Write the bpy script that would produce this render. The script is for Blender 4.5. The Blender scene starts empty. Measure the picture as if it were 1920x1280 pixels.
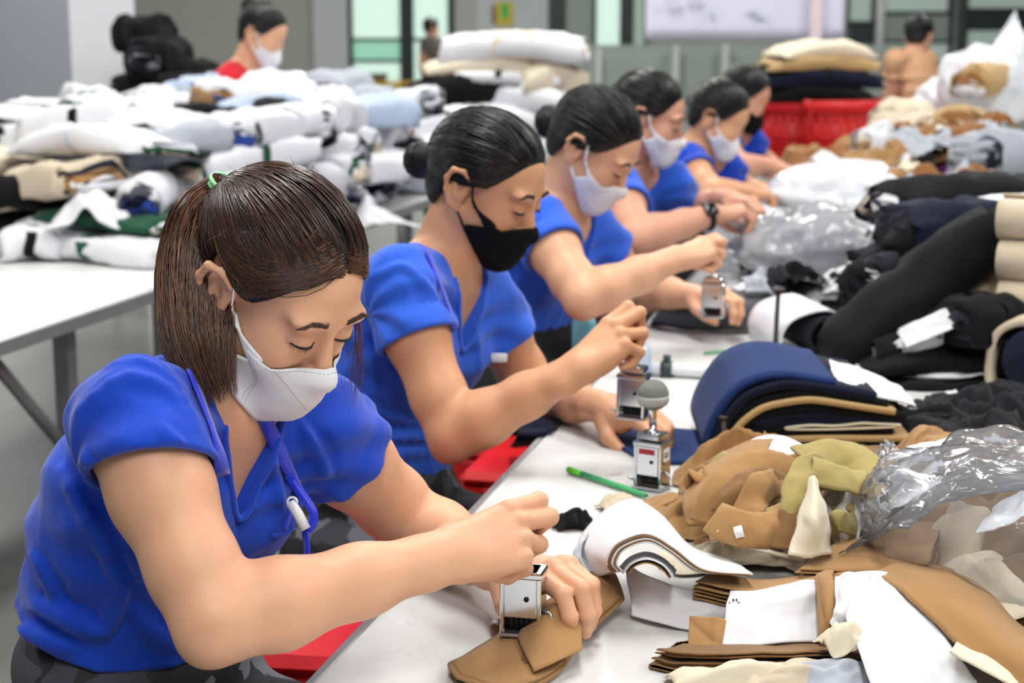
import bpy, math, random
import numpy as np
from mathutils import Vector, Matrix
from mathutils.bvhtree import BVHTree

# ------------------------------------------------------------------ camera, light, exposure
SC = bpy.context.scene
COL = SC.collection
F_PX = 3200.0                       # focal length for a 1920 px wide frame
CAM_Z = 1.45
PITCH = math.atan(610.0 / F_PX)
cam_d = bpy.data.cameras.new('camera'); cam = bpy.data.objects.new('camera', cam_d); COL.objects.link(cam)
cam.location = (0, 0, CAM_Z); cam.rotation_euler = (math.pi / 2 - PITCH, 0, 0)
cam_d.sensor_width = 36.0; cam_d.lens = 36.0 * F_PX / 1920.0
cam_d.clip_start = 0.05; cam_d.clip_end = 200
cam_d.dof.use_dof = True; cam_d.dof.focus_distance = 1.86; cam_d.dof.aperture_fstop = 6.3
SC.camera = cam
SC.view_settings.view_transform = 'Standard'; SC.view_settings.look = 'None'
SC.view_settings.gamma = 1.0; SC.view_settings.use_curve_mapping = False
SC.view_settings.exposure = 0.12
SC.cycles.max_bounces = 7; SC.cycles.diffuse_bounces = 3; SC.cycles.glossy_bounces = 3; SC.cycles.transparent_max_bounces = 14; SC.cycles.caustics_reflective = False; SC.cycles.caustics_refractive = False
world = bpy.data.worlds.new('world'); SC.world = world; world.use_nodes = True
world.node_tree.nodes['Background'].inputs[0].default_value = (0.86, 0.93, 1.0, 1)
world.node_tree.nodes['Background'].inputs[1].default_value = 0.30
def area(loc, sx, sy, power, col=(1, 1, 1), rot=(0, 0, 0)):
    l = bpy.data.lights.new('ceiling_lamp_light', 'AREA'); l.shape = 'RECTANGLE'; l.size = sx; l.size_y = sy
    l.energy = power; l.color = col
    o = bpy.data.objects.new('ceiling_lamp_light', l); COL.objects.link(o); o.location = loc; o.rotation_euler = rot
    return o
CEIL = 4.6
for lx, ly in ((-3.4, 3.2), (0.2, 3.2), (3.8, 3.2), (-3.4, 8.2), (0.2, 8.2), (3.8, 8.2), (0.2, 14.5), (5.0, 14.5), (-5, 14.5), (0.2, -1.2), (3.8, -1.2), (-5, 22.5), (0.2, 22.5), (5.5, 22.5)):  # rearmost row added to brighten the far walls
    area((lx, ly, CEIL - 0.16), 0.5, 2.4, 82 if ly < 10 else 130, (1.0, 0.985, 0.96))

# ------------------------------------------------------------------ pixel <-> place helpers
_cp, _sp = math.cos(PITCH), math.sin(PITCH)
def ray(px, py):
    a = (px - 960) / F_PX; b = (640 - py) / F_PX
    return np.array([a, _cp + b * _sp, -_sp + b * _cp])
CAMP = np.array([0, 0, CAM_Z])
def P(px, py, d): return CAMP + ray(px, py) * d
def T(px, py, z=0.75):
    r = ray(px, py); return CAMP + r * ((z - CAM_Z) / r[2])
def V(*a): return np.array(a, float)
def nrm(v): v = np.asarray(v, float); return v / (np.linalg.norm(v) + 1e-12)

# ------------------------------------------------------------------ scene helpers
def lin(c):
    c = [x / 255.0 for x in c[:3]]
    return tuple(x / 12.92 if x <= 0.04045 else ((x + 0.055) / 1.055) ** 2.4 for x in c) + (1,)
MATS = {}
def mat(name, col, rough=0.7, metal=0.0, var=0.0, vscale=8.0, bump=0.0, bscale=60.0, weave=0, sss=0.0, spec=0.5, sheen=0.0, island=0.0, coat=0.0, alpha=1.0, trans=0.0):
    """procedural principled material: base colour with soft noise variation, fine relief, optional weave"""
    if name in MATS: return MATS[name]
    m = bpy.data.materials.new(name); m.use_nodes = True; MATS[name] = m
    nt = m.node_tree; b = nt.nodes['Principled BSDF']; L = nt.links.new
    b.inputs['Base Color'].default_value = lin(col); b.inputs['Roughness'].default_value = rough
    b.inputs['Metallic'].default_value = metal; b.inputs['Specular IOR Level'].default_value = spec
    if sheen: b.inputs['Sheen Weight'].default_value = sheen
    if coat: b.inputs['Coat Weight'].default_value = coat
    if trans: b.inputs['Transmission Weight'].default_value = trans
    if alpha < 1: b.inputs['Alpha'].default_value = alpha
    if sss:
        b.inputs['Subsurface Weight'].default_value = sss
        b.inputs['Subsurface Radius'].default_value = (0.009, 0.0035, 0.002); b.inputs['Subsurface Scale'].default_value = 1.0
    tc = nt.nodes.new('ShaderNodeTexCoord'); crd = tc.outputs['Object']
    last = None
    if var or island:
        mx = nt.nodes.new('ShaderNodeHueSaturation'); mx.inputs['Color'].default_value = lin(col)
        if var:
            n = nt.nodes.new('ShaderNodeTexNoise'); n.inputs['Scale'].default_value = vscale; n.inputs['Detail'].default_value = 4
            L(crd, n.inputs['Vector'])
            r = nt.nodes.new('ShaderNodeMapRange'); r.inputs[1].default_value = 0.25; r.inputs[2].default_value = 0.75
            r.inputs[3].default_value = 1 - var; r.inputs[4].default_value = 1 + var
            L(n.outputs['Fac'], r.inputs[0]); L(r.outputs[0], mx.inputs['Value'])
        if island:
            g = nt.nodes.new('ShaderNodeNewGeometry')
            r2 = nt.nodes.new('ShaderNodeMapRange'); r2.inputs[3].default_value = 1 - island; r2.inputs[4].default_value = 1 + island
            L(g.outputs['Random Per Island'], r2.inputs[0]); L(r2.outputs[0], mx.inputs['Value'])
        L(mx.outputs[0], b.inputs['Base Color'])
    h = None
    if bump:
        n2 = nt.nodes.new('ShaderNodeTexNoise'); n2.inputs['Scale'].default_value = bscale; n2.inputs['Detail'].default_value = 6
        L(crd, n2.inputs['Vector']); h = n2.outputs['Fac']
        bp = nt.nodes.new('ShaderNodeBump'); bp.inputs['Strength'].default_value = bump; bp.inputs['Distance'].default_value = 0.004
        L(h, bp.inputs['Height'])
        if weave:
            w = nt.nodes.new('ShaderNodeTexWave'); w.inputs['Scale'].default_value = weave; w.bands_direction = 'DIAGONAL'
            L(crd, w.inputs['Vector'])
            bp2 = nt.nodes.new('ShaderNodeBump'); bp2.inputs['Strength'].default_value = 0.12; bp2.inputs['Distance'].default_value = 0.001
            L(w.outputs['Fac'], bp2.inputs['Height']); L(bp.outputs[0], bp2.inputs['Normal']); L(bp2.outputs[0], b.inputs['Normal'])
        else: L(bp.outputs[0], b.inputs['Normal'])
    return m

def mesh_data(name, verts, faces, smooth=True, fmat=None):
    me = bpy.data.meshes.new(name)
    v = np.asarray(verts, np.float32)
    if isinstance(faces, np.ndarray) and faces.ndim == 2:
        n, k = faces.shape
        me.vertices.add(len(v)); me.vertices.foreach_set('co', v.ravel())
        me.loops.add(n * k); me.loops.foreach_set('vertex_index', faces.astype(np.int32).ravel())
        me.polygons.add(n); me.polygons.foreach_set('loop_start', np.arange(0, n * k, k, dtype=np.int32))
        me.polygons.foreach_set('loop_total', np.full(n, k, np.int32))
        me.update(calc_edges=True)
    else:
        me.from_pydata([tuple(map(float, p)) for p in v], [], [tuple(map(int, f)) for f in faces]); me.update()
    if smooth: me.polygons.foreach_set('use_smooth', np.ones(len(me.polygons), bool))
    if fmat is not None: me.polygons.foreach_set('material_index', np.asarray(fmat, np.int32))
    return me
def link(name, me, mats=None, parent=None, loc=None, rot=None):
    o = bpy.data.objects.new(name, me); COL.objects.link(o)
    if mats is not None and me is not None and not me.materials:
        for m in (mats if isinstance(mats, (list, tuple)) else [mats]): me.materials.append(m)
    if parent is not None: o.parent = parent
    if loc is not None: o.location = tuple(map(float, loc))
    if rot is not None: o.rotation_euler = rot if hasattr(rot, '__len__') else (0, 0, rot)
    return o
def obj(name, verts, faces, mats, parent=None, smooth=True, loc=None, rot=None, fmat=None):
    return link(name, mesh_data(name, verts, faces, smooth, fmat), mats, parent, loc, rot)
def tag(o, label, cat, group=None):
    o['label'] = label; o['category'] = cat
    if group: o['group'] = group
    return o
def struct(o): o['kind'] = 'structure'; return o
def thing(name, label, cat, loc=(0, 0, 0), rz=0.0, group=None):
    o = link(name, None, None, None, loc, (0, 0, rz)); o.empty_display_size = 0.05
    return tag(o, label, cat, group)
def to_local(verts, o):
    """world verts -> local verts of an (unparented) empty at a location with z rotation only"""
    v = np.asarray(verts, float) - np.array(o.location)
    a = -o.rotation_euler[2]; c, s = math.cos(a), math.sin(a)
    return np.stack([v[:, 0] * c - v[:, 1] * s, v[:, 0] * s + v[:, 1] * c, v[:, 2]], 1)
def dup(root, loc, rz=None, label=None, group=None):
    def rec(o, par):
        c = o.copy(); COL.objects.link(c); c.parent = par
        for ch in o.children: rec(ch, c)
        return c
    r = rec(root, None); r.location = tuple(map(float, loc))
    if rz is not None: r.rotation_euler = rz if hasattr(rz, '__len__') else (0, 0, rz)
    if label: r['label'] = label
    if group: r['group'] = group
    return r

# ------------------------------------------------------------------ mesh primitives (return verts, faces)
def join(parts):
    vs, fs, n = [], [], 0
    for v, f in parts:
        vs.append(np.asarray(v, float)); fs += [tuple(i + n for i in q) for q in f]; n += len(v)
    return np.concatenate(vs), fs
def box(lo, hi, bev=0.0):
    lo, hi = np.array(lo, float), np.array(hi, float)
    if bev <= 0:
        v = [(x, y, z) for x in (lo[0], hi[0]) for y in (lo[1], hi[1]) for z in (lo[2], hi[2])]
        return np.array(v), [(0, 1, 3, 2), (4, 6, 7, 5), (0, 4, 5, 1), (2, 3, 7, 6), (0, 2, 6, 4), (1, 5, 7, 3)]
    # chamfered box: 24 verts
    b = min(bev, *(0.49 * (hi - lo)))
    V_, idx = [], {}
    for sx in (0, 1):
        for sy in (0, 1):
            for sz in (0, 1):
                c = np.array([hi[i] if s else lo[i] for i, s in enumerate((sx, sy, sz))]); sg = np.array([-1 if s else 1 for s in (sx, sy, sz)])
                for ax in range(3):
                    p = c + sg * b; p[ax] = c[ax]; idx[(sx, sy, sz, ax)] = len(V_); V_.append(p)
    Fc = []
    g = lambda s, ax: idx[(*s, ax)]
    for ax in range(3):
        o1, o2 = (ax + 1) % 3, (ax + 2) % 3
        for s in (0, 1):
            q = []
            for a_, b_ in ((0, 0), (1, 0), (1, 1), (0, 1)):
                t = [0, 0, 0]; t[ax] = s; t[o1] = a_; t[o2] = b_; q.append(g(t, ax))
            Fc.append(tuple(q if s else q[::-1]))
        for a_ in (0, 1):
            for b_ in (0, 1):
                t0 = [0, 0, 0]; t0[o1] = a_; t0[o2] = b_; t1 = list(t0); t1[ax] = 1
                q = (g(t0, o1), g(t0, o2), g(t1, o2), g(t1, o1)); Fc.append(q if a_ == b_ else q[::-1])
    for sx in (0, 1):
        for sy in (0, 1):
            for sz in (0, 1):
                t = (sx, sy, sz); q = (g(t, 0), g(t, 1), g(t, 2)); Fc.append(q if (sx + sy + sz) % 2 else q[::-1])
    return np.array(V_), Fc
def tube(pts, r, seg=8, caps=True, closed=False):
    pts = np.asarray(pts, float); n = len(pts); r = np.broadcast_to(np.asarray(r, float), (n,))
    tg = np.gradient(pts, axis=0)
    if closed: tg = np.roll(pts, -1, 0) - np.roll(pts, 1, 0)
    tg /= np.linalg.norm(tg, axis=1)[:, None] + 1e-12
    up = V(0, 0, 1) if abs(tg[0][2]) < 0.9 else V(1, 0, 0)
    a = nrm(np.cross(tg[0], up)); vs = []
    for i in range(n):
        a = nrm(a - tg[i] * np.dot(a, tg[i])); b = np.cross(tg[i], a)
        th = np.arange(seg) * 2 * math.pi / seg
        vs.append(pts[i] + r[i] * (np.cos(th)[:, None] * a + np.sin(th)[:, None] * b))
    f = []
    for i in range(n if closed else n - 1):
        i2 = (i + 1) % n
        for j in range(seg):
            k = (j + 1) % seg; f.append((i * seg + j, i * seg + k, i2 * seg + k, i2 * seg + j))
    if caps and not closed: f += [tuple(range(seg))[::-1], tuple((n - 1) * seg + j for j in range(seg))]
    return np.concatenate(vs), f
def lathe(prof, seg=20, o=(0, 0, 0)):
    """prof: list of (r, z) bottom to top"""
    vs, f = [], []; n = len(prof); th = np.arange(seg) * 2 * math.pi / seg
    for r, z in prof: vs.append(np.stack([r * np.cos(th), r * np.sin(th), np.full(seg, z)], 1))
    for i in range(n - 1):
        for j in range(seg):
            k = (j + 1) % seg; f.append((i * seg + j, i * seg + k, (i + 1) * seg + k, (i + 1) * seg + j))
    f += [tuple(range(seg))[::-1], tuple((n - 1) * seg + j for j in range(seg))]
    return np.concatenate(vs) + np.array(o), f
def grid_faces(nu, nv, off=0):
    i, j = np.meshgrid(np.arange(nu - 1), np.arange(nv - 1), indexing='ij')
    a = (i * nv + j).ravel() + off
    return np.stack([a, a + nv, a + nv + 1, a + 1], 1)
def thick_grid(G, t):
    """G: (nu,nv,3) surface -> closed thin solid of thickness t"""
    nu, nv, _ = G.shape
    du = np.gradient(G, axis=0); dv = np.gradient(G, axis=1)
    nn = np.cross(du, dv); nn /= np.linalg.norm(nn, axis=2)[..., None] + 1e-12
    A = (G + nn * t / 2).reshape(-1, 3); B = (G - nn * t / 2).reshape(-1, 3); N = nu * nv
    f1 = grid_faces(nu, nv); f2 = grid_faces(nu, nv, N)[:, ::-1]
    idx = np.arange(N).reshape(nu, nv)
    rim = np.concatenate([idx[0, :], idx[1:, -1], idx[-1, -2::-1], idx[-2:0:-1, 0]])
    r2 = np.roll(rim, -1)
    f3 = np.stack([rim, r2, r2 + N, rim + N], 1)[:, ::-1]
    return np.concatenate([A, B]), np.concatenate([f1, f2, f3[:, ::-1]])
def catmull(pts, n):
    pts = np.asarray(pts, float); m = len(pts)
    p = np.concatenate([[2 * pts[0] - pts[1]], pts, [2 * pts[-1] - pts[-2]]])
    t = np.linspace(0, m - 1, n); i = np.minimum(t.astype(int), m - 2); u = (t - i)[:, None]
    p0, p1, p2, p3 = p[i], p[i + 1], p[i + 2], p[i + 3]
    return 0.5 * (2 * p1 + (p2 - p0) * u + (2 * p0 - 5 * p1 + 4 * p2 - p3) * u ** 2 + (3 * p1 - p0 - 3 * p2 + p3) * u ** 3)
def vnoise(p, seed=0, octaves=3):
    """cheap smooth value noise from summed sines, in about -1..1; p (...,3)"""
    rs = np.random.RandomState(seed); out = np.zeros(p.shape[:-1]); amp = 1.0; tot = 0
    for o in range(octaves):
        for _ in range(3):
            w = rs.normal(size=3); w /= np.linalg.norm(w); w *= 2 ** o * rs.uniform(0.7, 1.4)
            w2 = rs.normal(size=3); w2 /= np.linalg.norm(w2); w2 *= 2 ** o * 0.8
            out += amp * np.sin(p @ w * 2 * math.pi + rs.uniform(0, 6.3) + 1.3 * np.sin(p @ w2 * 2 * math.pi + rs.uniform(0, 6.3)))
        tot += amp * 1.8; amp *= 0.5
    return out / tot

# ------------------------------------------------------------------ implicit surfaces: bodies, clothes
class Field:
    def __init__(s, lo, hi, h):
        s.lo = np.array(lo, np.float32); s.h = h
        s.n = np.ceil((np.array(hi) - np.array(lo)) / h).astype(int) + 1
        s.d = np.full(s.n, 1.0, np.float32)
    def _sl(s, lo, hi, m):
        a = np.clip(np.floor((np.array(lo) - m - s.lo) / s.h).astype(int), 0, s.n); b = np.clip(np.ceil((np.array(hi) + m - s.lo) / s.h).astype(int) + 1, 0, s.n)
        return a, b
    def op(s, fn, lo, hi, k=0.01, mode=1):
        """mode 1 smooth union, -1 smooth subtract, 0 intersect with (local)"""
        a, b = s._sl(lo, hi, k + 2.5 * s.h)
        if np.any(b - a < 1): return
        sl = tuple(slice(a[i], b[i]) for i in range(3))
        X = [(s.lo[i] + s.h * np.arange(a[i], b[i], dtype=np.float32)).reshape([-1 if j == i else 1 for j in range(3)]) for i in range(3)]
        e = fn(*X); c = s.d[sl]
        if mode == 1: s.d[sl] = np.minimum(c, e) - np.clip(k - np.abs(c - e), 0, None) ** 2 * (0.25 / k)
        else: e = -e; s.d[sl] = np.maximum(c, e) + np.clip(k - np.abs(c - e), 0, None) ** 2 * (0.25 / k)
    def limb(s, a, b, ra, rb, k=0.01, mode=1, flat=None):
        a = np.asarray(a, np.float32); b = np.asarray(b, np.float32); ba = b - a; l2 = float(ba @ ba) + 1e-12; R = max(ra, rb)
        def fn(x, y, z):
            t = np.clip(((x - a[0]) * ba[0] + (y - a[1]) * ba[1] + (z - a[2]) * ba[2]) / l2, 0, 1)
            dx, dy, dz = x - a[0] - t * ba[0], y - a[1] - t * ba[1], z - a[2] - t * ba[2]
            q = dx * dx + dy * dy + dz * dz
            if flat is not None:
                n, fac = flat; c = dx * n[0] + dy * n[1] + dz * n[2]; q = q + c * c * (1 / fac ** 2 - 1)
            return np.sqrt(q) - (ra + (rb - ra) * t)
        s.op(fn, np.minimum(a, b) - R, np.maximum(a, b) + R, k, mode)
    def chain(s, pts, rs, k=0.01, flat=None):
        for i in range(len(pts) - 1): s.limb(pts[i], pts[i + 1], rs[i], rs[i + 1], k, 1, flat)
    def ell(s, c, r, Rm=None, k=0.01, mode=1):
        c = np.asarray(c, np.float32); Rm = np.eye(3) if Rm is None else Rm; r = np.asarray(r, np.float32)
        ext = np.sqrt(((Rm * r[None, :]) ** 2).sum(1))          # Rm columns are the local axes
        def fn(x, y, z):
            dx, dy, dz = x - c[0], y - c[1], z - c[2]
            q1 = q2 = 0
            for i in range(3):
                u = (dx * Rm[0, i] + dy * Rm[1, i] + dz * Rm[2, i]) / r[i]; q1 = q1 + u * u; q2 = q2 + (u / r[i]) ** 2
            k0 = np.sqrt(q1); return k0 * (k0 - 1) / (np.sqrt(q2) + 1e-9)
        s.op(fn, c - ext, c + ext, k, mode)
    def sample(s, pts):
        g = np.clip((np.asarray(pts) - s.lo) / s.h, 0, s.n - 1.001); i = g.astype(int); f = g - i; out = 0
        for a in (0, 1):
            for b in (0, 1):
                for c in (0, 1):
                    w = (f[..., 0] if a else 1 - f[..., 0]) * (f[..., 1] if b else 1 - f[..., 1]) * (f[..., 2] if c else 1 - f[..., 2])
                    out = out + w * s.d[i[..., 0] + a, i[..., 1] + b, i[..., 2] + c]
        return out
    def mesh(s):
        d = s.d; S = d < 0; nx, ny, nz = d.shape
        c = np.zeros((nx - 1, ny - 1, nz - 1), np.uint8)
        for i in (0, 1):
            for j in (0, 1):
                for k in (0, 1): c += S[i:nx - 1 + i, j:ny - 1 + j, k:nz - 1 + k]
        act = (c > 0) & (c < 8); idx = np.argwhere(act)
        ids = np.full(c.shape, -1, np.int32); ids[act] = np.arange(len(idx), dtype=np.int32)
        cor = np.array([(i, j, k) for i in (0, 1) for j in (0, 1) for k in (0, 1)])
        vals = np.stack([d[idx[:, 0] + q[0], idx[:, 1] + q[1], idx[:, 2] + q[2]] for q in cor], 1)
        acc = np.zeros((len(idx), 3)); cnt = np.zeros(len(idx))
        for a in range(8):
            for ax in range(3):
                if cor[a][ax]: continue
                b = a + (4, 2, 1)[ax]; va, vb = vals[:, a], vals[:, b]; m = (va < 0) != (vb < 0)
                t = np.where(m, va / np.where(m, va - vb, 1), 0); p = np.tile(cor[a].astype(float), (len(idx), 1)); p[:, ax] += t
                acc += p * m[:, None]; cnt += m
        v = s.lo + (idx + acc / np.maximum(cnt, 1)[:, None]) * s.h
        Fs = []
        for ax in range(3):
            sh = [slice(None)] * 3; sh2 = [slice(None)] * 3; sh[ax] = slice(0, -1); sh2[ax] = slice(1, None)
            e = np.argwhere(S[tuple(sh)] != S[tuple(sh2)]); o1, o2 = (ax + 1) % 3, (ax + 2) % 3
            e = e[(e[:, o1] > 0) & (e[:, o2] > 0) & (e[:, o1] < d.shape[o1] - 1) & (e[:, o2] < d.shape[o2] - 1)]
            q = []
            for da, db in ((1, 1), (0, 1), (0, 0), (1, 0)):
                t = e.copy(); t[:, o1] -= da; t[:, o2] -= db; q.append(ids[t[:, 0], t[:, 1], t[:, 2]])
            q = np.stack(q, 1); fl = ~S[e[:, 0], e[:, 1], e[:, 2]]; q[fl] = q[fl][:, ::-1]; Fs.append(q)
        Fa = np.concatenate(Fs); return v, Fa[(Fa >= 0).all(1)]
def relax(v, f, it=2, lam=0.5):
    """Laplacian smoothing of a quad mesh"""
    e = np.concatenate([f[:, [0, 1]], f[:, [1, 2]], f[:, [2, 3]], f[:, [3, 0]]]); n = len(v)
    for _ in range(it):
        acc = np.zeros_like(v); cnt = np.bincount(e[:, 0], minlength=n) + np.bincount(e[:, 1], minlength=n)
        for a in range(3): acc[:, a] = np.bincount(e[:, 0], v[e[:, 1], a], n) + np.bincount(e[:, 1], v[e[:, 0], a], n)
        v = v + lam * (acc / np.maximum(cnt, 1)[:, None] - v)
    return v
def strands(paths, rad, taper=True):
    """paths (n,m,3) -> thin three-sided tubes in one mesh"""
    n, m, _ = paths.shape; tg = np.gradient(paths, axis=1); tg /= np.linalg.norm(tg, axis=2)[..., None] + 1e-9
    up = np.array([0.31, 0.52, 0.79]); a = np.cross(tg, up); a /= np.linalg.norm(a, axis=2)[..., None] + 1e-9; b = np.cross(tg, a)
    r = np.broadcast_to(np.asarray(rad, float), (n,))[:, None] * (np.minimum(1, (1 - np.linspace(0, 1, m)) * 3 + 0.12)[None] if taper else np.ones((1, m)))
    vs = np.stack([paths + r[..., None] * (math.cos(t) * a + math.sin(t) * b) for t in (0, 2.094, 4.189)], 2)   # n,m,3,3
    base = (np.arange(n)[:, None] * m + np.arange(m - 1)[None]).ravel() * 3
    f = np.concatenate([np.stack([base + j, base + (j + 1) % 3, base + 3 + (j + 1) % 3, base + 3 + j], 1) for j in range(3)])
    return vs.reshape(-1, 3), f
# ------------------------------------------------------------------ people
M_SKIN = [mat('skin_light', (226, 172, 138), 0.48, var=0.05, vscale=14, bump=0.05, bscale=240, sss=0.12, spec=0.4),
          mat('skin_warm', (216, 160, 122), 0.46, var=0.05, vscale=14, bump=0.05, bscale=240, sss=0.12, spec=0.42),
          mat('skin_pink', (214, 158, 132), 0.5, var=0.06, vscale=14, bump=0.05, bscale=240, sss=0.12, spec=0.4)]
M_BLUE = mat('royal_blue_jersey', (18, 70, 198), 0.82, var=0.06, vscale=5, bump=0.3, bscale=38, sheen=0.25, weave=900, spec=0.25)
M_BLUE2 = mat('royal_blue_jersey_lit', (44, 98, 220), 0.82, var=0.06, vscale=5, bump=0.3, bscale=38, sheen=0.25, weave=900, spec=0.25)  # same blue jersey, brighter light on it put into a lighter colour
M_RED = mat('red_jersey', (226, 24, 44), 0.8, var=0.05, bump=0.2, sheen=0.2)
M_TAN = mat('tan_shirt', (214, 164, 126), 0.8, var=0.05, bump=0.2)
M_OLIVE = mat('olive_shirt', (92, 90, 82), 0.8, var=0.08, bump=0.2)
M_HAIRB = mat('black_hair', (23, 19, 18), 0.34, island=0.7, spec=0.55)
M_HAIRBC = mat('black_hair_base', (15, 12, 11), 0.5, var=0.2)
M_HAIRD = mat('dark_brown_hair', (56, 33, 21), 0.33, island=0.8, spec=0.6)
M_HAIRDC = mat('dark_brown_hair_base', (22, 13, 9), 0.5, var=0.2)
M_HAIRP = mat('warm_brown_hair', (98, 57, 33), 0.34, island=0.65, spec=0.6)
M_MASKW = mat('white_nonwoven', (236, 237, 242), 0.85, bump=0.12, bscale=420, spec=0.2)
M_MASKB = mat('black_knit_mask', (14, 14, 16), 0.9, bump=0.15, bscale=420, spec=0.2)
M_BROW = mat('eyebrow_hair', (44, 30, 26), 0.7)
M_BROW2 = mat('eyebrow_hair_soft', (88, 62, 52), 0.75)
M_LASH = mat('eyelash', (16, 12, 12), 0.5)
M_EYE = mat('eye_white', (196, 184, 176), 0.25)
M_IRIS = mat('dark_iris', (26, 18, 14), 0.15)
M_STRAP = mat('white_elastic', (238, 238, 240), 0.7)
M_BLACKCLOTH = mat('black_trouser_cloth', (20, 20, 24), 0.85, var=0.15, bump=0.3, bscale=40)
M_SHOE = mat('dark_shoe', (34, 34, 40), 0.6, var=0.1)
M_LANYARD = mat('blue_satin_ribbon', (26, 52, 222), 0.42, var=0.04, bump=0.1, bscale=300, sheen=0.3)
def camo():
    m = bpy.data.materials.new('grey_camouflage'); m.use_nodes = True; nt = m.node_tree; b = nt.nodes['Principled BSDF']
    tc = nt.nodes.new('ShaderNodeTexCoord'); mp = nt.nodes.new('ShaderNodeMapping'); mp.inputs['Scale'].default_value = (1, 1, 1.6)
    v = nt.nodes.new('ShaderNodeTexVoronoi'); v.inputs['Scale'].default_value = 19; v.distance = 'MANHATTAN'
    n = nt.nodes.new('ShaderNodeTexNoise'); n.inputs['Scale'].default_value = 7
    mx = nt.nodes.new('ShaderNodeVectorMath'); mx.operation = 'MULTIPLY_ADD'; mx.inputs[1].default_value = (0.12, 0.12, 0.12)
    sep = nt.nodes.new('ShaderNodeSeparateColor'); r = nt.nodes.new('ShaderNodeValToRGB'); r.color_ramp.interpolation = 'CONSTANT'
    for i, (p, c) in enumerate(((0, (24, 24, 28)), (0.30, (62, 64, 70)), (0.52, (108, 110, 118)), (0.74, (34, 34, 40)))):
        e = r.color_ramp.elements[i] if i < 2 else r.color_ramp.elements.new(p); e.position = p; e.color = lin(c)
    L = nt.links.new
    L(tc.outputs['Object'], mp.inputs[0]); L(mp.outputs[0], n.inputs['Vector']); L(n.outputs['Color'], mx.inputs[0]); L(mp.outputs[0], mx.inputs[2])
    L(mx.outputs[0], v.inputs['Vector']); L(v.outputs['Color'], sep.inputs[0]); L(sep.outputs[0], r.inputs[0]); L(r.outputs[0], b.inputs['Base Color'])
    b.inputs['Roughness'].default_value = 0.75; return m
M_CAMO = camo()

POSES = {
    'grip':  dict(flex=[(6, 84, 46), (16, 96, 50), (40, 98, 50), (62, 94, 50)], spread=(1, 0, -1, -2), thumb=[(.016, .022, -.012), (.046, .034, -.034), (.074, .022, -.05), (.092, .004, -.052)]),
    'press': dict(flex=[(22, 58, 26), (26, 62, 28), (32, 62, 30), (38, 60, 30)], spread=(5, 1, -3, -7), thumb=[(.016, .024, -.012), (.044, .046, -.026), (.07, .05, -.042), (.092, .044, -.056)]),
    'hold':  dict(flex=[(30, 50, 30), (36, 55, 30), (42, 60, 30), (48, 60, 30)], spread=(6, 2, -3, -8), thumb=[(.016, .024, -.012), (.044, .04, -.03), (.07, .036, -.05), (.09, .026, -.064)]),
}
def hand(F, W, K, back, right, pose, s=1.0):
    W, K = np.asarray(W), np.asarray(K); X = nrm(K - W); Z = nrm(back - X * np.dot(back, X)); Y = np.cross(Z, X) * (1 if right else -1)
    L = lambda p: W + s * (X * p[0] + Y * p[1] + Z * p[2])
    R = np.stack([X, Y, Z], 1)
    mcp = [(.086, .0245, .001), (.089, .0060, .0045), (.083, -.0125, .003), (.074, -.0290, -.002)]
    ln = [(.043, .025, .020), (.046, .029, .021), (.042, .027, .021), (.034, .020, .018)]
    rad = [.0102, .0104, .0099, .0090]
    F.limb(L((-.03, 0, 0)), L((.012, 0, 0)), .0235 * s, .0225 * s, .02, 1, (Z, .78))
    for i, m in enumerate(mcp):
        F.limb(L((.008, m[1] * .5, -.001)), L((m[0] - .004, m[1], m[2] - .002)), .0165 * s, .0112 * s, .012)
        F.ell(L((m[0], m[1], m[2] + .0035)), np.array((.0105, .0086, .0098)) * s, R, .004)
    F.ell(L((.042, -.004, -.012)), np.array((.038, .030, .013)) * s, R, .012)
    F.ell(L((.036, .022, -.014)), np.array((.032, .015, .016)) * s, R, .010)
    for i in range(4):
        sp = math.radians(pose['spread'][i]); dirh = np.array([math.cos(sp), math.sin(sp), 0]); p = np.array(mcp[i]); a = 0.0; r0 = rad[i]
        for j in range(3):
            a += math.radians(pose['flex'][i][j]); q = p + ln[i][j] * (dirh * math.cos(a) + np.array([0, 0, -1]) * math.sin(a))
            r1 = r0 * (.93 if j < 2 else .82)
            F.limb(L(p), L(q), r0 * s, r1 * s, .0016 if j else .0035)
            if j < 2: F.ell(L(q), np.array((r1, r1, r1)) * 1.06 * s, None, .003)
            p = q; r0 = r1
    th = pose['thumb']; rr = [.0155, .0118, .0108, .0082]
    for j in range(3): F.limb(L(th[j]), L(th[j + 1]), rr[j] * s, rr[j + 1] * s, .007 if j == 0 else .003)
    return L

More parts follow.
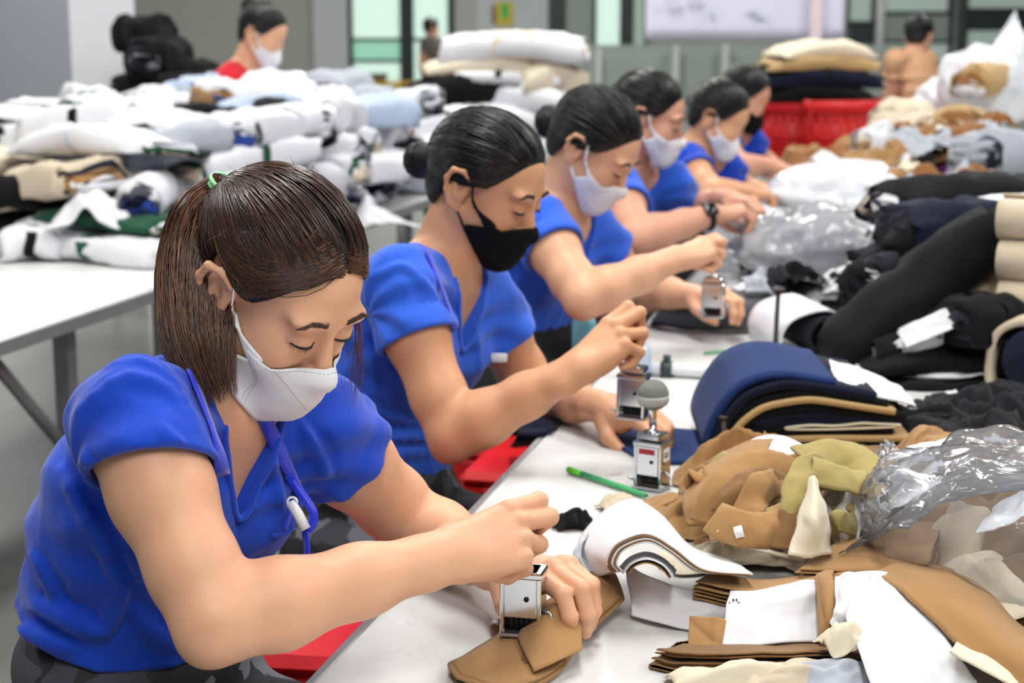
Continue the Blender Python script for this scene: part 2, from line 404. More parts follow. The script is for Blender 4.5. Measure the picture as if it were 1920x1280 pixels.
def lerp(a, b, t): return np.asarray(a) + (np.asarray(b) - np.asarray(a)) * t
def build_head(F, O, M, s=1.0, detail=True, neck_to=None, neck_r=.052):
    L = lambda x, y, z: O + s * (M @ np.array([x, y, z]))
    E = lambda c, r, k, mode=1, Rm=None: F.ell(L(*c), np.array(r) * s, M if Rm is None else M @ Rm, k, mode)
    E((-.008, 0, .045), (.094, .073, .078), .01)                          # cranium
    E((.040, 0, .046), (.050, .058, .056), .02)                           # forehead
    E((.030, 0, -.012), (.058, .060, .074), .02)                          # face
    for y in (-1, 1):
        E((.052, y * .034, -.018), (.033, .030, .034), .02)               # cheek
        F.limb(L(.004, y * .051, -.032), L(.066, y * .016, -.088), .019 * s, .017 * s, .025)
    E((.070, 0, -.087), (.022, .024, .019), .02)                          # chin
    E((.078, 0, -.054), (.022, .026, .022), .02)                          # mouth
    if detail:
        F.limb(L(.086, 0, .022), L(.1045, 0, -.024), .0075 * s, .0105 * s, .014)   # nose ridge
        E((.104, 0, -.028), (.0125, .0115, .0100), .006)
        for y in (-1, 1):
            E((.095, y * .0125, -.031), (.011, .0075, .0085), .006)
            E((.083, y * .030, .034), (.014, .024, .0085), .016)          # brow
            E((.0985, y * .030, .012), (.0115, .019, .0115), .010, -1)    # socket
            E((.0780, y * .0295, .0130), (.0150, .0172, .0125), .004)     # lid over the eye
            E((.0800, y * .0295, .0070), (.0145, .0160, .0060), .003)
    for y in (-1, 1):                                                     # ear
        e = lambda x, yy, z: L(x, y * yy, z)
        out = [(.006, .071, .012), (.008, .079, .030), (-.004, .087, .041), (-.021, .091, .038), (-.029, .089, .020), (-.025, .085, .0), (-.014, .080, -.019), (-.001, .074, -.026)]
        E((-.009, y * .075, .008), (.019, .0080, .030), .006, 1)
        F.chain([e(*q) for q in out], [.0038, .0038, .0042, .0046, .0042, .0036, .0046, .0044], .004)
        E((-.006, y * .073, -.019), (.011, .006, .011), .004)
        if detail:
            E((-.005, y * .085, .010), (.0095, .008, .014), .004, -1)
            F.limb(e(-.013, .082, .024), e(-.013, .080, .0), .0032, .0032, .003)
            E((-.014, y * .0890, .024), (.0055, .007, .010), .003, -1)
    if neck_to is not None:
        mid = lerp(L(-.018, 0, -.04), neck_to, .5)
        F.chain([L(-.022, 0, -.02), mid, neck_to], [.055 * s, neck_r * s, .060 * s], .02)

def person(name, label, group, c):
    h = c['h']; s = c.get('s', 1.0)
    psi, th, ro = (math.radians(a) for a in c['head_rot'])
    f0 = V(math.cos(psi), -math.sin(psi), 0); lf = V(math.sin(psi), math.cos(psi), 0); z = V(0, 0, 1)
    fw = f0 * math.cos(th) - z * math.sin(th); up = np.cross(fw, lf)
    lf2 = lf * math.cos(ro) + up * math.sin(ro); up2 = np.cross(fw, lf2); M = np.stack([fw, lf2, up2], 1)
    O, nk, pv = P(*c['head']), P(*c['neck']), P(*c['pelvis'])
    J = {k: P(*c[k]) for k in ('shR', 'elR', 'wrR', 'knR', 'shL', 'elL', 'wrL', 'knL') if k in c}
    root = thing(name, label, 'person', (pv[0], pv[1], 0.0), 0, group); base = np.array(root.location)
    def part(nm, v, f, m, parent=None, smooth=True, fmat=None):
        o = obj(nm, np.asarray(v) - base, f, m, parent or root, smooth, fmat=fmat); return o
    LAT = nrm(J['shL'] - J['shR']); S = nrm(nk - pv); FW = nrm(np.cross(LAT, S)); LAT = nrm(np.cross(S, FW)); RT = np.stack([FW, LAT, S], 1)
    TL = np.linalg.norm(nk - pv); bulge = c.get('bulge', .035)
    spine = lambda t: pv + (nk - pv) * t - FW * bulge * math.sin(math.pi * min(max(t, 0), 1))
    tt = [-.06, .1, .25, .4, .55, .7, .83, .93]; ta = [.165, .158, .146, .140, .146, .150, .136, .100]; tb = [.118, .112, .104, .102, .108, .104, .088, .068]
    g = c.get('girth', 1.0)
    # ---- skin
    pts = [O, nk] + list(J.values()); lo = np.min(pts, 0) - .135; hi = np.max(pts, 0) + .15
    lo[2] = min(p[2] for p in pts) - .10
    F = Field(lo, hi, h)
    build_head(F, O, M, s, c.get('detail', True), nk, c.get('neck_r', .052))
    for t, a, b in zip(tt, ta, tb):
        if t > .3: q_ = .004 if t > .65 else .018; F.ell(spine(t), ((b - q_) * g * s, (a - q_) * g * s, .07), RT, .03)
    ag = c.get('arm', 1.0) * s
    for sd in ('R', 'L'):
        sh, el, wr, kn = (J[k + sd] for k in ('sh', 'el', 'wr', 'kn'))
        F.limb(lerp(nk, sh, .2) - S * .015, sh, .048 * s, .052 * s, .03)
        F.chain([sh, lerp(sh, el, .35), lerp(sh, el, .75), el], [.052 * ag, .050 * ag, .043 * ag, .0385 * ag], .02)
        F.chain([el, lerp(el, wr, .25), lerp(el, wr, .6), wr], [.0385 * ag, .0425 * ag, .034 * ag, .0245 * ag], .02)
        bk = nrm(nrm(el - sh) - nrm(wr - el)); F.ell(el + bk * .026, (.018, .018, .018), None, .02)
        pose = POSES[c.get('pose' + sd, 'hold')]; bn = np.array(c.get('back' + sd, (0, 0, 1)), float)
        F_hand = hand(F, wr, kn, bn, sd == 'R', pose, c.get('hand_s', 1.0) * s); c['hand_frame' + sd] = F_hand
    v, f = F.mesh(); body = part('body', v, f, M_SKIN[c.get('skin', 0)])
    # ---- shirt
    lo = np.min([pv, nk, J['shR'], J['shL'], lerp(J['shR'], J['elR'], .6), lerp(J['shL'], J['elL'], .6)], 0) - .2
    hi = np.max([pv, nk, J['shR'], J['shL'], lerp(J['shR'], J['elR'], .6), lerp(J['shL'], J['elL'], .6)], 0) + .2
    lo[2] = pv[2] - .16
    G = Field(lo, hi, max(h, .003) * 1.1)
    off = c.get('shirt_off', .012)
    hem = c.get('hem', .12)
    for t, a, b in zip(tt, ta, tb):
        if t < hem - .14: continue
        G.ell(spine(t), ((b + off + (.010 if t < .3 else 0)) * g * s, (a + off + (.008 if t < .3 else 0)) * g * s, .075), RT, .03)
    for y in (-1, 1): G.ell(spine(.70) + FW * .075 * s + LAT * y * .062 * s, (.052, .060, .062), RT, .03)
    sl = c.get('sleeve', .38); SEND = {}
    for sd in ('R', 'L'):
        sh, el = J['sh' + sd], J['el' + sd]; e2 = lerp(sh, el, sl + .14)
        G.limb(lerp(nk, sh, .25) - S * .012, sh, .054 * s, .0585 * s, .03)
        G.limb(sh, e2, .0600 * ag, .0640 * ag, .028)
        G.limb(lerp(sh, el, sl - .05), e2, .0668 * ag, .0668 * ag, .003)
    # creases
    rs = np.random.RandomState(c.get('seed', 1)); amp = c.get('crease', .0042)
    def crease():
        n = G.n; X = [(G.lo[i] + G.h * np.arange(n[i], dtype=np.float32)) for i in range(3)]
        m = np.abs(G.d) < .03; ii = np.argwhere(m); pp = np.stack([X[k][ii[:, k]] for k in range(3)], 1) - spine(.5)
        u = pp @ LAT; w = pp @ S; q = pp @ FW
        low = np.clip(1.0 - (w + .18) / .3, .25, 1.0)
        dsp = np.zeros(len(pp))
        for _ in range(5):
            a1, a2, a3 = rs.normal(size=3); ph = rs.uniform(0, 6.3, 2); kk = rs.uniform(45, 95)
            arg = kk * (a1 * u + .55 * a2 * w + a3 * q) / math.sqrt(a1 * a1 + a2 * a2 + a3 * a3) + ph[0] + 1.6 * np.sin(13 * u + 17 * w + ph[1])
            gate = np.clip(np.sin(9 * u - 11 * w + 8 * q + ph[1] * 2) * .8 + .35, 0, 1)
            dsp += (1 - np.abs(np.sin(arg))) ** 1.5 * gate
        dsp = dsp * low - 1.0 * low
        for sd in ('R', 'L'):        # folds running out of the armpit and over the sleeve
            sh = J['sh' + sd] - spine(.5) - S * .05; r = np.linalg.norm(pp - sh, axis=1); ang = np.arctan2((pp - sh) @ S, (pp - sh) @ FW)
            dsp += 1.5 * np.exp(-((r - .10) / .05) ** 2) * (np.abs(np.sin(ang * 4.5 + 3 * r / .1 + ord(sd))) ** 2.0 - .3)
        G.d[m] -= (amp * dsp).astype(np.float32)
    crease()
    def gmarch(px, py):
        r = nrm(ray(px, py)); d0 = max(np.linalg.norm(nk - CAMP) - .5, .2); tt_ = np.arange(d0, d0 + 1.1, .002); dd = G.sample(CAMP + r * tt_[:, None]); dd = np.where(np.all((CAMP + r * tt_[:, None] > G.lo) & (CAMP + r * tt_[:, None] < G.lo + G.h * (G.n - 1)), 1), dd, 1.0); i = int(np.argmax(dd < 0))
        return CAMP + r * tt_[i] if dd[i] < 0 else None
    for pth, rr in c.get('folds', ()):              # single cloth folds: a ridge with a valley along its lower side
        pc = [gmarch(x, y) for x, y in catmull([(x, y, 0) for x, y in pth], 9)[:, :2]]; pc = [q_ for q_ in pc if q_ is not None]
        keep = pc[:1]
        for q_ in pc[1:]:
            if np.linalg.norm(q_ - keep[-1]) < .08: keep.append(q_)
        if len(keep) < 3: continue
        n_ = len(keep); tap = np.sin(np.linspace(.25, math.pi - .25, n_)); vw_ = nrm(CAMP - keep[n_ // 2])
        tgv = nrm(keep[-1] - keep[0]); sdv = nrm(np.cross(vw_, tgv))
        for i in range(n_ - 1): G.limb(keep[i] - vw_ * .0035, keep[i + 1] - vw_ * .0035, .0075 * rr * tap[i], .0075 * rr * tap[i + 1], .013)
        vp = np.array([q_ + sdv * .0125 * rr for q_ in keep]); e_ = .004
        for _ in range(3):
            gr = np.stack([(G.sample(vp + e_ * np.eye(3)[a_]) - G.sample(vp - e_ * np.eye(3)[a_])) for a_ in range(3)], 1); gr /= np.linalg.norm(gr, axis=1)[:, None] + 1e-9; vp = vp - gr * np.clip(G.sample(vp), -.02, .02)[:, None]
        vp = vp + gr * .0032
        for i in range(n_ - 1): G.limb(vp[i], vp[i + 1], .0056 * tap[i], .0056 * tap[i + 1], .008, -1)
    for sd in ('R', 'L'):
        sh, el = J['sh' + sd], J['el' + sd]; ax = nrm(el - sh); LL = sl * np.linalg.norm(el - sh); tilt = np.array(c.get('cut' + sd, (0, 0, 0)), float); ax2 = nrm(ax + tilt)
        q0 = sh + ax * LL
        def cutter(x, y, zz, q0=q0, ax2=ax2):
            al = (x - q0[0]) * ax2[0] + (y - q0[1]) * ax2[1] + (zz - q0[2]) * ax2[2]
            rr = np.sqrt(np.maximum((x - q0[0]) ** 2 + (y - q0[1]) ** 2 + (zz - q0[2]) ** 2 - al * al, 0))
            return np.maximum(-al, rr - .092)
        G.op(cutter, q0 - .13, q0 + .13, .003, -1)
        G.limb(sh + ax * (LL - .035), sh + ax * (LL + .05), .0565 * ag, .0575 * ag, .004, -1)
        SEND[sd] = (q0, ax2)
    hp = spine(hem); hn = nrm(S + FW * c.get('hem_tilt', 0.0))
    def hemcut(x, y, zz):
        return (x - hp[0]) * hn[0] + (y - hp[1]) * hn[1] + (zz - hp[2]) * hn[2] + .004 * np.sin(22 * x + 17 * y) + .0 * zz
    G.op(hemcut, hp - .26, hp + .26, .012, -1)
    vb = c.get('vneck', .15)
    def vcut(x, y, zz):
        dx, dy, dz = x - nk[0], y - nk[1], zz - nk[2]
        u = dx * LAT[0] + dy * LAT[1] + dz * LAT[2]; w = dx * S[0] + dy * S[1] + dz * S[2]; q = dx * FW[0] + dy * FW[1] + dz * FW[2]
        wd = np.clip((w + vb) / vb, -1, 1.4) * c.get('vw', .056) * s
        return np.maximum((np.abs(u) - wd) * .85, -q - .0)
    G.op(vcut, nk - .26, nk + .22, .006, -1)
    nd = nrm(O + M @ V(-.02, 0, -.06) - nk)
    G.limb(nk - nd * .03, nk + nd * .14, .066 * s, .074 * s, .006, -1)
    # keep the cloth off the skin at the neckline only as far as it shows
    v, f = G.mesh(); v = relax(v, f, 2, .4); shirt = part('shirt', v, f, c['shirt'])
    c['shirt_field'] = G
    if h < .0045:                                   # ribbed neckline
        vb_ = c.get('vneck', .15); pts = []
        for w_, sg in [(w_, -1) for w_ in np.linspace(.005, -vb_ + .004, 14)] + [(w_, 1) for w_ in np.linspace(-vb_ + .004, .005, 14)][1:]:
            u_ = sg * (max((w_ + vb_) / vb_, .0) * c.get('vw', .056) * s + .004); qq = np.arange(.24, -.02, -.001); pp_ = nk + S * w_ + LAT * u_ + FW * qq[:, None]; dd_ = G.sample(pp_); i_ = int(np.argmax(dd_ < .0005)); 
            if dd_[i_] < .0005: pts.append(pp_[i_])
        if len(pts) > 8:
            pts = np.array(pts)
            for _ in range(3): pts[1:-1] = .5 * pts[1:-1] + .25 * (pts[:-2] + pts[2:])
            vv, ff = tube(catmull(pts, 60), .0042, 8); part('neckline_rib', vv, ff, c['shirt'], shirt)
    if h < .0035:                                   # stitched rings above the sleeve hems
        for sd in ('R', 'L'):
            q0, ax2 = SEND[sd]; ctr = q0 - ax2 * .022; u1 = nrm(np.cross(ax2, V(.2, .3, .9))); u2 = np.cross(ax2, u1); ring = []
            for t in np.linspace(0, 2 * math.pi, 60, endpoint=False):
                dr = math.cos(t) * u1 + math.sin(t) * u2; rr = np.arange(.04, .11, .0008); dd = G.sample(ctr + dr * rr[:, None]); i = np.argmax(dd > 0); ring.append(ctr + dr * (rr[i] if dd[i] > 0 else .066))
            vv, ff = tube(np.array(ring), .0007, 4, closed=True); part('sleeve_stitching', vv, ff, c['shirt'], shirt)
    # ---- trousers and shoes
    if c.get('legs', True):
        kf = c.get('leg_dir'); kf = nrm(V(FW[0], FW[1], 0)) if kf is None else nrm(np.array(kf, float)); kl = V(-kf[1], kf[0], 0)
        hips = pv - V(0, 0, .035); stand = c.get('stand', False)
        knees = [hips + (V(0, 0, -.40) + kl * y * .09 if stand else kf * .40 + kl * y * .11) for y in (1, -1)]; ank = [k + kf * .02 + V(0, 0, .10 - k[2]) for k in knees]
        Q = Field(np.min([hips] + knees + ank, 0) - .24, np.max([hips] + knees + ank, 0) + .24, .0055 if h < .0035 else .009)
        Q.ell(hips, (.13 * g, .172 * g, .115), np.stack([kf, kl, V(0, 0, 1)], 1), .02)
        Q.ell(pv + S * .08, (.121 * g, .162 * g, .085), RT, .03)
        for y, kn, an in zip((1, -1), knees, ank):
            Q.chain([hips + kl * y * .085, kn, an], [.092, .07, .055], .03)
        v, f = Q.mesh(); part('trousers', v, f, c.get('trousers', M_BLACKCLOTH))
        for kn, an in zip(knees, ank):
            Q = Field(an - V(.2, .2, .12), an + V(.2, .2, .08), .009)
            Q.limb(V(an[0], an[1], .045) - kf * .04, V(an[0], an[1], .038) + kf * .13, .04, .033, .02); Q.limb(V(an[0], an[1], .05), V(an[0], an[1], .1), .042, .04, .02)
            vv, ff = Q.mesh(); vv[:, 2] = np.maximum(vv[:, 2], .001); part('shoe', vv, ff, M_SHOE)
    # ---- eyes, brows
    def surf(loc_yz, x0=.14):
        """march from in front of the face onto the skin, head-local (y,z) list -> world points"""
        o = np.array([O + s * (M @ V(x0, y, zz)) for y, zz in loc_yz]); dr = -fw; tcur = np.zeros(len(o)); hit = np.full(len(o), np.nan)
        for i in range(160):
            pp = o + dr * tcur[:, None]; dd = F.sample(pp); new = np.isnan(hit) & (dd < 0); hit[new] = tcur[new] - .0005; tcur += .0008 if h < .004 else .001
        hit = np.where(np.isnan(hit), .05, hit); return o + dr * hit[:, None]
    if c.get('detail', True):
        for y in (-1, 1):
            nb = 230; r_ = np.random.RandomState(5 + y); t = r_.uniform(0, 1, nb)
            yy = .013 + .037 * t; zc = .0335 + .006 * np.sin(np.clip(t * 1.25, 0, 1) * math.pi * .62) - .011 * np.clip(t - .62, 0, 1); wd = .0036 * (1 - .8 * t)
            zz = zc + r_.uniform(-1, 1, nb) * wd
            st = surf([(y * a, b) for a, b in zip(yy, zz)]); dirb = np.array([M @ V(-.15 * t_, y * (.75 + .2 * t_), .55 - .9 * t_) for t_ in t])
            ends = st + dirb * r_.uniform(.005, .009, nb)[:, None] * s; mid = (st + ends) / 2 + fw * .0012
            pp = np.stack([st, mid, ends + fw * -.0002], 1); vv, ff = strands(pp, .00030 * s * max(1, h / .0025)); part('eyebrow', vv, ff, c.get('brow', M_BROW))
            # lash line of the lowered lid, with a sliver of eye above the lower lid
            t = np.linspace(0, 1, 13); yy = .0145 + .031 * t; zl = c.get('lid', .0050) + .0012 * (2 * t - 1) ** 2 + .0015 * t
            ln = surf([(y * a, b) for a, b in zip(yy, zl)]) + fw * .0004
            vv, ff = tube(ln, .0009 * s + .0009 * s * np.sin(t * math.pi), 5); lash = part('eyelid_line', vv, ff, M_LASH)
            ly = surf([(y * a, b - .0050 * math.sin(q * math.pi)) for a, b, q in zip(yy, zl, t)]) + fw * .0007
            vv, ff = thick_grid(np.stack([ln, (ln + ly) / 2 + fw * .0003, ly], 1), .0006); part('eye', vv, ff, M_IRIS)
            nl = 20; t = np.linspace(.15, 1, nl); r_ = np.random.RandomState(9); i0 = np.clip((t * 12).astype(int), 0, 12)
            st = ln[i0] + r_.normal(size=(nl, 3)) * .0004; dv = np.array([M @ V(.55, y * (.5 * q - .1), -.75) for q in t]); en = st + dv * (.0038 + .0016 * t[:, None]) * s
            vv, ff = strands(np.stack([st, (st + en) / 2 + fw * .0008, en], 1), .00026 * s * max(1, h / .0025)); part('eyelashes', vv, ff, M_LASH)
    # ---- hair
    hc = V(-.010, 0, .046); hr = np.array(c.get('hair_r', (.1055, .0865, .0935))); hs = c.get('hair', {})
    line = np.array(c.get('hairline', [(.12, .112), (.092, .100), (.078, .084), (.064, .060), (.048, .040), (.034, .026), (.024, .024), (.015, .040), (.006, .054), (-.012, .058), (-.026, .055), (-.036, .034), (-.043, -.018), (-.058, -.050), (-.12, -.058)]))[::-1]
    zL = lambda x: np.interp(x, line[:, 0], line[:, 1])
    Hh = Field(O - .16, O + .17, max(h, .0024))
    Hh.ell(O + s * (M @ hc), hr * s * .955, M, .004)
    Hh.ell(O + s * (M @ V(-.05, 0, -.012)), np.array((.047, .062, .05)) * s, M, .03)
    Xg = [(Hh.lo[i] + Hh.h * np.arange(Hh.n[i], dtype=np.float32)).reshape([-1 if j == i else 1 for j in range(3)]) for i in range(3)]
    lx = sum((Xg[i] - O[i]) * M[i, 0] for i in range(3)) / s; ly_ = sum((Xg[i] - O[i]) * M[i, 1] for i in range(3)) / s; lz = sum((Xg[i] - O[i]) * M[i, 2] for i in range(3)) / s
    cut = (zL(lx.ravel()).reshape(lx.shape) - lz - c.get('peak', .0) * np.clip(1 - np.abs(ly_ - c.get('part_y', 0)) / .05, 0, 1) * (lx > .05)) * .7 * s
    Hh.d = np.maximum(Hh.d, cut.astype(np.float32)) + np.clip(.004 - np.abs(Hh.d - cut), 0, None) ** 2 * 62
    vv, ff = Hh.mesh(); hair = part('hair', vv, ff, hs.get('cap', M_HAIRBC))
    def on_cap(loc, k=1.0):
        dv = loc - hc; q = np.sqrt(((dv / hr) ** 2).sum(-1)); return hc + dv / q[..., None] * np.asarray(k)[..., None]
    rsn = np.random.RandomState(c.get('seed', 1) + 77); n = hs.get('n', 1500); mseg = hs.get('seg', 11)
    tie_l = (M.T @ (P(*hs['tie']) - O)) / s if 'tie' in hs else V(-.1, 0, .06)
    tie_l = on_cap(tie_l[None])[0]; c['tie_w'] = O + s * (M @ tie_l)
    # roots: along the hairline and over the scalp
    xs = rsn.uniform(-.10, .112, n * 3); side = rsn.choice([-1, 1], n * 3); zz = np.where(rsn.uniform(size=n * 3) < .5, zL(xs) + rsn.uniform(.0, .006, n * 3), zL(xs) + rsn.uniform(0, 1, n * 3) * (.14 - zL(xs)))
    q = 1 - ((xs - hc[0]) / hr[0]) ** 2 - ((zz - hc[2]) / hr[2]) ** 2; ok = q > 0.0
    roots = np.stack([xs, side * hr[1] * np.sqrt(np.clip(q, 0, 1)), zz], 1)[ok]
    pk = c.get('peak', .0) * np.clip(1 - np.abs(roots[:, 1] - c.get('part_y', 0)) / .05, 0, 1) * (roots[:, 0] > .05)
    roots = roots[roots[:, 2] > zL(roots[:, 0]) - pk - .001][:n]
    nn_ = len(roots); t = np.linspace(0, 1, mseg)[None, :, None]
    a = (roots - hc) / hr; a /= np.linalg.norm(a, axis=1)[:, None]; b = (tie_l - hc) / hr; b = b / np.linalg.norm(b); b = np.tile(b, (nn_, 1)) + rsn.normal(size=(nn_, 3)) * .05
    lift = np.array(hs.get('lift', (0, 0, .35)))
    way = a + b + lift; way /= np.linalg.norm(way, axis=1)[:, None]
    w1 = a[:, None] * (1 - t) ** 2 + way[:, None] * 2 * t * (1 - t) + b[:, None] * t ** 2; w1 /= np.linalg.norm(w1, axis=2)[..., None]
    kk = rsn.uniform(.975, 1.012, nn_)[:, None, None] + hs.get('puff', .03) * np.sin(t * math.pi) * (w1[..., 2:3] > 0) * np.clip(w1[..., 2:3], 0, 1) + .004 * np.sin(t * 9 + rsn.uniform(0, 6, nn_)[:, None, None]); kk = kk * (1 - .055 * np.exp(-t * 14))
    pw = O + s * ((hc + w1 * hr * kk) @ M.T)
    vv, ff = strands(pw, rsn.uniform(.5, 1.0, nn_) * hs.get('rad', .0011) * s, False); part('combed_hair', vv, ff, hs.get('mat', M_HAIRB), hair)
    c['hair_obj'] = hair; c['cap_fn'] = lambda lc, k=1.0: O + s * (on_cap(np.atleast_2d(lc), np.broadcast_to(np.asarray(k, float), (len(np.atleast_2d(lc)),))) @ M.T)
    if 'bun' in hs:
        bc = P(*hs['bun']); br = hs.get('bun_r', .032); N = 260; paths = []
        for i in range(N):
            ph = rsn.uniform(0, 6.3); ax = nrm(nrm(bc - c['tie_w']) + rsn.normal(size=3) * .35); e1 = nrm(np.cross(ax, V(.3, .2, .9))); e2 = np.cross(ax, e1); rr = br * rsn.uniform(.72, 1.0); hgt = rsn.uniform(-.5, .5) * br
            tt_ = np.linspace(0, 4.4, 10) + ph; rad2 = math.sqrt(max(rr * rr - hgt * hgt, 1e-5)); paths.append(bc + ax * hgt + rad2 * (np.cos(tt_)[:, None] * e1 + np.sin(tt_)[:, None] * e2))
        vv, ff = strands(np.array(paths), rsn.uniform(.7, 1.2, N) * .0014 * s, False); Bf = Field(bc - .09, bc + .09, max(h, .003)); Bf.ell(bc, (br * .92, br * .9, br * .95), None, .01); Bf.limb(bc, c['tie_w'], br * .62, br * .7, .02)
        v2, f2 = Bf.mesh(); bn = part('hair_bun', v2, f2, hs.get('cap', M_HAIRBC)); part('coiled_hair', vv, ff, hs.get('mat', M_HAIRB), bn)
    # ---- face mask
    mk = c.get('mask')
    if mk:
        nu, nv = 41, 17; am = math.radians(mk.get('am', 82)); u = np.linspace(-1, 1, nu)[:, None]; vq = np.linspace(0, 1, nv)[None]
        notch = mk.get('notch', .16); endv = .5 + .5 * np.cos((vq - .5) * 2 * math.pi)                 # 1 mid, 0 at edges
        al = u * am * (1 - notch * endv ** 1.3 * np.abs(u) ** 2.2)
        au = np.abs(u); top = mk.get('top', [(0, -.012), (.18, -.020), (.45, -.030), (.75, -.018), (1, .002)]); bot = mk.get('bot', [(0, -.112), (.35, -.108), (.7, -.080), (1, -.050)])
        zt = np.interp(au, [p_[0] for p_ in top], [p_[1] for p_ in top]); zb = np.interp(au, [p_[0] for p_ in bot], [p_[1] for p_ in bot])
        zq = zt + (zb - zt) * vq; C0 = V(.012, 0, 0)
        dirs = np.stack([np.cos(al) + 0 * vq, np.sin(al) + 0 * vq, 0 * al], 2); org = np.stack([C0[0] + 0 * al, 0 * al, zq + 0 * al], 2)
        rad = np.full((nu, nv), np.nan); r = .108
        while r > .015:
            pw = O + s * ((org + dirs * r) @ M.T); dd = F.sample(pw); new = np.isnan(rad) & (dd < .0030); rad[new] = r; r -= .0012
        lim = np.where(au > .55, .088, .2) + 0 * vq; rad = np.minimum(np.where(np.isnan(rad), .05, rad), lim)
        for _ in range(8):
            sm = rad.copy(); sm[1:-1] = (rad[:-2] + rad[2:]) / 2; sm[:, 1:-1] = (sm[:, :-2] + sm[:, 2:]) / 2; rad = np.maximum(rad, sm * .5 + rad * .5) if mk.get('tent', 1) else sm
        rad += mk.get('bill', .008) * np.clip(1 - au * 1.3, 0, 1) ** 1.0 * np.sin(np.clip(vq * 1.05, 0, 1) * math.pi) ** .8
        for p_ in mk.get('pleats', ()): rad += .0022 * np.exp(-((vq - p_) / .03) ** 2) * np.clip(1.6 - au * 1.6, 0, 1)
        if mk.get('under', 0): rad *= 1 - mk['under'] * np.clip((vq - .72) / .28, 0, 1) ** 2 * np.clip(1.2 - au, 0, 1)
        Gm = O + s * ((org + dirs * rad[..., None]) @ M.T)
        vv, ff = thick_grid(Gm, .0016); mo = part('face_mask', vv, ff, mk['mat'])
        for sd in (0, nu - 1):
            y = -1 if sd == 0 else 1
            for iv, ear in ((1, [(.020, .079, .012), (.010, .080, .036), (-.010, .083, .040)]), (nv - 2, [(.0, .072, -.026), (-.014, .079, -.014)])):
                p0 = Gm[sd, iv] + (Gm[sd, iv] - O) * .01
                if len(ear) == 3: pts = [Gm[sd + (2 if sd == 0 else -2), iv] + nrm(Gm[sd, iv] - O - fw * np.dot(Gm[sd, iv] - O, fw)) * .002, p0] + [O + s * (M @ V(a_, y * b_, c_)) for a_, b_, c_ in ear]
                else: pts = [p0] + [O + s * (M @ V(a_, y * b_, c_)) for a_, b_, c_ in ear]
                vv, ff = tube(catmull(pts, 14), mk.get('strap_r', .0012) * s, 6); part('ear_loop', vv, ff, mk.get('strap', mk['mat']), mo)
        c['mask_grid'] = Gm; c['mask_obj'] = mo
        for q0, q1, qr in mk.get('stitch', ()):       # stitched seams: short raised dashes on the fabric
            pts = []
            for tq in np.linspace(0, 1, qr):
                a_ = lerp(q0, q1, tq); iu = (a_[0] + 1) / 2 * (nu - 1); iv = a_[1] * (nv - 1); i_, j_ = int(min(iu, nu - 2)), int(min(iv, nv - 2)); fu, fv = iu - i_, iv - j_
                pts.append(Gm[i_, j_] * (1 - fu) * (1 - fv) + Gm[i_ + 1, j_] * fu * (1 - fv) + Gm[i_, j_ + 1] * (1 - fu) * fv + Gm[i_ + 1, j_ + 1] * fu * fv)
            pts = np.array(pts); cen = O + s * (M @ V(.02, 0, -.05)); pts += np.array([nrm(p_ - cen) for p_ in pts]) * .0009
            bits = [tube(np.stack([lerp(pts[i], pts[i + 1], .0), lerp(pts[i], pts[i + 1], .62)]), .00055, 4) for i in range(len(pts) - 1)]
            vv, ff = join(bits); part('stitching', vv, ff, mat('mask_stitch', (186, 188, 196), .8), mo)
    c.update(root=root, part=part, O=O, M=M, F=F, J=J, FW=FW, LAT=LAT, S=S, nk=nk, body=body, shirt_o=shirt, base=base, s_=s, surf=surf)
    return c
def bvh_of(o):
    me = o.data; n = len(me.vertices); co = np.empty(n * 3, np.float32); me.vertices.foreach_get('co', co); co = co.reshape(-1, 3)
    off = np.zeros(3); p = o
    while p is not None: off = off + np.array(p.location); p = p.parent
    return BVHTree.FromPolygons([tuple(map(float, q)) for q in (co + off)], [tuple(p_.vertices) for p_ in me.polygons])
def cast(bv, px, py):
    r = ray(px, py); hit = bv.ray_cast(Vector(CAMP), Vector(nrm(r)))
    return None if hit[0] is None else (np.array(hit[0]), np.array(hit[1]))
def ribbon(pts, nor, w, t=.0012):
    pts = np.asarray(pts); nor = np.asarray(nor); tg = np.gradient(pts, axis=0); sd = np.cross(tg, nor); sd /= np.linalg.norm(sd, axis=1)[:, None] + 1e-9
    G = np.stack([pts - sd * w / 2, pts, pts + sd * w / 2], 1); return thick_grid(G, t)
# ------------------------------------------------------------------ the hall: floor, walls, windows, ceiling
def Wp(px, py, Y):
    r = ray(px, py); return CAMP + r * (Y / r[1])
M_FLOOR = mat('polished_concrete', (128, 130, 126), 0.42, var=0.10, vscale=1.6, bump=0.05, bscale=12)
M_WALL = mat('grey_green_paint', (176, 180, 174), 0.7, var=0.04, vscale=1.0)
M_WALLD = mat('dark_grey_green_paint', (158, 170, 162), 0.7, var=0.05, vscale=1.0)
M_COL_LIT = mat('column_paint_lit', (228, 230, 236), 0.7, var=0.03, vscale=1.5)
M_COL_SHADE = mat('column_paint_shaded', (172, 175, 182), 0.7, var=0.03, vscale=1.5)  # same column paint, shade on the turned faces put into the colour
M_FRAME = mat('dark_aluminium_frame', (62, 72, 70), 0.45, metal=0.4)
M_FRAMEL = mat('light_grey_frame', (196, 200, 200), 0.5)
M_CEIL = mat('ceiling_paint', (205, 208, 208), 0.8)
def glow(name, col, st):
    m = bpy.data.materials.new(name); m.use_nodes = True; nt = m.node_tree; b = nt.nodes['Principled BSDF']
    b.inputs['Base Color'].default_value = lin(col); b.inputs['Roughness'].default_value = 0.15
    b.inputs['Emission Color'].default_value = lin(col); b.inputs['Emission Strength'].default_value = st; return m
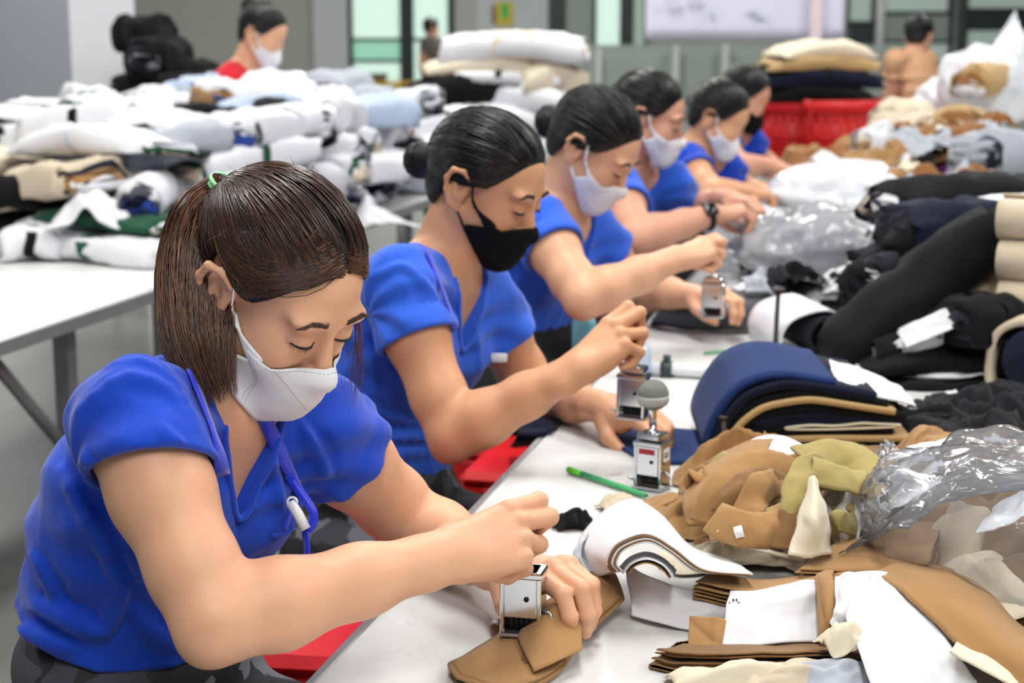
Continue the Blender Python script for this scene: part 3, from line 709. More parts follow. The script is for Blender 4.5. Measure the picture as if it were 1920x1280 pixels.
M_PANE = glow('daylit_glass', (206, 232, 218), 0.62); M_PANE2 = glow('daylit_green_glass', (150, 205, 180), 0.5); M_PANE3 = glow('dim_daylit_glass', (158, 176, 166), 0.42)
M_LAMP = glow('lamp_diffuser', (255, 252, 245), 6.0)
YB = 28.0
v, f = box((-24, -8, -.1), (24, YB + .3, 0)); struct(obj('floor', v, f, M_FLOOR, smooth=False))
v, f = box((-24, -8, CEIL), (24, YB + .3, CEIL + .1)); struct(obj('ceiling', v, f, M_CEIL, smooth=False))
v, f = box((-24, YB, 0), (24, YB + .25, CEIL)); wb = struct(obj('wall_back', v, f, M_WALL, smooth=False))
def panel(name, px0, px1, py0, py1, Y, th, m, parent=None, bev=0.0):
    a, b = Wp(px0, py1, Y), Wp(px1, py0, Y); zl = max(a[2], 0.0)
    v, f = box((a[0], Y - th, zl), (b[0], Y, b[2]), bev); return obj(name, v, f, m, parent, smooth=False)
# left stretch of wall, darker, and the light door surround beside it
struct(panel('trim_1', 592, 648, -260, 190, YB, .16, M_FRAMEL))
struct(panel('trim_2', 255, 592, -260, 150, YB, .06, mat('olive_grey_paint', (168, 170, 162), .75, var=.04)))
WIN = [  # px0, px1, top, bottom, panes (list of (py0, py1, material))
    (652, 757, -240, 196, [(-240, 72, M_PANE), (76, 112, M_PANE2), (116, 190, M_PANE)]),
    (768, 846, -240, 196, [(-240, 72, M_PANE), (76, 190, M_PANE)]),
    (1115, 1166, -240, 96, [(-240, 88, M_PANE)]),
    (1186, 1212, -240, 96, [(-240, 88, M_PANE3)]),
    (1592, 1640, -240, 110, [(-240, 40, M_PANE3), (44, 104, M_FRAME)]),
    (1656, 1786, -240, 120, [(-240, 22, M_PANE3), (26, 76, M_WALLD), (80, 116, M_PANE3)]),
    (1812, 1990, -240, 120, [(-240, 16, M_PANE3), (20, 52, M_FRAME), (56, 116, M_PANE3)])]
for i, (x0, x1, t0, t1, pn) in enumerate(WIN):
    w = link('window_%d' % (i + 1), None); struct(w); w.location = tuple(Wp((x0 + x1) / 2, t1, YB)); w.location.z = max(w.location.z, 0); wl = np.array(w.location)
    def wp_(nm, a0, a1, b0, b1, th, m, dy=0):
        a, b = Wp(a0, b1, YB), Wp(a1, b0, YB); v, f = box((a[0], YB - .02 - th - dy, max(a[2], 0.02)), (b[0], YB - .02 - dy, b[2])); obj(nm, v - wl, f, m, w, smooth=False)
    for y0, y1, m in pn: wp_('pane', x0, x1, y0, y1, .02, m)
    for xx in (x0, x1): wp_('window_frame', xx - 5, xx + 5, t0, t1, .10, M_FRAME)
    for y0, y1, m in pn[:-1]: wp_('mullion', x0, x1, y1 - 1, y1 + 5, .06, M_FRAME)
for k, (x0, x1, m) in enumerate(((850, 892, M_WALL), (893, 1028, M_FRAMEL), (1030, 1060, M_FRAME), (1062, 1112, M_WALLD), (1168, 1186, M_FRAME))):
    struct(panel('trim_%d' % (3 + k), x0, x1, -260, 190 if x1 < 1029 else 120, YB, .12, m))
v = panel('wall_low', 1064, 1700, 84, 330, YB - 1.2, .2, M_WALLD); struct(v)
struct(panel('trim_8', 1786, 1812, -260, 210, YB - 3, .3, mat('black_post_paint', (38, 44, 46), .6)))
for k, (x, y0, y1) in enumerate(((1122, 92, 190), (1266, 84, 190), (1358, 82, 190))):
    a = Wp(x, y1, YB - 1.6); b = Wp(x, y0, YB - 1.6)
    v, f = tube([(0, 0, 0), (0, 0, b[2] - a[2] + .6)], .05, 10); o = obj('rail_post', v, f, M_FRAMEL, loc=(a[0], a[1], a[2] - .6))
    tag(o, ('slim pale rail post left of the banner', 'slim pale rail post under the left end of the banner', 'slim pale rail post under the middle of the banner')[k], 'post')
a = Wp(1648, 160, 20); b = Wp(1655, -60, 20)
tag(obj('pipe', *tube([(0, 0, 0), tuple(b - a)], .045, 10), M_FRAMEL, loc=a), 'tall pale pipe leaning slightly, right of the white banner', 'pipe')
# white banner with faint print
M_BAN = mat('banner_vinyl', (226, 226, 246), .6, var=.02, vscale=2)
Yb = 17.0; a, b = Wp(1210, 74, Yb), Wp(1588, -120, Yb); ban = thing('banner', 'large pale lilac banner hung high at the back', 'banner', (a[0], a[1], a[2]))
nu = 25; G = np.array([[(x, .03 * math.sin(x * 5 + z_), z_) for z_ in np.linspace(0, b[2] - a[2], 9)] for x in np.linspace(0, b[0] - a[0], nu)]); v, f = thick_grid(G, .008); obj('sheet', v, f, M_BAN, ban)
M_PR = mat('faint_print', (206, 207, 230), .6)
for (x, y, w_, h_) in ((1258, 2, 26, 7), (1300, 0, 26, 7), (1331, 24, 6, 16), (1412, 22, 22, 5), (1425, 30, 24, 4)):
    q = Wp(x, y, Yb) - a; sc = Yb / F_PX; v, f = box((q[0] - w_ * sc / 2, -.06, q[2] - h_ * sc / 2), (q[0] + w_ * sc / 2, -.045, q[2] + h_ * sc / 2)); obj('print_mark', v, f, M_PR, ban, smooth=False)
q = Wp(1528, 20, Yb) - a; v, f = box((q[0] - .05, -.06, q[2] - .28), (q[0] + .06, -.045, q[2] + .5)); obj('print_mark', v, f, mat('faint_pink_print', (236, 216, 224), .6), ban, smooth=False)
for x in (.05, b[0] - a[0] - .05): v, f = tube([(x, .02, b[2] - a[2]), (x, .02, CEIL - a[2])], .012, 6); obj('hanging_cord', v, f, M_FRAME, ban)
# square column on the left, corner towards us
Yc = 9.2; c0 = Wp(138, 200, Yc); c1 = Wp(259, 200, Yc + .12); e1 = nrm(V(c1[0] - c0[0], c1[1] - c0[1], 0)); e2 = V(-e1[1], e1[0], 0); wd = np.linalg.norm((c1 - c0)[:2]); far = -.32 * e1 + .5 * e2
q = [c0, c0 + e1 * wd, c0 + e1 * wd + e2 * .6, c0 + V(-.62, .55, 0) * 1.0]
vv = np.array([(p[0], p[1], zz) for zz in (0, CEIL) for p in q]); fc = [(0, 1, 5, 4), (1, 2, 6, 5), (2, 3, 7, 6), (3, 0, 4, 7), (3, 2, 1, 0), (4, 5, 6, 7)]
struct(obj('wall_column', vv, fc, [M_COL_LIT, M_COL_SHADE], smooth=False, fmat=[0, 1, 1, 1, 1, 1]))  # front face in the lit tone, other faces in the painted-in shade
# ceiling lamps: housing + diffuser; the last row is added to brighten the far walls
for (lx, ly), lab in zip(((-3.4, 3.2), (0.2, 3.2), (3.8, 3.2), (-3.4, 8.2), (0.2, 8.2), (3.8, 8.2), (0.2, 14.5), (5.0, 14.5), (-5, 14.5), (0.2, -1.2), (3.8, -1.2), (-5, 22.5), (0.2, 22.5), (5.5, 22.5)), range(14)):
    t = thing('ceiling_lamp', 'long white tube lamp on the hall ceiling', 'lamp', (lx, ly, CEIL - .13), 0, 'hall ceiling lamps')
    v, f = box((-.28, -1.25, .04), (.28, 1.25, .13), .01); obj('housing', v, f, M_FRAMEL, t, smooth=False)
    v, f = box((-.25, -1.2, .0), (.25, 1.2, .04), .01); obj('diffuser', v, f, M_LAMP, t, smooth=False)

# ------------------------------------------------------------------ the long work table
TA, TBp = T(590, 1280), T(1050, 787); TD = nrm(TBp - TA); TN = V(TD[1], -TD[0], 0); TANG = math.atan2(TD[1], TD[0]) - math.pi / 2
def tabletop_mat():
    m = bpy.data.materials.new('worn_white_laminate'); m.use_nodes = True; nt = m.node_tree; b = nt.nodes['Principled BSDF']; L = nt.links.new
    tc = nt.nodes.new('ShaderNodeTexCoord')
    def noise(sc, det, lo, hi):
        n = nt.nodes.new('ShaderNodeTexNoise'); n.inputs['Scale'].default_value = sc; n.inputs['Detail'].default_value = det; L(tc.outputs['Object'], n.inputs['Vector'])
        r = nt.nodes.new('ShaderNodeMapRange'); r.inputs[1].default_value = lo; r.inputs[2].default_value = hi; L(n.outputs['Fac'], r.inputs[0]); return r.outputs[0]
    def mix(a, bcol, fac):
        x = nt.nodes.new('ShaderNodeMix'); x.data_type = 'RGBA'; L(fac, x.inputs[0])
        if isinstance(a, tuple): x.inputs[6].default_value = a
        else: L(a, x.inputs[6])
        x.inputs[7].default_value = bcol; return x.outputs[2]
    c = mix(lin((216, 217, 216)), lin((196, 197, 195)), noise(5, 6, .42, .72))
    c = mix(c, lin((150, 146, 138)), noise(17, 8, .66, .80)); c = mix(c, lin((120, 114, 104)), noise(60, 3, .74, .80))
    L(c, b.inputs['Base Color']); b.inputs['Roughness'].default_value = 0.38; b.inputs['Specular IOR Level'].default_value = 0.4; return m
M_TOP = tabletop_mat(); M_EDGE = mat('aluminium_edge', (176, 178, 180), .38, metal=.7); M_LEG = mat('grey_steel_leg', (150, 153, 156), .4, metal=.6)
M_TOP2 = mat('clean_white_laminate', (226, 227, 226), .4, var=.02, vscale=3)
def work_table(name, label, org, ang, n0, n1, t0, t1, topm, legs):
    """local x = across, y = along"""
    t = thing(name, label, 'table', (org[0], org[1], 0), ang)
    v, f = box((n0, t0, .726), (n1, t1, .75), .002); obj('table_top', v, f, topm, t, smooth=False)
    e = .012
    for q in (((n0 - e, t0 - e, .716), (n0, t1 + e, .7495)), ((n1, t0 - e, .716), (n1 + e, t1 + e, .7495)), ((n0, t0 - e, .716), (n1, t0, .7495)), ((n0, t1, .716), (n1, t1 + e, .7495))):
        v, f = box(*q, .002); obj('edge_trim', v, f, M_EDGE, t, smooth=False)
    for y in legs:
        for x in (n0 + .12, n1 - .12):
            v, f = box((x - .022, y - .022, .0), (x + .022, y + .022, .69), .003); obj('leg', v, f, M_LEG, t, smooth=False)
            y2 = y + .36 * (1 if y < (t0 + t1) / 2 else -1); v, f = tube([(x, y + (.02 if y2 > y else -.02), .38), (x, y2, .70)], .016, 6); obj('brace', v, f, M_LEG, t)
        v, f = box((n0 + .1, y - .02, .69), (n1 - .1, y + .02, .726), .002); obj('cross_rail', v, f, M_LEG, t, smooth=False)
    for x in (n0 + .12, n1 - .12):
        v, f = box((x - .018, t0 + .06, .69), (x + .018, t1 - .06, .7255), .002); obj('side_rail', v, f, M_LEG, t, smooth=False)
    return t
work_table('work_table', 'long white work table covered with cut fabric in front of the workers', TA, TANG, 0, 1.75, -1.4, 8.2, M_TOP, (-1.1, 2.0, 5.0, 7.8))
LA, LB = T(0, 640), T(310, 537); LD = nrm(LB - LA); LANG = math.atan2(LD[1], LD[0]) - math.pi / 2
seam = float((T(290, 541) - LA) @ LD)
work_table('side_table', 'bare white folding table with steel legs on the left, nearer of the two', LA, LANG, -1.5, -.012, -1.6, seam - .014, M_TOP2, (-1.3, seam - .26))
work_table('side_table', 'white table heaped with paper-wrapped bundles behind the bare one', LA, LANG, -1.5, -.012, seam + .014, seam + 3.3, M_TOP2, (seam + .28, seam + 3.0))

# red moulded plastic stools
M_REDP = mat('red_plastic', (214, 26, 30), .38, var=.03)
def stool(loc, rz, H, label, group=None):
    t = thing('plastic_stool', label, 'stool', loc, rz, group)
    v, f = box((-.16, -.16, H - .03), (.16, .16, H), .014); obj('seat', v, f, M_REDP, t, smooth=False)
    for sx in (-1, 1):
        for sy in (-1, 1):
            a = (sx * .135, sy * .135, H - .03); b = (sx * .18, sy * .18, 0)
            vv = np.array([(b[0] + dx, b[1] + dy, 0) for dx, dy in ((-.022, -.022), (.022, -.022), (.022, .022), (-.022, .022))] + [(a[0] + dx, a[1] + dy, H - .03) for dx, dy in ((-.025, -.025), (.025, -.025), (.025, .025), (-.025, .025))])
            obj('leg', vv, [(0, 3, 2, 1), (4, 5, 6, 7), (0, 1, 5, 4), (1, 2, 6, 5), (2, 3, 7, 6), (3, 0, 4, 7)], M_REDP, t, smooth=False)
    for s_ in (-1, 1):
        v, f = box((-.15, s_ * .147 - .012, H - .17), (.15, s_ * .147 + .012, H - .03), .004); obj('apron', v, f, M_REDP, t, smooth=False)
        v, f = box((s_ * .147 - .012, -.15, H - .17), (s_ * .147 + .012, .15, H - .03), .004); obj('apron', v, f, M_REDP, t, smooth=False)
    return t

# small things far back: notice sign, crate and barrier by the glass door
a = Wp(946, 26, YB - .121); sg = thing('notice_sign', 'small yellow and green notice on the pale wall panel', 'sign', (a[0], a[1], a[2]))
for nm, q0, q1, cc in (('board', (-.14, -.02, -.19), (.14, 0, .19), (206, 190, 70)), ('green_mark', (-.05, -.035, -.06), (.06, -.02, .16), (70, 190, 90)), ('dark_mark', (-.20, -.02, -.15), (-.14, 0, .13), (120, 70, 60))): v, f = box(q0, q1, .004); obj(nm, v, f, mat('sign_' + nm, cc, .6), sg, smooth=False)
a = Wp(692, 190, YB - 1.0); cr = thing('crate', 'brown crate standing before the glass door', 'crate', (a[0], a[1], 0)); w_ = .26
v, f = box((-w_, -.3, .02), (w_, .3, .5), .01); obj('crate_body', v, f, mat('brown_crate', (112, 98, 86), .8), cr, smooth=False); v, f = box((-w_ - .02, -.32, .5), (w_ + .02, .32, .56), .01); obj('crate_lid', v, f, mat('brown_crate_lid', (96, 84, 74), .8), cr, smooth=False)
a = Wp(745, 186, YB - 1.4); br = thing('barrier', 'low yellow barrier beside the brown crate', 'barrier', (a[0], a[1], 0)); M_YEL = mat('yellow_paint', (206, 160, 40), .6)
for x in (-.35, .0, .35): v, f = tube([(x, 0, 0), (x, 0, .45)], .04, 8); obj('barrier_post', v, f, M_YEL, br)
v, f = tube([(-.38, 0, .43), (.38, 0, .43)], .035, 8); obj('barrier_rail', v, f, M_YEL, br)
# ------------------------------------------------------------------ cloth: bundles, sheets, crumpled pieces, plastic
def cloth(name, col, rough=.88, **k): return mat(name, col, rough, var=k.get('var', .08), vscale=k.get('vs', 9), bump=k.get('bump', .25), bscale=k.get('bs', 70), sheen=k.get('sheen', .15), spec=.2)
C = dict(white=mat('white_paper', (228, 229, 234), .7, var=.03, vscale=6, bump=.35, bscale=13, spec=.3), grey=cloth('pale_grey_lining', (176, 182, 192)), black=cloth('black_cloth', (14, 15, 19), sheen=.03), navy=cloth('navy_cloth', (17, 22, 42), sheen=.05),
         char=cloth('charcoal_cloth', (38, 40, 47), sheen=.05), green=cloth('bottle_green_cloth', (22, 74, 52)), beige=cloth('beige_cloth', (206, 190, 166)), khaki=cloth('khaki_twill', (164, 125, 80), bump=.5, bs=26), kdark=cloth('dark_khaki_twill', (128, 94, 58), bump=.5, bs=26),
         olive=cloth('olive_khaki_cloth', (168, 152, 96)), denim=cloth('blue_denim', (26, 50, 100), bs=160, sheen=.05), blue=cloth('royal_blue_lining', (40, 66, 150)), rust=cloth('rust_brown_cloth', (138, 92, 50)), cream=cloth('cream_cloth', (226, 214, 190)),
         dgrey=cloth('dark_grey_cloth', (76, 79, 87)), lblue=cloth('pale_blue_lining', (186, 202, 226)), purple=cloth('purple_cloth', (92, 20, 92)), tan=cloth('tan_cloth', (192, 160, 112)), black2=cloth('black_gauze', (30, 31, 36), sheen=.05))
def plastic(nm='clear_polythene', milk=.2, ior=1.34, bump=.5):
    m = bpy.data.materials.new(nm); m.use_nodes = True; nt = m.node_tree; L = nt.links.new
    for n in list(nt.nodes): nt.nodes.remove(n)
    o = nt.nodes.new('ShaderNodeOutputMaterial'); tr = nt.nodes.new('ShaderNodeBsdfTransparent'); tr.inputs[0].default_value = (.96, .97, .985, 1)
    gl = nt.nodes.new('ShaderNodeBsdfGlossy'); gl.inputs['Roughness'].default_value = .1; di = nt.nodes.new('ShaderNodeBsdfDiffuse'); di.inputs[0].default_value = lin((240, 243, 250))
    tl = nt.nodes.new('ShaderNodeBsdfTranslucent'); tl.inputs[0].default_value = lin((240, 243, 250)); m3 = nt.nodes.new('ShaderNodeMixShader'); m3.inputs[0].default_value = .5; L(di.outputs[0], m3.inputs[1]); L(tl.outputs[0], m3.inputs[2]); fr = nt.nodes.new('ShaderNodeFresnel'); fr.inputs[0].default_value = ior; m1 = nt.nodes.new('ShaderNodeMixShader'); m2 = nt.nodes.new('ShaderNodeMixShader'); m2.inputs[0].default_value = milk
    tc = nt.nodes.new('ShaderNodeTexCoord'); n = nt.nodes.new('ShaderNodeTexNoise'); n.inputs['Scale'].default_value = 17; n.inputs['Detail'].default_value = 3; n.inputs['Distortion'].default_value = 1.2
    bp = nt.nodes.new('ShaderNodeBump'); bp.inputs['Strength'].default_value = bump; bp.inputs['Distance'].default_value = .008
    L(tc.outputs['Object'], n.inputs['Vector']); L(n.outputs['Fac'], bp.inputs['Height']); L(bp.outputs[0], gl.inputs['Normal']); L(bp.outputs[0], fr.inputs['Normal'])
    L(tr.outputs[0], m2.inputs[1]); L(m3.outputs[0], m2.inputs[2]); L(fr.outputs[0], m1.inputs[0]); L(m2.outputs[0], m1.inputs[1]); L(gl.outputs[0], m1.inputs[2]); L(m1.outputs[0], o.inputs[0]); return m
M_PLAS = plastic(); M_PLAS2 = plastic('cloudy_polythene', .58, 1.45, .8)
def sup(th, e):
    c, s_ = math.cos(th), math.sin(th); return math.copysign(abs(c) ** e, c), math.copysign(abs(s_) ** e, s_)
BUNDLE_MESH = {}
def bundle_mesh(key, L, W, H, layers, seed, e=.55, sag=.02, tiew=.03):
    """nested folded layers, outermost first; returns [(part name, mesh, material key)]"""
    if key in BUNDLE_MESH: return BUNDLE_MESH[key]
    rs = np.random.RandomState(seed); out = []; n = len(layers); seg, st = 26, 15; ph = rs.uniform(0, 6, 4)
    for k, ck in enumerate(layers):
        a = W / 2 * (1 - .10 * k); b = H / 2 * (1 - .9 * k / n) if n > 1 else H / 2; Lk = L * (1 + .025 * k); vs = []
        zc = -(H / 2 - b) * rs.uniform(-.25, .5) if k else 0
        for i in range(st):
            x = (i / (st - 1) - .5) * Lk; pinch = 1 - .22 * math.exp(-((x) / (tiew * 1.4)) ** 2) if k == 0 else 1 - .24 * math.exp(-((x) / (tiew * 1.4)) ** 2)
            for j in range(seg):
                th = 2 * math.pi * j / seg; c, s_ = sup(th, e)
                y = a * c * (1 + .05 * math.sin(3 * x / L * 3 + ph[0])); z = b * s_ * pinch * (1 + .10 * math.sin(4 * x / L + 3 * c + ph[1]))
                vs.append((x + .012 * math.sin(5 * th + ph[2]) * (abs(i - (st - 1) / 2) > st / 2 - 1.2), y, H / 2 + zc + z - sag * (2 * x / L) ** 2 + .006 * math.sin(9 * y / W + ph[3] + x * 11)))
        f = [(i * seg + j, i * seg + (j + 1) % seg, (i + 1) * seg + (j + 1) % seg, (i + 1) * seg + j) for i in range(st - 1) for j in range(seg)]
        f += [tuple(range(seg))[::-1], tuple((st - 1) * seg + j for j in range(seg))]
        v = np.array(vs); wr = np.stack([vnoise(v * V(9, 16, 16) + seed * 3.1, 11 + seed + k_, 2) for k_ in range(2)], 1); v[:, 1] += .0045 * wr[:, 0]; v[:, 2] += .006 * wr[:, 1] * min(1, H / .08); v[:, 2] = np.maximum(v[:, 2], .002); me = mesh_data('bundle_layer', v, [q[::-1] for q in f]); me.materials.append(C[ck]); out.append(('cover' if k == 0 else 'folded_layer', me))
    BUNDLE_MESH[key] = out; return out
def tie_mesh(W, H, tiew, ck, e=.55):
    key = ('tie', W, H, tiew, ck)
    if key in BUNDLE_MESH: return BUNDLE_MESH[key]
    th = np.linspace(0, 2 * math.pi, 29)[:-1]; G = []
    for x in (-tiew / 2, -tiew / 4, tiew / 4, tiew / 2):
        row = []
        for t in th:
            c, s_ = sup(t, e); row.append((x + .006 * math.sin(3 * t), (W / 2 + .004) * c, H / 2 + (H / 2 * .80 + .004) * s_))
        G.append(row)
    G = np.array(G); n = 28; v = G.reshape(-1, 3); f = [(i * n + j, i * n + (j + 1) % n, (i + 1) * n + (j + 1) % n, (i + 1) * n + j) for i in range(3) for j in range(n)]
    v[:, 2] = np.maximum(v[:, 2], .001); me = mesh_data('tie', v, [q[::-1] for q in f]); me.materials.append(C[ck]); BUNDLE_MESH[key] = me; return me
def bundle(label, loc, rz, L, W, H, layers, seed=0, tie=None, tilt=(0, 0), group=None, e=.55, sag=.02, name='fabric_bundle', cat='bundle', tiew=.03):
    key = (L, W, H, tuple(layers), seed % 5, e, sag, tiew)
    t = thing(name, label, cat, loc, 0, group); t.rotation_euler = (tilt[0], tilt[1], rz)
    for nm, me in bundle_mesh(key, L, W, H, layers, seed % 5 + 1, e, sag, tiew): link(nm, me, None, t)
    if tie: link('tie_strip', tie_mesh(W, H, tiew, tie, e), None, t)
    return t
def patch(rows, nu, nv, t, noise=0.0, ns=8.0, seed=0, zmin=None, cre=0.0):
    """rows: list of lists of world points (a control net) -> thin solid"""
    R = np.array([catmull(r, nv) for r in rows]); G = np.stack([catmull(R[:, j], nu) for j in range(nv)], 1)
    if noise: 
        G = G + noise * np.stack([vnoise(G * ns, seed + k, 3) for k in range(3)], 2)
    if cre:                                         # straight creases, as in handled paper
        rs_ = np.random.RandomState(seed + 50); u, w = np.meshgrid(np.linspace(0, 1, nu), np.linspace(0, 1, nv), indexing='ij'); z_ = 0
        for _ in range(7):
            a = rs_.uniform(0, math.pi); q = (u - rs_.uniform(.1, .9)) * math.cos(a) + (w - rs_.uniform(.1, .9)) * math.sin(a); z_ = z_ + rs_.uniform(.3, 1) * np.clip(1 - np.abs(q) / rs_.uniform(.12, .35), 0, 1) * rs_.choice([-1, 1])
        nn = np.cross(np.gradient(G, axis=0), np.gradient(G, axis=1)); nn /= np.linalg.norm(nn, axis=2)[..., None] + 1e-12; G = G + nn * (cre * z_)[..., None]
    if zmin is not None: G[..., 2] = np.maximum(G[..., 2], zmin + t / 2 + .0005)
    return thick_grid(G, t)
def crumple(sx, sy, hgt, seed, n=36, folds=9, tight=.55, t=.0014, fw=1.0):
    """a dropped piece of cloth: rounded ridges with sharp valleys, leaning over, edges resting low"""
    rs = np.random.RandomState(seed); u, v_ = np.meshgrid(np.linspace(-1, 1, n), np.linspace(-1, 1, n), indexing='ij'); z = np.zeros_like(u); q3 = np.stack([u * .7, v_ * .7, 0 * u + seed * .37], 2)
    wu, wv = u + .22 * vnoise(q3, seed, 2), v_ + .22 * vnoise(q3, seed + 1, 2); lean = np.zeros((n, n, 2))
    for i in range(folds):
        a = rs.uniform(0, math.pi); d0 = rs.uniform(-.75, .75); w = rs.uniform(.13, .34) * fw; am = rs.uniform(.45, 1.0)
        d = wu * math.cos(a) + wv * math.sin(a) - d0; al = -wu * math.sin(a) + wv * math.cos(a); env = np.exp(-((al - rs.uniform(-.5, .5)) / rs.uniform(.5, 1.0)) ** 2)
        r_ = am * np.exp(-(d / w) ** 2) * env; new = np.maximum(z, r_); lean += (r_ - z > 0)[..., None] * r_[..., None] * np.array([math.cos(a), math.sin(a)]) * rs.uniform(-.35, .35); z = .75 * new + .25 * (z + r_) * .7
    rr = np.sqrt(np.clip(u ** 2 + v_ ** 2, 0, 2)); dome = np.clip(1 - (rr / 1.25) ** 2.4, 0, 1); z = z / (z.max() + 1e-6); z = hgt * (.72 * z * (.35 + .65 * dome) + .28 * dome) + .10 * hgt * vnoise(q3 * 3, seed + 2, 2) * dome
    ex = 1 - .22 * (rr > 0) * (.5 + .5 * vnoise(q3 * 1.2, seed + 3, 2)) * np.clip(rr, 0, 1); ox, oy = u * ex + .5 * lean[..., 0] * tight, v_ * ex + .5 * lean[..., 1] * tight
    G = np.stack([ox * sx / 2, oy * sy / 2, np.maximum(z, .0008) + t], 2)
    for _ in range(1):
        K = G.copy(); K[1:-1] = .5 * G[1:-1] + .25 * (G[:-2] + G[2:]); K2 = K.copy(); K2[:, 1:-1] = .5 * K[:, 1:-1] + .25 * (K[:, :-2] + K[:, 2:]); G = K2
    return thick_grid(G, t)
CR = {}
def crumpled(name, label, cat, loc, rz, sx, sy, h, seed, ck, group=None, n=34, tilt=(0, 0), folds=9, sc=1.0, tight=.55, fw=1.0):
    key = (sx, sy, h, seed, ck, n, folds, tight, fw)
    if key not in CR:
        v, f = crumple(sx, sy, h, seed, n, folds, tight, fw=fw); me = mesh_data(name, v, f); me.materials.append(C[ck] if isinstance(ck, str) else ck); CR[key] = me
    o = link(name, CR[key], None, None, loc, (tilt[0], tilt[1], rz)); o.scale = (sc, sc, sc); return tag(o, label, cat, group)
def bag(name, label, loc, sx, sy, sz, seed, rz=0, group=None, n=40, neck=False, cat='plastic bag', m=None, rough=1.0):
    """crumpled transparent polythene: closed sack skin with sharp creases"""
    rs = np.random.RandomState(seed); th, ph = np.meshgrid(np.linspace(0, 2 * math.pi, n, endpoint=False), np.linspace(.02, math.pi - .02, n // 2), indexing='ij')
    d = np.stack([np.cos(th) * np.sin(ph), np.sin(th) * np.sin(ph), np.cos(ph)], 2); r = np.ones_like(th)
    for i in range(22):
        a = rs.normal(size=3); a /= np.linalg.norm(a); q = d @ a - rs.uniform(-.5, .5); r += .055 * rough * (1 - np.abs(np.clip(q / .16, -1, 1))) * rs.choice([-1, 1, 1])
    r += .10 * vnoise(d * .8, seed, 2)
    p = d * r[..., None] * np.array([sx, sy, sz]) / 2
    if neck: 
        k = np.clip((d[..., 2] - .55) / .45, 0, 1); p[..., 0] *= 1 - .75 * k; p[..., 1] *= 1 - .75 * k; p[..., 2] += k * sz * .22
    p[..., 2] += sz / 2; p[..., 2] = np.maximum(p[..., 2], .004)
    nt_, np_ = th.shape; v = p.reshape(-1, 3); f = [(i * np_ + j, ((i + 1) % nt_) * np_ + j, ((i + 1) % nt_) * np_ + j + 1, i * np_ + j + 1) for i in range(nt_) for j in range(np_ - 1)]
    o = obj(name, v, [q[::-1] for q in f], m or M_PLAS, loc=loc, rot=(0, 0, rz)); return tag(o, label, cat, group)
def on(px, py, Y, z=None):
    """place from a pixel and a depth; optional height override"""
    p = P(px, py, Y)
    if z is not None: p = V(p[0], p[1], z)
    return p
# ------------------------------------------------------------------ the workers at the long table
GW = 'workers in blue along the table'
W1 = person('person', 'woman in royal blue shirt with brown ponytail and white mask, nearest at the table', GW, dict(
    h=.0020, head=(508, 553, 1.87), head_rot=(38, 32, 0), neck=(400, 735, 1.90), pelvis=(235, 1335, 2.06),
    shR=(250, 795, 1.77), elR=(405, 1165, 1.69), wrR=(846, 1040, 1.81), knR=(958, 1000, 1.855),
    shL=(585, 800, 2.01), elL=(780, 985, 2.21), wrL=(955, 1070, 2.02), knL=(1040, 1072, 1.95),
    poseR='grip', poseL='press', backR=(.2, -.72, .66), backL=(.15, -.30, .9), skin=0, shirt=M_BLUE, trousers=M_CAMO, sleeve=.25, cutR=(-.3, 0, .05), seed=4, arm=1.04, vneck=.125, vw=.043, hem=.30, crease=.0046, folds=[([(120, 880), (185, 1000), (235, 1100)], 1.0), ([(235, 1095), (215, 1150), (190, 1190)], 1.1), ([(60, 1130), (130, 1160), (190, 1185)], 1.2), ([(245, 1130), (290, 1185), (340, 1215)], 1.1), ([(40, 1010), (90, 1070), (120, 1150)], .9), ([(205, 690), (270, 680), (340, 730)], .9), ([(150, 770), (230, 705), (320, 735), (365, 800)], 1.0), ([(300, 800), (350, 850), (380, 920)], .9), ([(420, 880), (445, 980), (480, 1060)], .9), ([(500, 820), (520, 900), (530, 960)], .8), ([(560, 790), (600, 850), (610, 890)], .8), ([(160, 850), (190, 930), (240, 1010)], .9), ([(20, 1180), (80, 1195), (140, 1215)], 1.1)], hand_s=1.06,
    hair=dict(cap=M_HAIRDC, mat=M_HAIRD, n=2600, tie=(440, 362, 1.85), rad=.0009, puff=.05, seg=13), brow=M_BROW2,
    peak=-.012, mask=dict(mat=M_MASKW, strap=M_STRAP, notch=.46, bill=.011, am=84, stitch=[((-.62, .05), (-.52, .97), 26), ((-.66, .05), (-.56, .97), 26), ((-.42, .03), (-.02, .62), 26), ((-.5, .035), (.1, .035), 26)])))
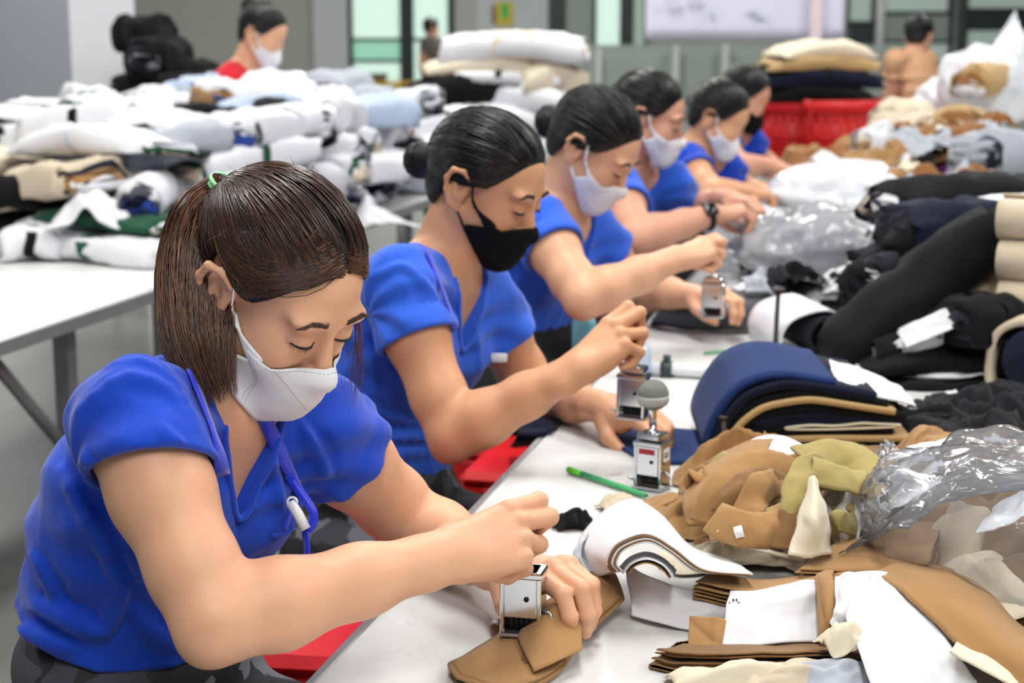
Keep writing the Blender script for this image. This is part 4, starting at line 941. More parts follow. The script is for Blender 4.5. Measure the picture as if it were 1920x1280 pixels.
W2 = person('person', 'woman in blue shirt with black mask and black hair bun at the nape', GW, dict(
    h=.003, head=(905, 358, 2.85), head_rot=(27, 23, 0), neck=(826, 500, 2.88), pelvis=(690, 975, 2.99),
    shR=(745, 535, 2.74), elR=(850, 815, 2.68), wrR=(1082, 692, 2.62), knR=(1150, 630, 2.64),
    shL=(905, 565, 2.98), elL=(1000, 735, 3.08), wrL=(1135, 765, 2.88), knL=(1205, 780, 2.82),
    poseR='grip', poseL='press', backR=(-.35, -.6, .7), backL=(.1, -.35, .9), skin=1, shirt=M_BLUE2, trousers=M_CAMO, sleeve=.38, seed=9, vneck=.13, vw=.046, hem=.24, crease=.0046, folds=[([(640, 720), (690, 760), (760, 790)], 1.2), ([(650, 800), (710, 820), (790, 820)], 1.2), ([(700, 520), (760, 500), (820, 560)], 1.1), ([(690, 600), (740, 580), (800, 590)], 1.0), ([(860, 560), (890, 620), (900, 690)], 1.0), ([(640, 870), (720, 850), (800, 850)], 1.3), ([(830, 620), (860, 680), (890, 740)], 1.0)], hand_s=1.05,
    hair=dict(tie=(822, 300, 2.88), bun=(790, 300, 2.9), n=1500, rad=.0014, puff=.0), mask=dict(mat=M_MASKB, notch=.46, bill=.008, strap_r=.002, am=84)))
W3 = person('person', 'woman in blue shirt with pleated white mask, third from the camera', GW, dict(
    h=.004, head=(1105, 285, 3.70), head_rot=(24, 34, 0), neck=(1042, 395, 3.76), pelvis=(955, 690, 3.88),
    shR=(1012, 425, 3.64), elR=(1095, 560, 3.50), wrR=(1268, 485, 3.54), knR=(1325, 462, 3.58),
    shL=(1110, 440, 3.86), elL=(1190, 545, 3.95), wrL=(1300, 555, 3.80), knL=(1355, 552, 3.74),
    poseR='grip', poseL='press', backR=(-.3, -.5, .8), skin=0, shirt=M_BLUE2, sleeve=.36, seed=12, arm=1.05,
    hair=dict(tie=(1045, 225, 3.74), bun=(1035, 228, 3.76), bun_r=.04, n=900, rad=.002, puff=.06),
    mask=dict(mat=M_MASKW, strap=M_STRAP, notch=.2, bill=.006, strap_r=.0035, pleats=(.3, .5, .7))))
W4 = person('person', 'woman in blue shirt wearing a black watch, fourth from the camera', GW, dict(
    h=.005, head=(1212, 228, 4.72), head_rot=(14, 16, 0), neck=(1168, 310, 4.78), pelvis=(1085, 560, 4.9), legs=True,
    shR=(1158, 355, 4.62), elR=(1195, 447, 4.42), wrR=(1338, 402, 4.5), knR=(1395, 392, 4.54),
    shL=(1255, 345, 4.86), elL=(1275, 400, 4.98), wrL=(1365, 372, 4.8), knL=(1410, 378, 4.74), skin=2, shirt=M_BLUE2, sleeve=.42, seed=15, girth=1.12, arm=1.1,
    hair=dict(tie=(1165, 190, 4.76), bun=(1160, 180, 4.78), bun_r=.035, n=600, rad=.0026), mask=dict(mat=M_MASKW, strap=M_STRAP, notch=.2, bill=.01, strap_r=.003)))
W5 = person('person', 'woman in blue shirt with white mask, fifth from the camera', GW, dict(
    h=.006, head=(1343, 228, 5.7), head_rot=(22, 26, 0), neck=(1308, 285, 5.76), pelvis=(1245, 480, 5.85), detail=False,
    shR=(1290, 305, 5.62), elR=(1335, 362, 5.45), wrR=(1395, 358, 5.45), knR=(1428, 362, 5.48),
    shL=(1360, 315, 5.82), elL=(1390, 358, 5.9), wrL=(1420, 352, 5.76), knL=(1452, 355, 5.72), skin=1, shirt=M_BLUE, sleeve=.4, seed=17,
    hair=dict(tie=(1310, 185, 5.76), bun=(1303, 190, 5.8), bun_r=.03, n=400, rad=.003), mask=dict(mat=M_MASKW, strap=M_STRAP, notch=.2, bill=.01, strap_r=.003)))
W6 = person('person', 'woman in blue shirt with black mask, farthest in the row', GW, dict(
    h=.0065, head=(1392, 190, 6.7), head_rot=(18, 20, 0), neck=(1362, 240, 6.76), pelvis=(1310, 400, 6.85), detail=False,
    shR=(1352, 262, 6.62), elR=(1385, 312, 6.45), wrR=(1438, 308, 6.45), knR=(1468, 315, 6.48),
    shL=(1405, 265, 6.82), elL=(1430, 305, 6.9), wrL=(1455, 310, 6.76), knL=(1480, 318, 6.72), skin=2, shirt=M_BLUE, sleeve=.4, seed=19,
    hair=dict(tie=(1365, 160, 6.76), bun=(1358, 165, 6.8), bun_r=.028, n=300, rad=.003), mask=dict(mat=M_MASKB, notch=.2, bill=.008)))
RW = person('person', 'woman in red shirt with white mask behind the left heap', None, dict(
    h=.006, head=(490, 70, 6.95), head_rot=(20, 24, 0), neck=(458, 128, 7.0), pelvis=(440, 330, 7.1), detail=False,
    shR=(432, 150, 6.92), elR=(440, 255, 6.85), wrR=(505, 245, 6.75), knR=(540, 250, 6.72),
    shL=(492, 150, 7.16), elL=(520, 240, 7.1), wrL=(560, 240, 6.95), knL=(590, 245, 6.9), skin=0, shirt=M_RED, sleeve=.6, seed=23, stand=True,
    hair=dict(tie=(465, 25, 7.0), bun=(468, 12, 7.02), bun_r=.035, n=400, rad=.003), mask=dict(mat=M_MASKW, strap=M_STRAP, notch=.2, bill=.012, strap_r=.003)))
TM = person('person', 'person in tan shirt seen from behind at the far right', None, dict(
    h=.010, head=(1722, 72, 10.4), head_rot=(-60, 15, 0), neck=(1716, 100, 10.4), pelvis=(1700, 250, 10.5), detail=False, stand=True,
    shR=(1738, 112, 10.5), elR=(1748, 185, 10.6), wrR=(1735, 220, 10.8), knR=(1725, 230, 10.9),
    shL=(1678, 112, 10.3), elL=(1668, 180, 10.4), wrL=(1690, 215, 10.7), knL=(1700, 225, 10.8), skin=2, shirt=M_TAN, sleeve=.5, seed=29, vneck=.02, hair=dict(n=200, rad=.004)))
OM = person('person', 'person in olive shirt far back by the glass door', None, dict(
    h=.014, head=(808, 54, 21), head_rot=(-40, 5, 0), neck=(810, 68, 21), pelvis=(812, 150, 21), detail=False, stand=True,
    shR=(822, 80, 21.1), elR=(828, 115, 21.1), wrR=(826, 145, 21), knR=(826, 156, 21),
    shL=(797, 80, 20.9), elL=(792, 115, 20.9), wrL=(794, 145, 21), knL=(794, 156, 21), skin=2, shirt=M_OLIVE, sleeve=.7, seed=31, vneck=.02, hair=dict(n=120, rad=.006)))
# ------------------------------------------------------------------ stools under the workers
SEATS = []
for w, nm in ((W1, 'red plastic stool under the ponytailed woman'), (W2, 'red plastic stool under the woman with the black mask'), (W3, 'red plastic stool under the third woman in blue')):
    b = w['base']; z = P(*w['pelvis_px'])[2] if 'pelvis_px' in w else None
    stool((b[0], b[1], 0), TANG, max(.3, P(*w['pelvis'])[2] - .15), nm, 'red stools')
p = T(640, 1235, .60); stool((p[0] + .02, p[1] + .10, 0), TANG + .1, .62, 'red plastic stool tucked under the near table edge', 'red stools')
p = T(985, 880, .58); stool((p[0] + .06, p[1] + .10, 0), TANG, .58, 'red plastic stool tucked under the table beside the camouflage trousers', 'red stools')

# ------------------------------------------------------------------ heap of bundles on the left table
def LT(n, t, z=.75): return V(LA[0] + n * math.cos(LANG) - t * math.sin(LANG), LA[1] + n * math.sin(LANG) + t * math.cos(LANG), z)
rs = np.random.RandomState(21)
SETS = [(['white', 'grey', 'navy', 'white'], 'white paper bundle with navy filling'), (['white', 'green', 'white', 'beige'], 'white bundle with green filling'), (['white', 'grey', 'blue', 'grey'], 'white paper bundle with blue lining'),
        (['grey', 'white', 'dgrey', 'navy'], 'pale grey bundle with dark ends'), (['white', 'khaki', 'white', 'navy'], 'white paper bundle with brown ends'), (['black', 'dgrey', 'black', 'white'], 'black bundle with grey ends'),
        (['lblue', 'white', 'navy', 'blue'], 'pale blue bundle with blue ends'), (['white', 'black', 'white', 'char'], 'white paper bundle with black ends')]
PR = [.17, .16, .13, .10, .12, .11, .07, .14]
SZ = [(.40, .22, .12), (.34, .18, .11), (.44, .24, .11), (.36, .16, .13)]
def heap_top(n, t):
    """pile height over the left table"""
    return .05 + .36 * np.clip((t - seam) / 1.3, 0, 1) * np.clip(1.25 + .35 * n, .5, 1) * (1 - .35 * np.clip((t - seam - 2.2) / 1.0, 0, 1)) + .06 * math.sin(5 * n + 3 * t)
cnt = 0
for tier in range(4):
    for t in np.arange(seam + .36 + .08 * tier, seam + 3.25, .27):
        for n in np.arange(-1.32 + .1 * (tier % 2), -.12, .36):
            n2, t2 = n + rs.uniform(-.07, .07), t + rs.uniform(-.06, .06); z = .752 + tier * .095
            if tier and heap_top(n2, t2) < tier * .095 + .03: continue
            if (tier and t < seam + .95) or t < seam + .62: continue
            k = rs.choice(8, p=PR); sz = SZ[rs.randint(4)]
            if heap_top(n2, t2) > tier * .095 + .23 and t > seam + .8 and n < -.4: continue
            where = ('bottom', 'second', 'third', 'top')[tier] + ' layer, ' + ('front', 'middle', 'rear', 'far rear')[int(min(3, (t - seam) / .85))] + ' ' + ('far left', 'left', 'right', 'right edge')[int(min(3, (n + 1.4) / .33))]
            tie_ = rs.choice([None, 'white', 'green', 'black'], p=[.5, .2, .18, .12])
            bundle(('' if tie_ is None else tie_ + '-tied ') + SETS[k][1] + ', ' + where + ' of left heap', LT(min(n2, -.16), t2, z + rs.uniform(0, .012)), LANG + rs.choice([0, math.pi / 2, .5, -.6, 1.1]) + rs.uniform(-.25, .25), *sz, SETS[k][0], rs.randint(5), tie=tie_, tilt=(rs.uniform(-.12, .12), rs.uniform(-.15, .15)) if tier else (0, 0), group='bundles heaped on the left table: ' + SETS[k][1]); cnt += 1
# front row of the heap, seen clearly
bundle('long white bundle tied with green cloth at the front of the left heap', on(212, 478, 4.98, .752), LANG + math.pi / 2 + 1.32, .46, .24, .09, ['white', 'beige', 'white', 'green'], 1, tie='green', tiew=.05)
bundle('flat green and white bundle lying on the tied white one', on(215, 446, 5.02, .842), LANG + math.pi / 2 + 1.30, .44, .22, .055, ['green', 'white', 'beige', 'green'], 2, tie='green', tiew=.045)
bundle('upright white roll with a black strap at the left heap front', on(62, 462, 4.96, .752), LANG + .4, .16, .12, .11, ['white', 'grey', 'beige'], 3, tie='black', e=.9)
bundle('large white-topped bundle with green underside across the left heap', on(205, 300, 5.3, 1.02), LANG + math.pi / 2 + 1.25, .56, .34, .10, ['white', 'green', 'black', 'beige', 'navy'], 1, tie='lblue', tilt=(.12, .05), sag=.06, tiew=.018)
bundle('beige and navy bundle below the large white-topped one', on(110, 392, 5.12, .90), LANG + math.pi / 2 + 1.1, .40, .26, .12, ['beige', 'navy', 'khaki', 'white'], 4, tilt=(0, .2))
bundle('black roll at the far left of the heap', on(8, 398, 5.05, .88), LANG + .9, .34, .13, .12, ['black', 'navy', 'black'], 2, e=.9)
bundle('pale yellow bundle behind the black roll', on(10, 345, 5.5, .95), LANG + 1.2, .34, .2, .09, ['cream', 'beige', 'tan'], 1)
bundle('white roll with dark blue end beside the green bundle', on(278, 424, 5.1, .88), LANG + 1.9, .34, .14, .12, ['white', 'dgrey', 'blue', 'navy'], 2, e=.9)
bundle('rolled pale grey lining in the left heap', on(330, 352, 5.3, 1.0), LANG + .75, .34, .17, .12, ['grey', 'dgrey', 'grey'], 3, e=.85, tilt=(0, -.2))
bundle('plump white roll right of the grey roll', on(425, 345, 5.5, 1.02), LANG + 2.2, .30, .16, .13, ['white', 'grey', 'blue'], 1, e=.9)
bundle('white roll with rust end near the middle of the heap', on(620, 285, 6.9, 1.06), LANG + 1.75, .36, .16, .12, ['white', 'rust', 'blue'], 2, e=.9)
bundle('white bundle leaning on the heap behind the ponytail', on(538, 300, 6.3, 1.04), LANG + 1.4, .38, .24, .13, ['white', 'grey', 'white'], 1, tilt=(.2, 0))
bundle('white bundle with blue end above the ponytailed head', on(460, 275, 6.2, 1.10), LANG + 1.2, .34, .24, .12, ['white', 'khaki', 'blue'], 4, tilt=(.15, .1))
bundle('dark blue bundle with pale rim at the right of the heap', on(620, 240, 7.2, 1.10), LANG + 1.5, .34, .26, .13, ['grey', 'navy', 'blue', 'navy'], 3)
for (px, py, d, sx, sd, lab) in ((180, 400, 4.95, .26, 3, 'crumpled white sheet in front of the green bundle'), (250, 232, 6.1, .42, 5, 'crumpled white sheet high at the left of the heap'), (360, 245, 6.2, .36, 6, 'crumpled white sheet at the top middle of the heap'),
                             (690, 330, 6.6, .34, 7, 'crumpled white sheet at the right of the heap'), (690, 395, 6.0, .34, 8, 'crumpled white sheet low at the right of the heap'), (130, 265, 6.0, .3, 9, 'crumpled white sheet beside the column')):
    crumpled('paper_sheet', lab, 'paper', P(px, py + 25, d), rs.uniform(0, 6), sx, sx * .8, .12, sd, 'white', n=26, folds=6)
for (px, py, d, L, lab) in ((368, 180, 6.9, .3, 'pale blue bundle on top of the heap left of the red shirt'), (415, 172, 7.0, .26, 'pale blue bundle right below the red shirt')):
    bundle(lab, P(px, py + 22, d), LANG + 1.6, L, .2, .13, ['lblue', 'white', 'navy'], 2)
bundle('dark bundle at the far left beside the column', P(92, 285, 6.2), LANG + 1.2, .22, .18, .08, ['black', 'char'], 2)
bag('plastic_bag', 'white translucent sack of cloth in front of the woman in red', P(520, 258, 6.55), .36, .30, .25, 4, .3, m=mat('white_film', (232, 236, 242), .35, var=.06, bump=.6, bscale=16), cat='sack')
for k, (px, py, d, L, H) in enumerate(((285, 190, 8.55, .36, .2), (300, 130, 8.5, .30, .22), (275, 80, 8.6, .24, .2), (370, 175, 8.4, .36, .16), (345, 140, 8.6, .30, .14), (400, 172, 8.2, .2, .12))):
    bundle(('wide black bundle lowest left in the pile behind the column', 'tall black bundle above it behind the column', 'topmost black bundle behind the column', 'wide black bundle lowest right behind the column', 'black bundle second right behind the column', 'small black bundle at the right end behind the column')[k], P(px, py + 20, d), .3 + k, L, .24, H, ['black', 'char', 'black', 'grey'] if k % 2 else ['black', 'black2', 'char'], k, group='black bundles behind the column')
tr = link('trolley', None); tag(tr, 'low dark trolley under the black bundles by the column', 'trolley'); tr.location = (-1.55, 8.6, 0)
v, f = box((-.5, -.45, .90), (.5, .4, .94), .005); obj('deck', v, f, M_LEG, tr, smooth=False)
for sx in (-.4, .4):
    for sy in (-.3, .3): v, f = tube([(sx, sy, 0), (sx, sy, .90)], .02, 8); obj('leg', v, f, M_LEG, tr)

# ------------------------------------------------------------------ tall stack in the middle, behind the workers
cs = P(925, 200, 8.55); st = link('trolley', None); tag(st, 'steel trolley carrying the tall middle stack of bundles', 'trolley'); st.location = (cs[0], cs[1], 0)
v, f = box((-.55, -.36, .62), (.55, .36, .66), .005); obj('deck', v, f, M_LEG, st, smooth=False)
for sx in (-.45, .45):
    for sy in (-.3, .3): v, f = tube([(sx, sy, 0), (sx, sy, .62)], .022, 8); obj('leg', v, f, M_LEG, st)
STK = [('black and white bundle at the bottom of the middle stack', 830, 300, .80, .36, .13, ['black', 'white', 'char'], None, .02), ('white bundle at the bottom right of the middle stack', 960, 300, .6, .36, .14, ['white', 'black', 'white'], None, .1),
       ('dark bundle in the middle stack left above the hair bun', 805, 262, .34, .30, .14, ['black', 'char', 'navy'], None, -.2), ('broad white-wrapped bundle arching across the middle stack', 890, 238, .60, .38, .13, ['white', 'black', 'white', 'beige'], None, .05),
       ('black bundle with beige stripe in the middle stack', 872, 190, .46, .34, .15, ['black', 'tan', 'black', 'white'], None, .3), ('white bundle right of the black striped one', 985, 200, .42, .32, .13, ['white', 'black', 'grey'], None, -.3),
       ('thin white bundle under the beige-banded one', 930, 150, .56, .34, .08, ['white', 'grey', 'white'], 'black', .05), ('beige bundle on the right shoulder of the middle stack', 1020, 165, .3, .3, .14, ['cream', 'white', 'beige'], None, .4),
       ('brown and white bundle near the top of the middle stack', 900, 132, .50, .32, .09, ['cream', 'rust', 'white'], None, .1), ('white bundle with a broad beige band on top of the middle stack', 965, 112, .62, .36, .16, ['white', 'cream', 'white'], 'cream', -.04)]
for i, (lab, px, py, L, W, H, cols, tie, rz) in enumerate(STK):
    bundle(lab, P(px, py + 8, 8.55), rz, L * 1.12, W * 1.12, H * 1.12, cols, i, tie=tie, tiew=.2 if tie == 'cream' else .03, sag=.05)

# ------------------------------------------------------------------ far right: baskets, sacks, brown piles
def basket(label, loc, rz, sx, sy, h, m, group=None):
    t = thing('plastic_basket', label, 'basket', loc, rz, group); n = 9; ta = .86
    def wall(nm, a0, a1, b0, b1):          # bottom edge a0-a1, top edge b0-b1: vertical bars and hoops, each its own piece
        a0, a1, b0, b1 = (np.array(q, float) for q in (a0, a1, b0, b1))
        for i in range(n + 1):
            u = i / n; v, f = tube([lerp(a0, a1, u), lerp(b0, b1, u)], .006, 5); obj('bar', v, f, m, t)
        for k in (.0, .28, .52, .76): v, f = tube([lerp(a0, b0, k), lerp(a1, b1, k)], .007, 5); obj('hoop', v, f, m, t)
        d = .016; nn = nrm(np.cross(a1 - a0, b0 - a0)); v, f = thick_grid(np.array([[lerp(a0, b0, .8) + nn * 0, lerp(a1, b1, .8)], [b0 + nn * .004, b1 + nn * .004]]), .012); obj('rim', v, f, m, t)
        v, f = thick_grid(np.array([[a0 - nn * .008, a1 - nn * .008], [lerp(a0, b0, .8) - nn * .008, lerp(a1, b1, .8) - nn * .008]]), .003); obj('side_panel', v, f, MATS['red_translucent'], t)
    q0 = [(-sx / 2 * ta, -sy / 2 * ta, .004), (sx / 2 * ta, -sy / 2 * ta, .004), (sx / 2 * ta, sy / 2 * ta, .004), (-sx / 2 * ta, sy / 2 * ta, .004)]; q1 = [(-sx / 2, -sy / 2, h), (sx / 2, -sy / 2, h), (sx / 2, sy / 2, h), (-sx / 2, sy / 2, h)]
    for i in range(4): wall('w', q0[i], q0[(i + 1) % 4], q1[i], q1[(i + 1) % 4])
    v, f = box((-sx / 2 * ta, -sy / 2 * ta, .002), (sx / 2 * ta, sy / 2 * ta, .008)); obj('bottom', v, f, m, t, smooth=False); return t
mat('red_translucent', (224, 40, 40), .4, alpha=.62)
basket('large red plastic basket filled with brown cloth, right one of the pair', P(1578, 316, 7.6) * V(1, 1, 0) + V(0, 0, .752), .1, .40, .36, .34, M_REDP)
basket('red plastic basket on the left of the pair, under the black stack', P(1486, 318, 7.7) * V(1, 1, 0) + V(0, 0, .752), .0, .34, .36, .34, M_REDP)
for k, (px, py, lab) in enumerate(((1578, 262, 'rust cloth inside the right red basket'), (1486, 262, 'rust cloth inside the left red basket'))):
    crumpled('cloth_piece', lab, 'cloth', P(px, py, 7.62) * V(1, 1, 0) + V(0, 0, .79), k, .3, .3, .26, 30 + k, 'rust')
for i, (py, H, cols, L) in enumerate(((186, .09, ['black', 'navy', 'tan'], .46), (160, .10, ['navy', 'black', 'white', 'black'], .50), (128, .09, ['tan', 'black', 'navy'], .48), (104, .08, ['cream', 'black', 'tan'], .42))):
    bundle(('black bundle lowest on the red baskets', 'navy bundle with white core above the red baskets', 'tan-edged black bundle in the stack over the red baskets', 'cream-topped bundle on the stack over the red baskets')[i], P(1528 + (i % 2) * 6, py + 4, 7.6), .05 * i, L, .34, H, cols, i, sag=.05, tie='black' if i == 1 else None)
RUST = [(1530, 318, 7.0, .30, 'rust'), (1590, 312, 7.0, .26, 'rust'), (1510, 300, 7.2, .2, 'khaki'), (1600, 285, 7.2, .22, 'khaki')]
for k, (px, py, d, s_, ck) in enumerate(RUST): crumpled('cloth_piece', ('rust cloth scrap left before the red baskets', 'rust cloth scrap right before the red baskets', 'khaki cloth scrap left before the red baskets', 'khaki cloth scrap right before the red baskets')[k], 'cloth', P(px, py + 8, d), k * 1.3, s_, s_, .12, 40 + k, ck, 'rust cloth before the baskets', n=24)
crumpled('paper_sheet', 'white paper scrap on the rust cloth before the red baskets', 'paper', P(1543, 302, 6.8), .4, .12, .12, .05, 50, 'white', n=16)
HEAPR = [  # px, py(bottom), d, L, W, H, colours, rz, label
    (1668, 330, 6.6, .24, .20, .20, ['white', 'cream', 'khaki'], .3, 'white roll standing right of the red basket'), (1690, 262, 7.2, .22, .2, .18, ['cream', 'beige', 'white'], .8, 'cream bundle below the person in tan'),
    (1720, 372, 6.2, .34, .26, .14, ['khaki', 'tan', 'white'], .5, 'khaki bundle at the middle of the right heap'), (1655, 372, 6.1, .26, .2, .16, ['white', 'grey', 'white'], 1.0, 'white bundle left in the right heap'),
    (1785, 330, 6.4, .26, .22, .14, ['rust', 'khaki', 'rust'], .2, 'rust bundle in the right heap'), (1800, 262, 6.8, .28, .22, .14, ['tan', 'rust', 'beige'], 1.2, 'tan roll with rust core in the right heap'),
    (1815, 345, 6.0, .24, .2, .10, ['purple', 'black', 'purple'], .1, 'purple bundle in the right heap'), (1790, 392, 5.6, .30, .22, .07, ['white', 'purple', 'white'], -.2, 'white bundle under the purple one'),
    (1735, 330, 6.5, .2, .16, .12, ['white', 'grey'], .9, 'small white bundle between khaki and cream ones'), (1880, 330, 5.7, .28, .24, .16, ['grey', 'char', 'grey'], .6, 'grey and black bundle at the right frame edge'),
    (1700, 300, 6.9, .26, .2, .2, ['beige', 'rust', 'white'], 2.0, 'beige bundle behind the white roll'), (1640, 410, 5.6, .34, .24, .1, ['white', 'grey', 'white'], .3, 'flat white bundle at the front of the right heap'),
    (1850, 400, 5.2, .4, .3, .12, ['char', 'black', 'white'], .4, 'charcoal bundle in front of the grey one'), (1760, 420, 5.2, .34, .28, .12, ['black', 'white', 'black'], .8, 'black bundle with white core beside the charcoal one')]
for i, (px, py, d, L, W, H, cols, rz, lab) in enumerate(HEAPR):
    bundle(lab, P(px, py, d), rz, L, W, H, cols, i, e=.8 if i % 2 else .6, tilt=(.1 * (i % 3 - 1), .12 * (i % 2)))
for i, (px, py, d, ck) in enumerate(((1700, 420, 5.4, 'white'), (1690, 345, 6.0, 'white'), (1745, 300, 6.2, 'khaki'), (1690, 400, 5.8, 'tan'), (1820, 300, 6.0, 'rust'), (1760, 380, 5.5, 'rust'))):
    crumpled('cloth_piece' if ck != 'white' else 'paper_sheet', ('crumpled white sheet low in the right heap', 'crumpled white sheet upper in the right heap', 'crumpled khaki scrap in the right heap', 'crumpled tan scrap in the right heap', 'crumpled rust scrap upper in the right heap', 'crumpled rust scrap lower in the right heap')[i], 'paper' if ck == 'white' else 'cloth', P(px, py, d), i * 1.1, .34, .3, .16, 60 + i, ck, n=26)
M_FILM = mat('milky_film', (228, 231, 238), .25, var=.06, vscale=14, bump=.9, bscale=18, spec=.7)
bag('plastic_bag', 'big milky sack stuffed with cloth at upper right', P(1850, 235, 7.6), .46, .4, .34, 7, .2, m=M_FILM, cat='sack')
bag('plastic_bag', 'milky sack leaning left of the big one at upper right', P(1768, 235, 7.9), .26, .26, .20, 8, .9, m=M_FILM, cat='sack')
bag('plastic_bag', 'tall milky sack at the upper right frame edge', P(1890, 225, 8.0), .22, .24, .40, 9, .4, m=M_FILM, cat='sack', neck=True)
bundle('brown roll poking from the big milky sack', P(1845, 180, 7.4), .9, .3, .2, .15, ['tan', 'rust', 'white'], 2, e=.9)
# ------------------------------------------------------------------ dark pile on the right of the table
for i, (lab, px, py, d, L, W, H, cols, rz, tilt, e) in enumerate((
    ('black folded bundle lowest in the dark pile', 1770, 742, 3.35, .30, .24, .035, ['black', 'char', 'white'], .05, (0, 0), .35),
    ('black folded bundle second from the bottom of the dark pile', 1765, 722, 3.36, .31, .24, .04, ['black', 'white', 'black'], -.03, (0, 0), .35),
    ('white paper flat between black bundles in the dark pile', 1790, 694, 3.37, .24, .2, .022, ['white', 'grey'], .06, (0, .04), .35),
    ('black folded bundle above the white flat in the dark pile', 1760, 684, 3.38, .32, .24, .045, ['black', 'char', 'white', 'black'], .0, (0, .02), .35),
    ('black folded bundle under the white cover in the dark pile', 1765, 655, 3.42, .32, .24, .06, ['black', 'dgrey', 'black'], .1, (0, -.05), .4),
    ('white-covered black bundle in the dark pile', 1772, 630, 3.36, .22, .13, .06, ['white', 'black', 'char'], .12, (0, -.24), .45),
    ('thick black roll slanting up across the dark pile', 1752, 588, 3.42, .42, .15, .13, ['black', 'black2', 'char'], .25, (0, -.62), .8),
    ('short black roll beside the slanting one', 1690, 530, 3.75, .24, .14, .11, ['black', 'char', 'black'], .5, (0, -.4), .8),
    ('navy bundle near the top of the dark pile', 1790, 478, 3.65, .27, .22, .12, ['navy', 'black', 'navy'], .15, (0, .05), .5),
    ('charcoal bundle under the navy one', 1740, 505, 3.7, .28, .2, .07, ['char', 'black', 'white'], .2, (0, -.1), .6),
    ('black scrap bundle with cream ends at the left of the navy one', 1680, 440, 4.1, .2, .14, .12, ['black', 'cream', 'black'], .9, (.2, .3), .7),
    ('beige folded cloth tucked behind the slanting black roll', 1815, 590, 3.5, .2, .2, .10, ['beige', 'cream', 'beige'], .1, (0, -.1), .7),
    ('black bundle right of the beige folded cloth', 1840, 640, 3.3, .14, .16, .10, ['black', 'char', 'black'], .4, (0, 0), .7),
    ('black lumpy bundle behind the top white sheet', 1800, 420, 4.0, .36, .26, .12, ['black', 'navy', 'white', 'black'], .2, (0, 0), .7))):
    bundle(lab, P(px, py, d), rz, L, W, H, cols, i, tilt=tilt, e=e, tie='black' if i in (5, 12) else None, tiew=.02)
v, f = patch([[P(1800, 400, 3.7), P(1850, 398, 3.68), P(1915, 392, 3.66)], [P(1822, 372, 3.8), P(1860, 366, 3.8), P(1925, 362, 3.8)]], 12, 18, .0012, .004, 9, 3); tag(obj('paper_sheet', v, f, C['white']), 'clean white sheet lying on top of the dark pile', 'paper')
for i, (py, r, lab) in enumerate(((410, .046, 'topmost beige roll at the right frame edge'), (488, .046, 'second beige roll down at the right frame edge'), (562, .044, 'third beige roll down at the right frame edge'), (634, .042, 'fourth beige roll down at the right frame edge'), (700, .036, 'lowest beige roll at the right frame edge'))):
    c0 = P(1934, py, 3.3); t = thing('fabric_roll', lab, 'roll', (c0[0], c0[1], c0[2] - r), -.5)
    th = np.linspace(0, 2 * math.pi * 3.2, 90); rr = np.linspace(.010, r, 90); G = np.array([[(x, a * math.cos(q) * (1 + .03 * math.sin(7 * x + q)), r + a * math.sin(q)) for a, q in zip(rr, th)] for x in np.linspace(-.06, .22, 8)]); v, f = thick_grid(G, .004); obj('rolled_cloth', v, f, C['beige'], t)
c0 = P(1922, 742, 3.25); t = thing('fabric_roll', 'large beige fold wrapped round navy cloth at the right frame edge', 'roll', (c0[0], c0[1], c0[2]), -.45)
prof = catmull([(-.055, .0), (-.062, .06), (-.05, .125), (.0, .150), (.05, .13), (.07, .07), (.05, .01)], 40); G = np.array([[(p_[0], y, p_[1]) for p_ in prof] for y in np.linspace(-.05, .2, 6)]); v, f = thick_grid(G, .014); obj('outer_fold', v, f, C['beige'], t)
v, f = tube([(.008, -.06, .082), (.008, .2, .082)], [.045, .045], 20); v[:, 2] = .082 + (v[:, 2] - .082) * 1.2; obj('navy_core', v, f, C['navy'], t)
for i, (px, py, d, s_, h_, ck, lab) in enumerate(((1800, 830, 2.86, .34, .10, 'black2', 'heap of crumpled black gauze at right, nearest piece'), (1880, 815, 2.9, .30, .12, 'black2', 'heap of crumpled black gauze at the right frame edge'), (1745, 820, 3.0, .2, .05, 'black2', 'small crumpled black gauze left of the heap'), (1850, 790, 3.05, .3, .11, 'black2', 'crumpled black gauze at the back of the heap'))):
    crumpled('cloth_piece', lab, 'cloth', T(px, py, .752), i, s_, s_ * .8, h_ * .8, 70 + i, ck, n=64, folds=30, tight=.4, fw=.42)

# ------------------------------------------------------------------ blue denim stack with tan and navy layers
dn = T(1490, 838, .752); ds = thing('denim_stack', 'folded stack of blue denim with tan and navy layers on the table', 'fabric stack', (dn[0], dn[1], .752), .10)
def ufold(nm, a0, z0, a1, z1, xr, t, ck, y0, y1, wav=.003, seed=0, lowx=None):
    """a layer folded like a lying U, open to the right; left bend at x=a0"""
    dz_ = z1 - z0; sl_ = lambda x: z1 - .34 * z1 * min(max((x - (a0 + .13)) / .24, 0), 1.2)
    pts = [(lowx if lowx else .13, z0), (lerp(a0, .13, .6), z0), (a0 + .035, z0), (a0 + .004, z0 + .14 * dz_), (a0 + .012, z0 + .45 * dz_), (a0 + .045, z0 + .82 * dz_), (a0 + .085, z1 - .003), (a0 + .125, z1)] + [(lerp(a0 + .125, xr, k), sl_(lerp(a0 + .125, xr, k))) for k in (.35, .7, 1.0)]
    pr = catmull([(p_[0], 0, p_[1]) for p_ in pts], 44); rs_ = np.random.RandomState(seed); G = np.array([[(p_[0] + (y - y0) * .12, y, max(p_[2] + wav * math.sin(18 * p_[0] + 9 * y + seed) + 0, t / 2)) for p_ in pr] for y in np.linspace(y0, y1, 9)]); v, f = thick_grid(G, t); return obj(nm, v, f, C[ck], ds)
ufold('denim_cover', -.172, .007, 0, .142, .035, .010, 'denim', -.10, .16, .0012, 1)
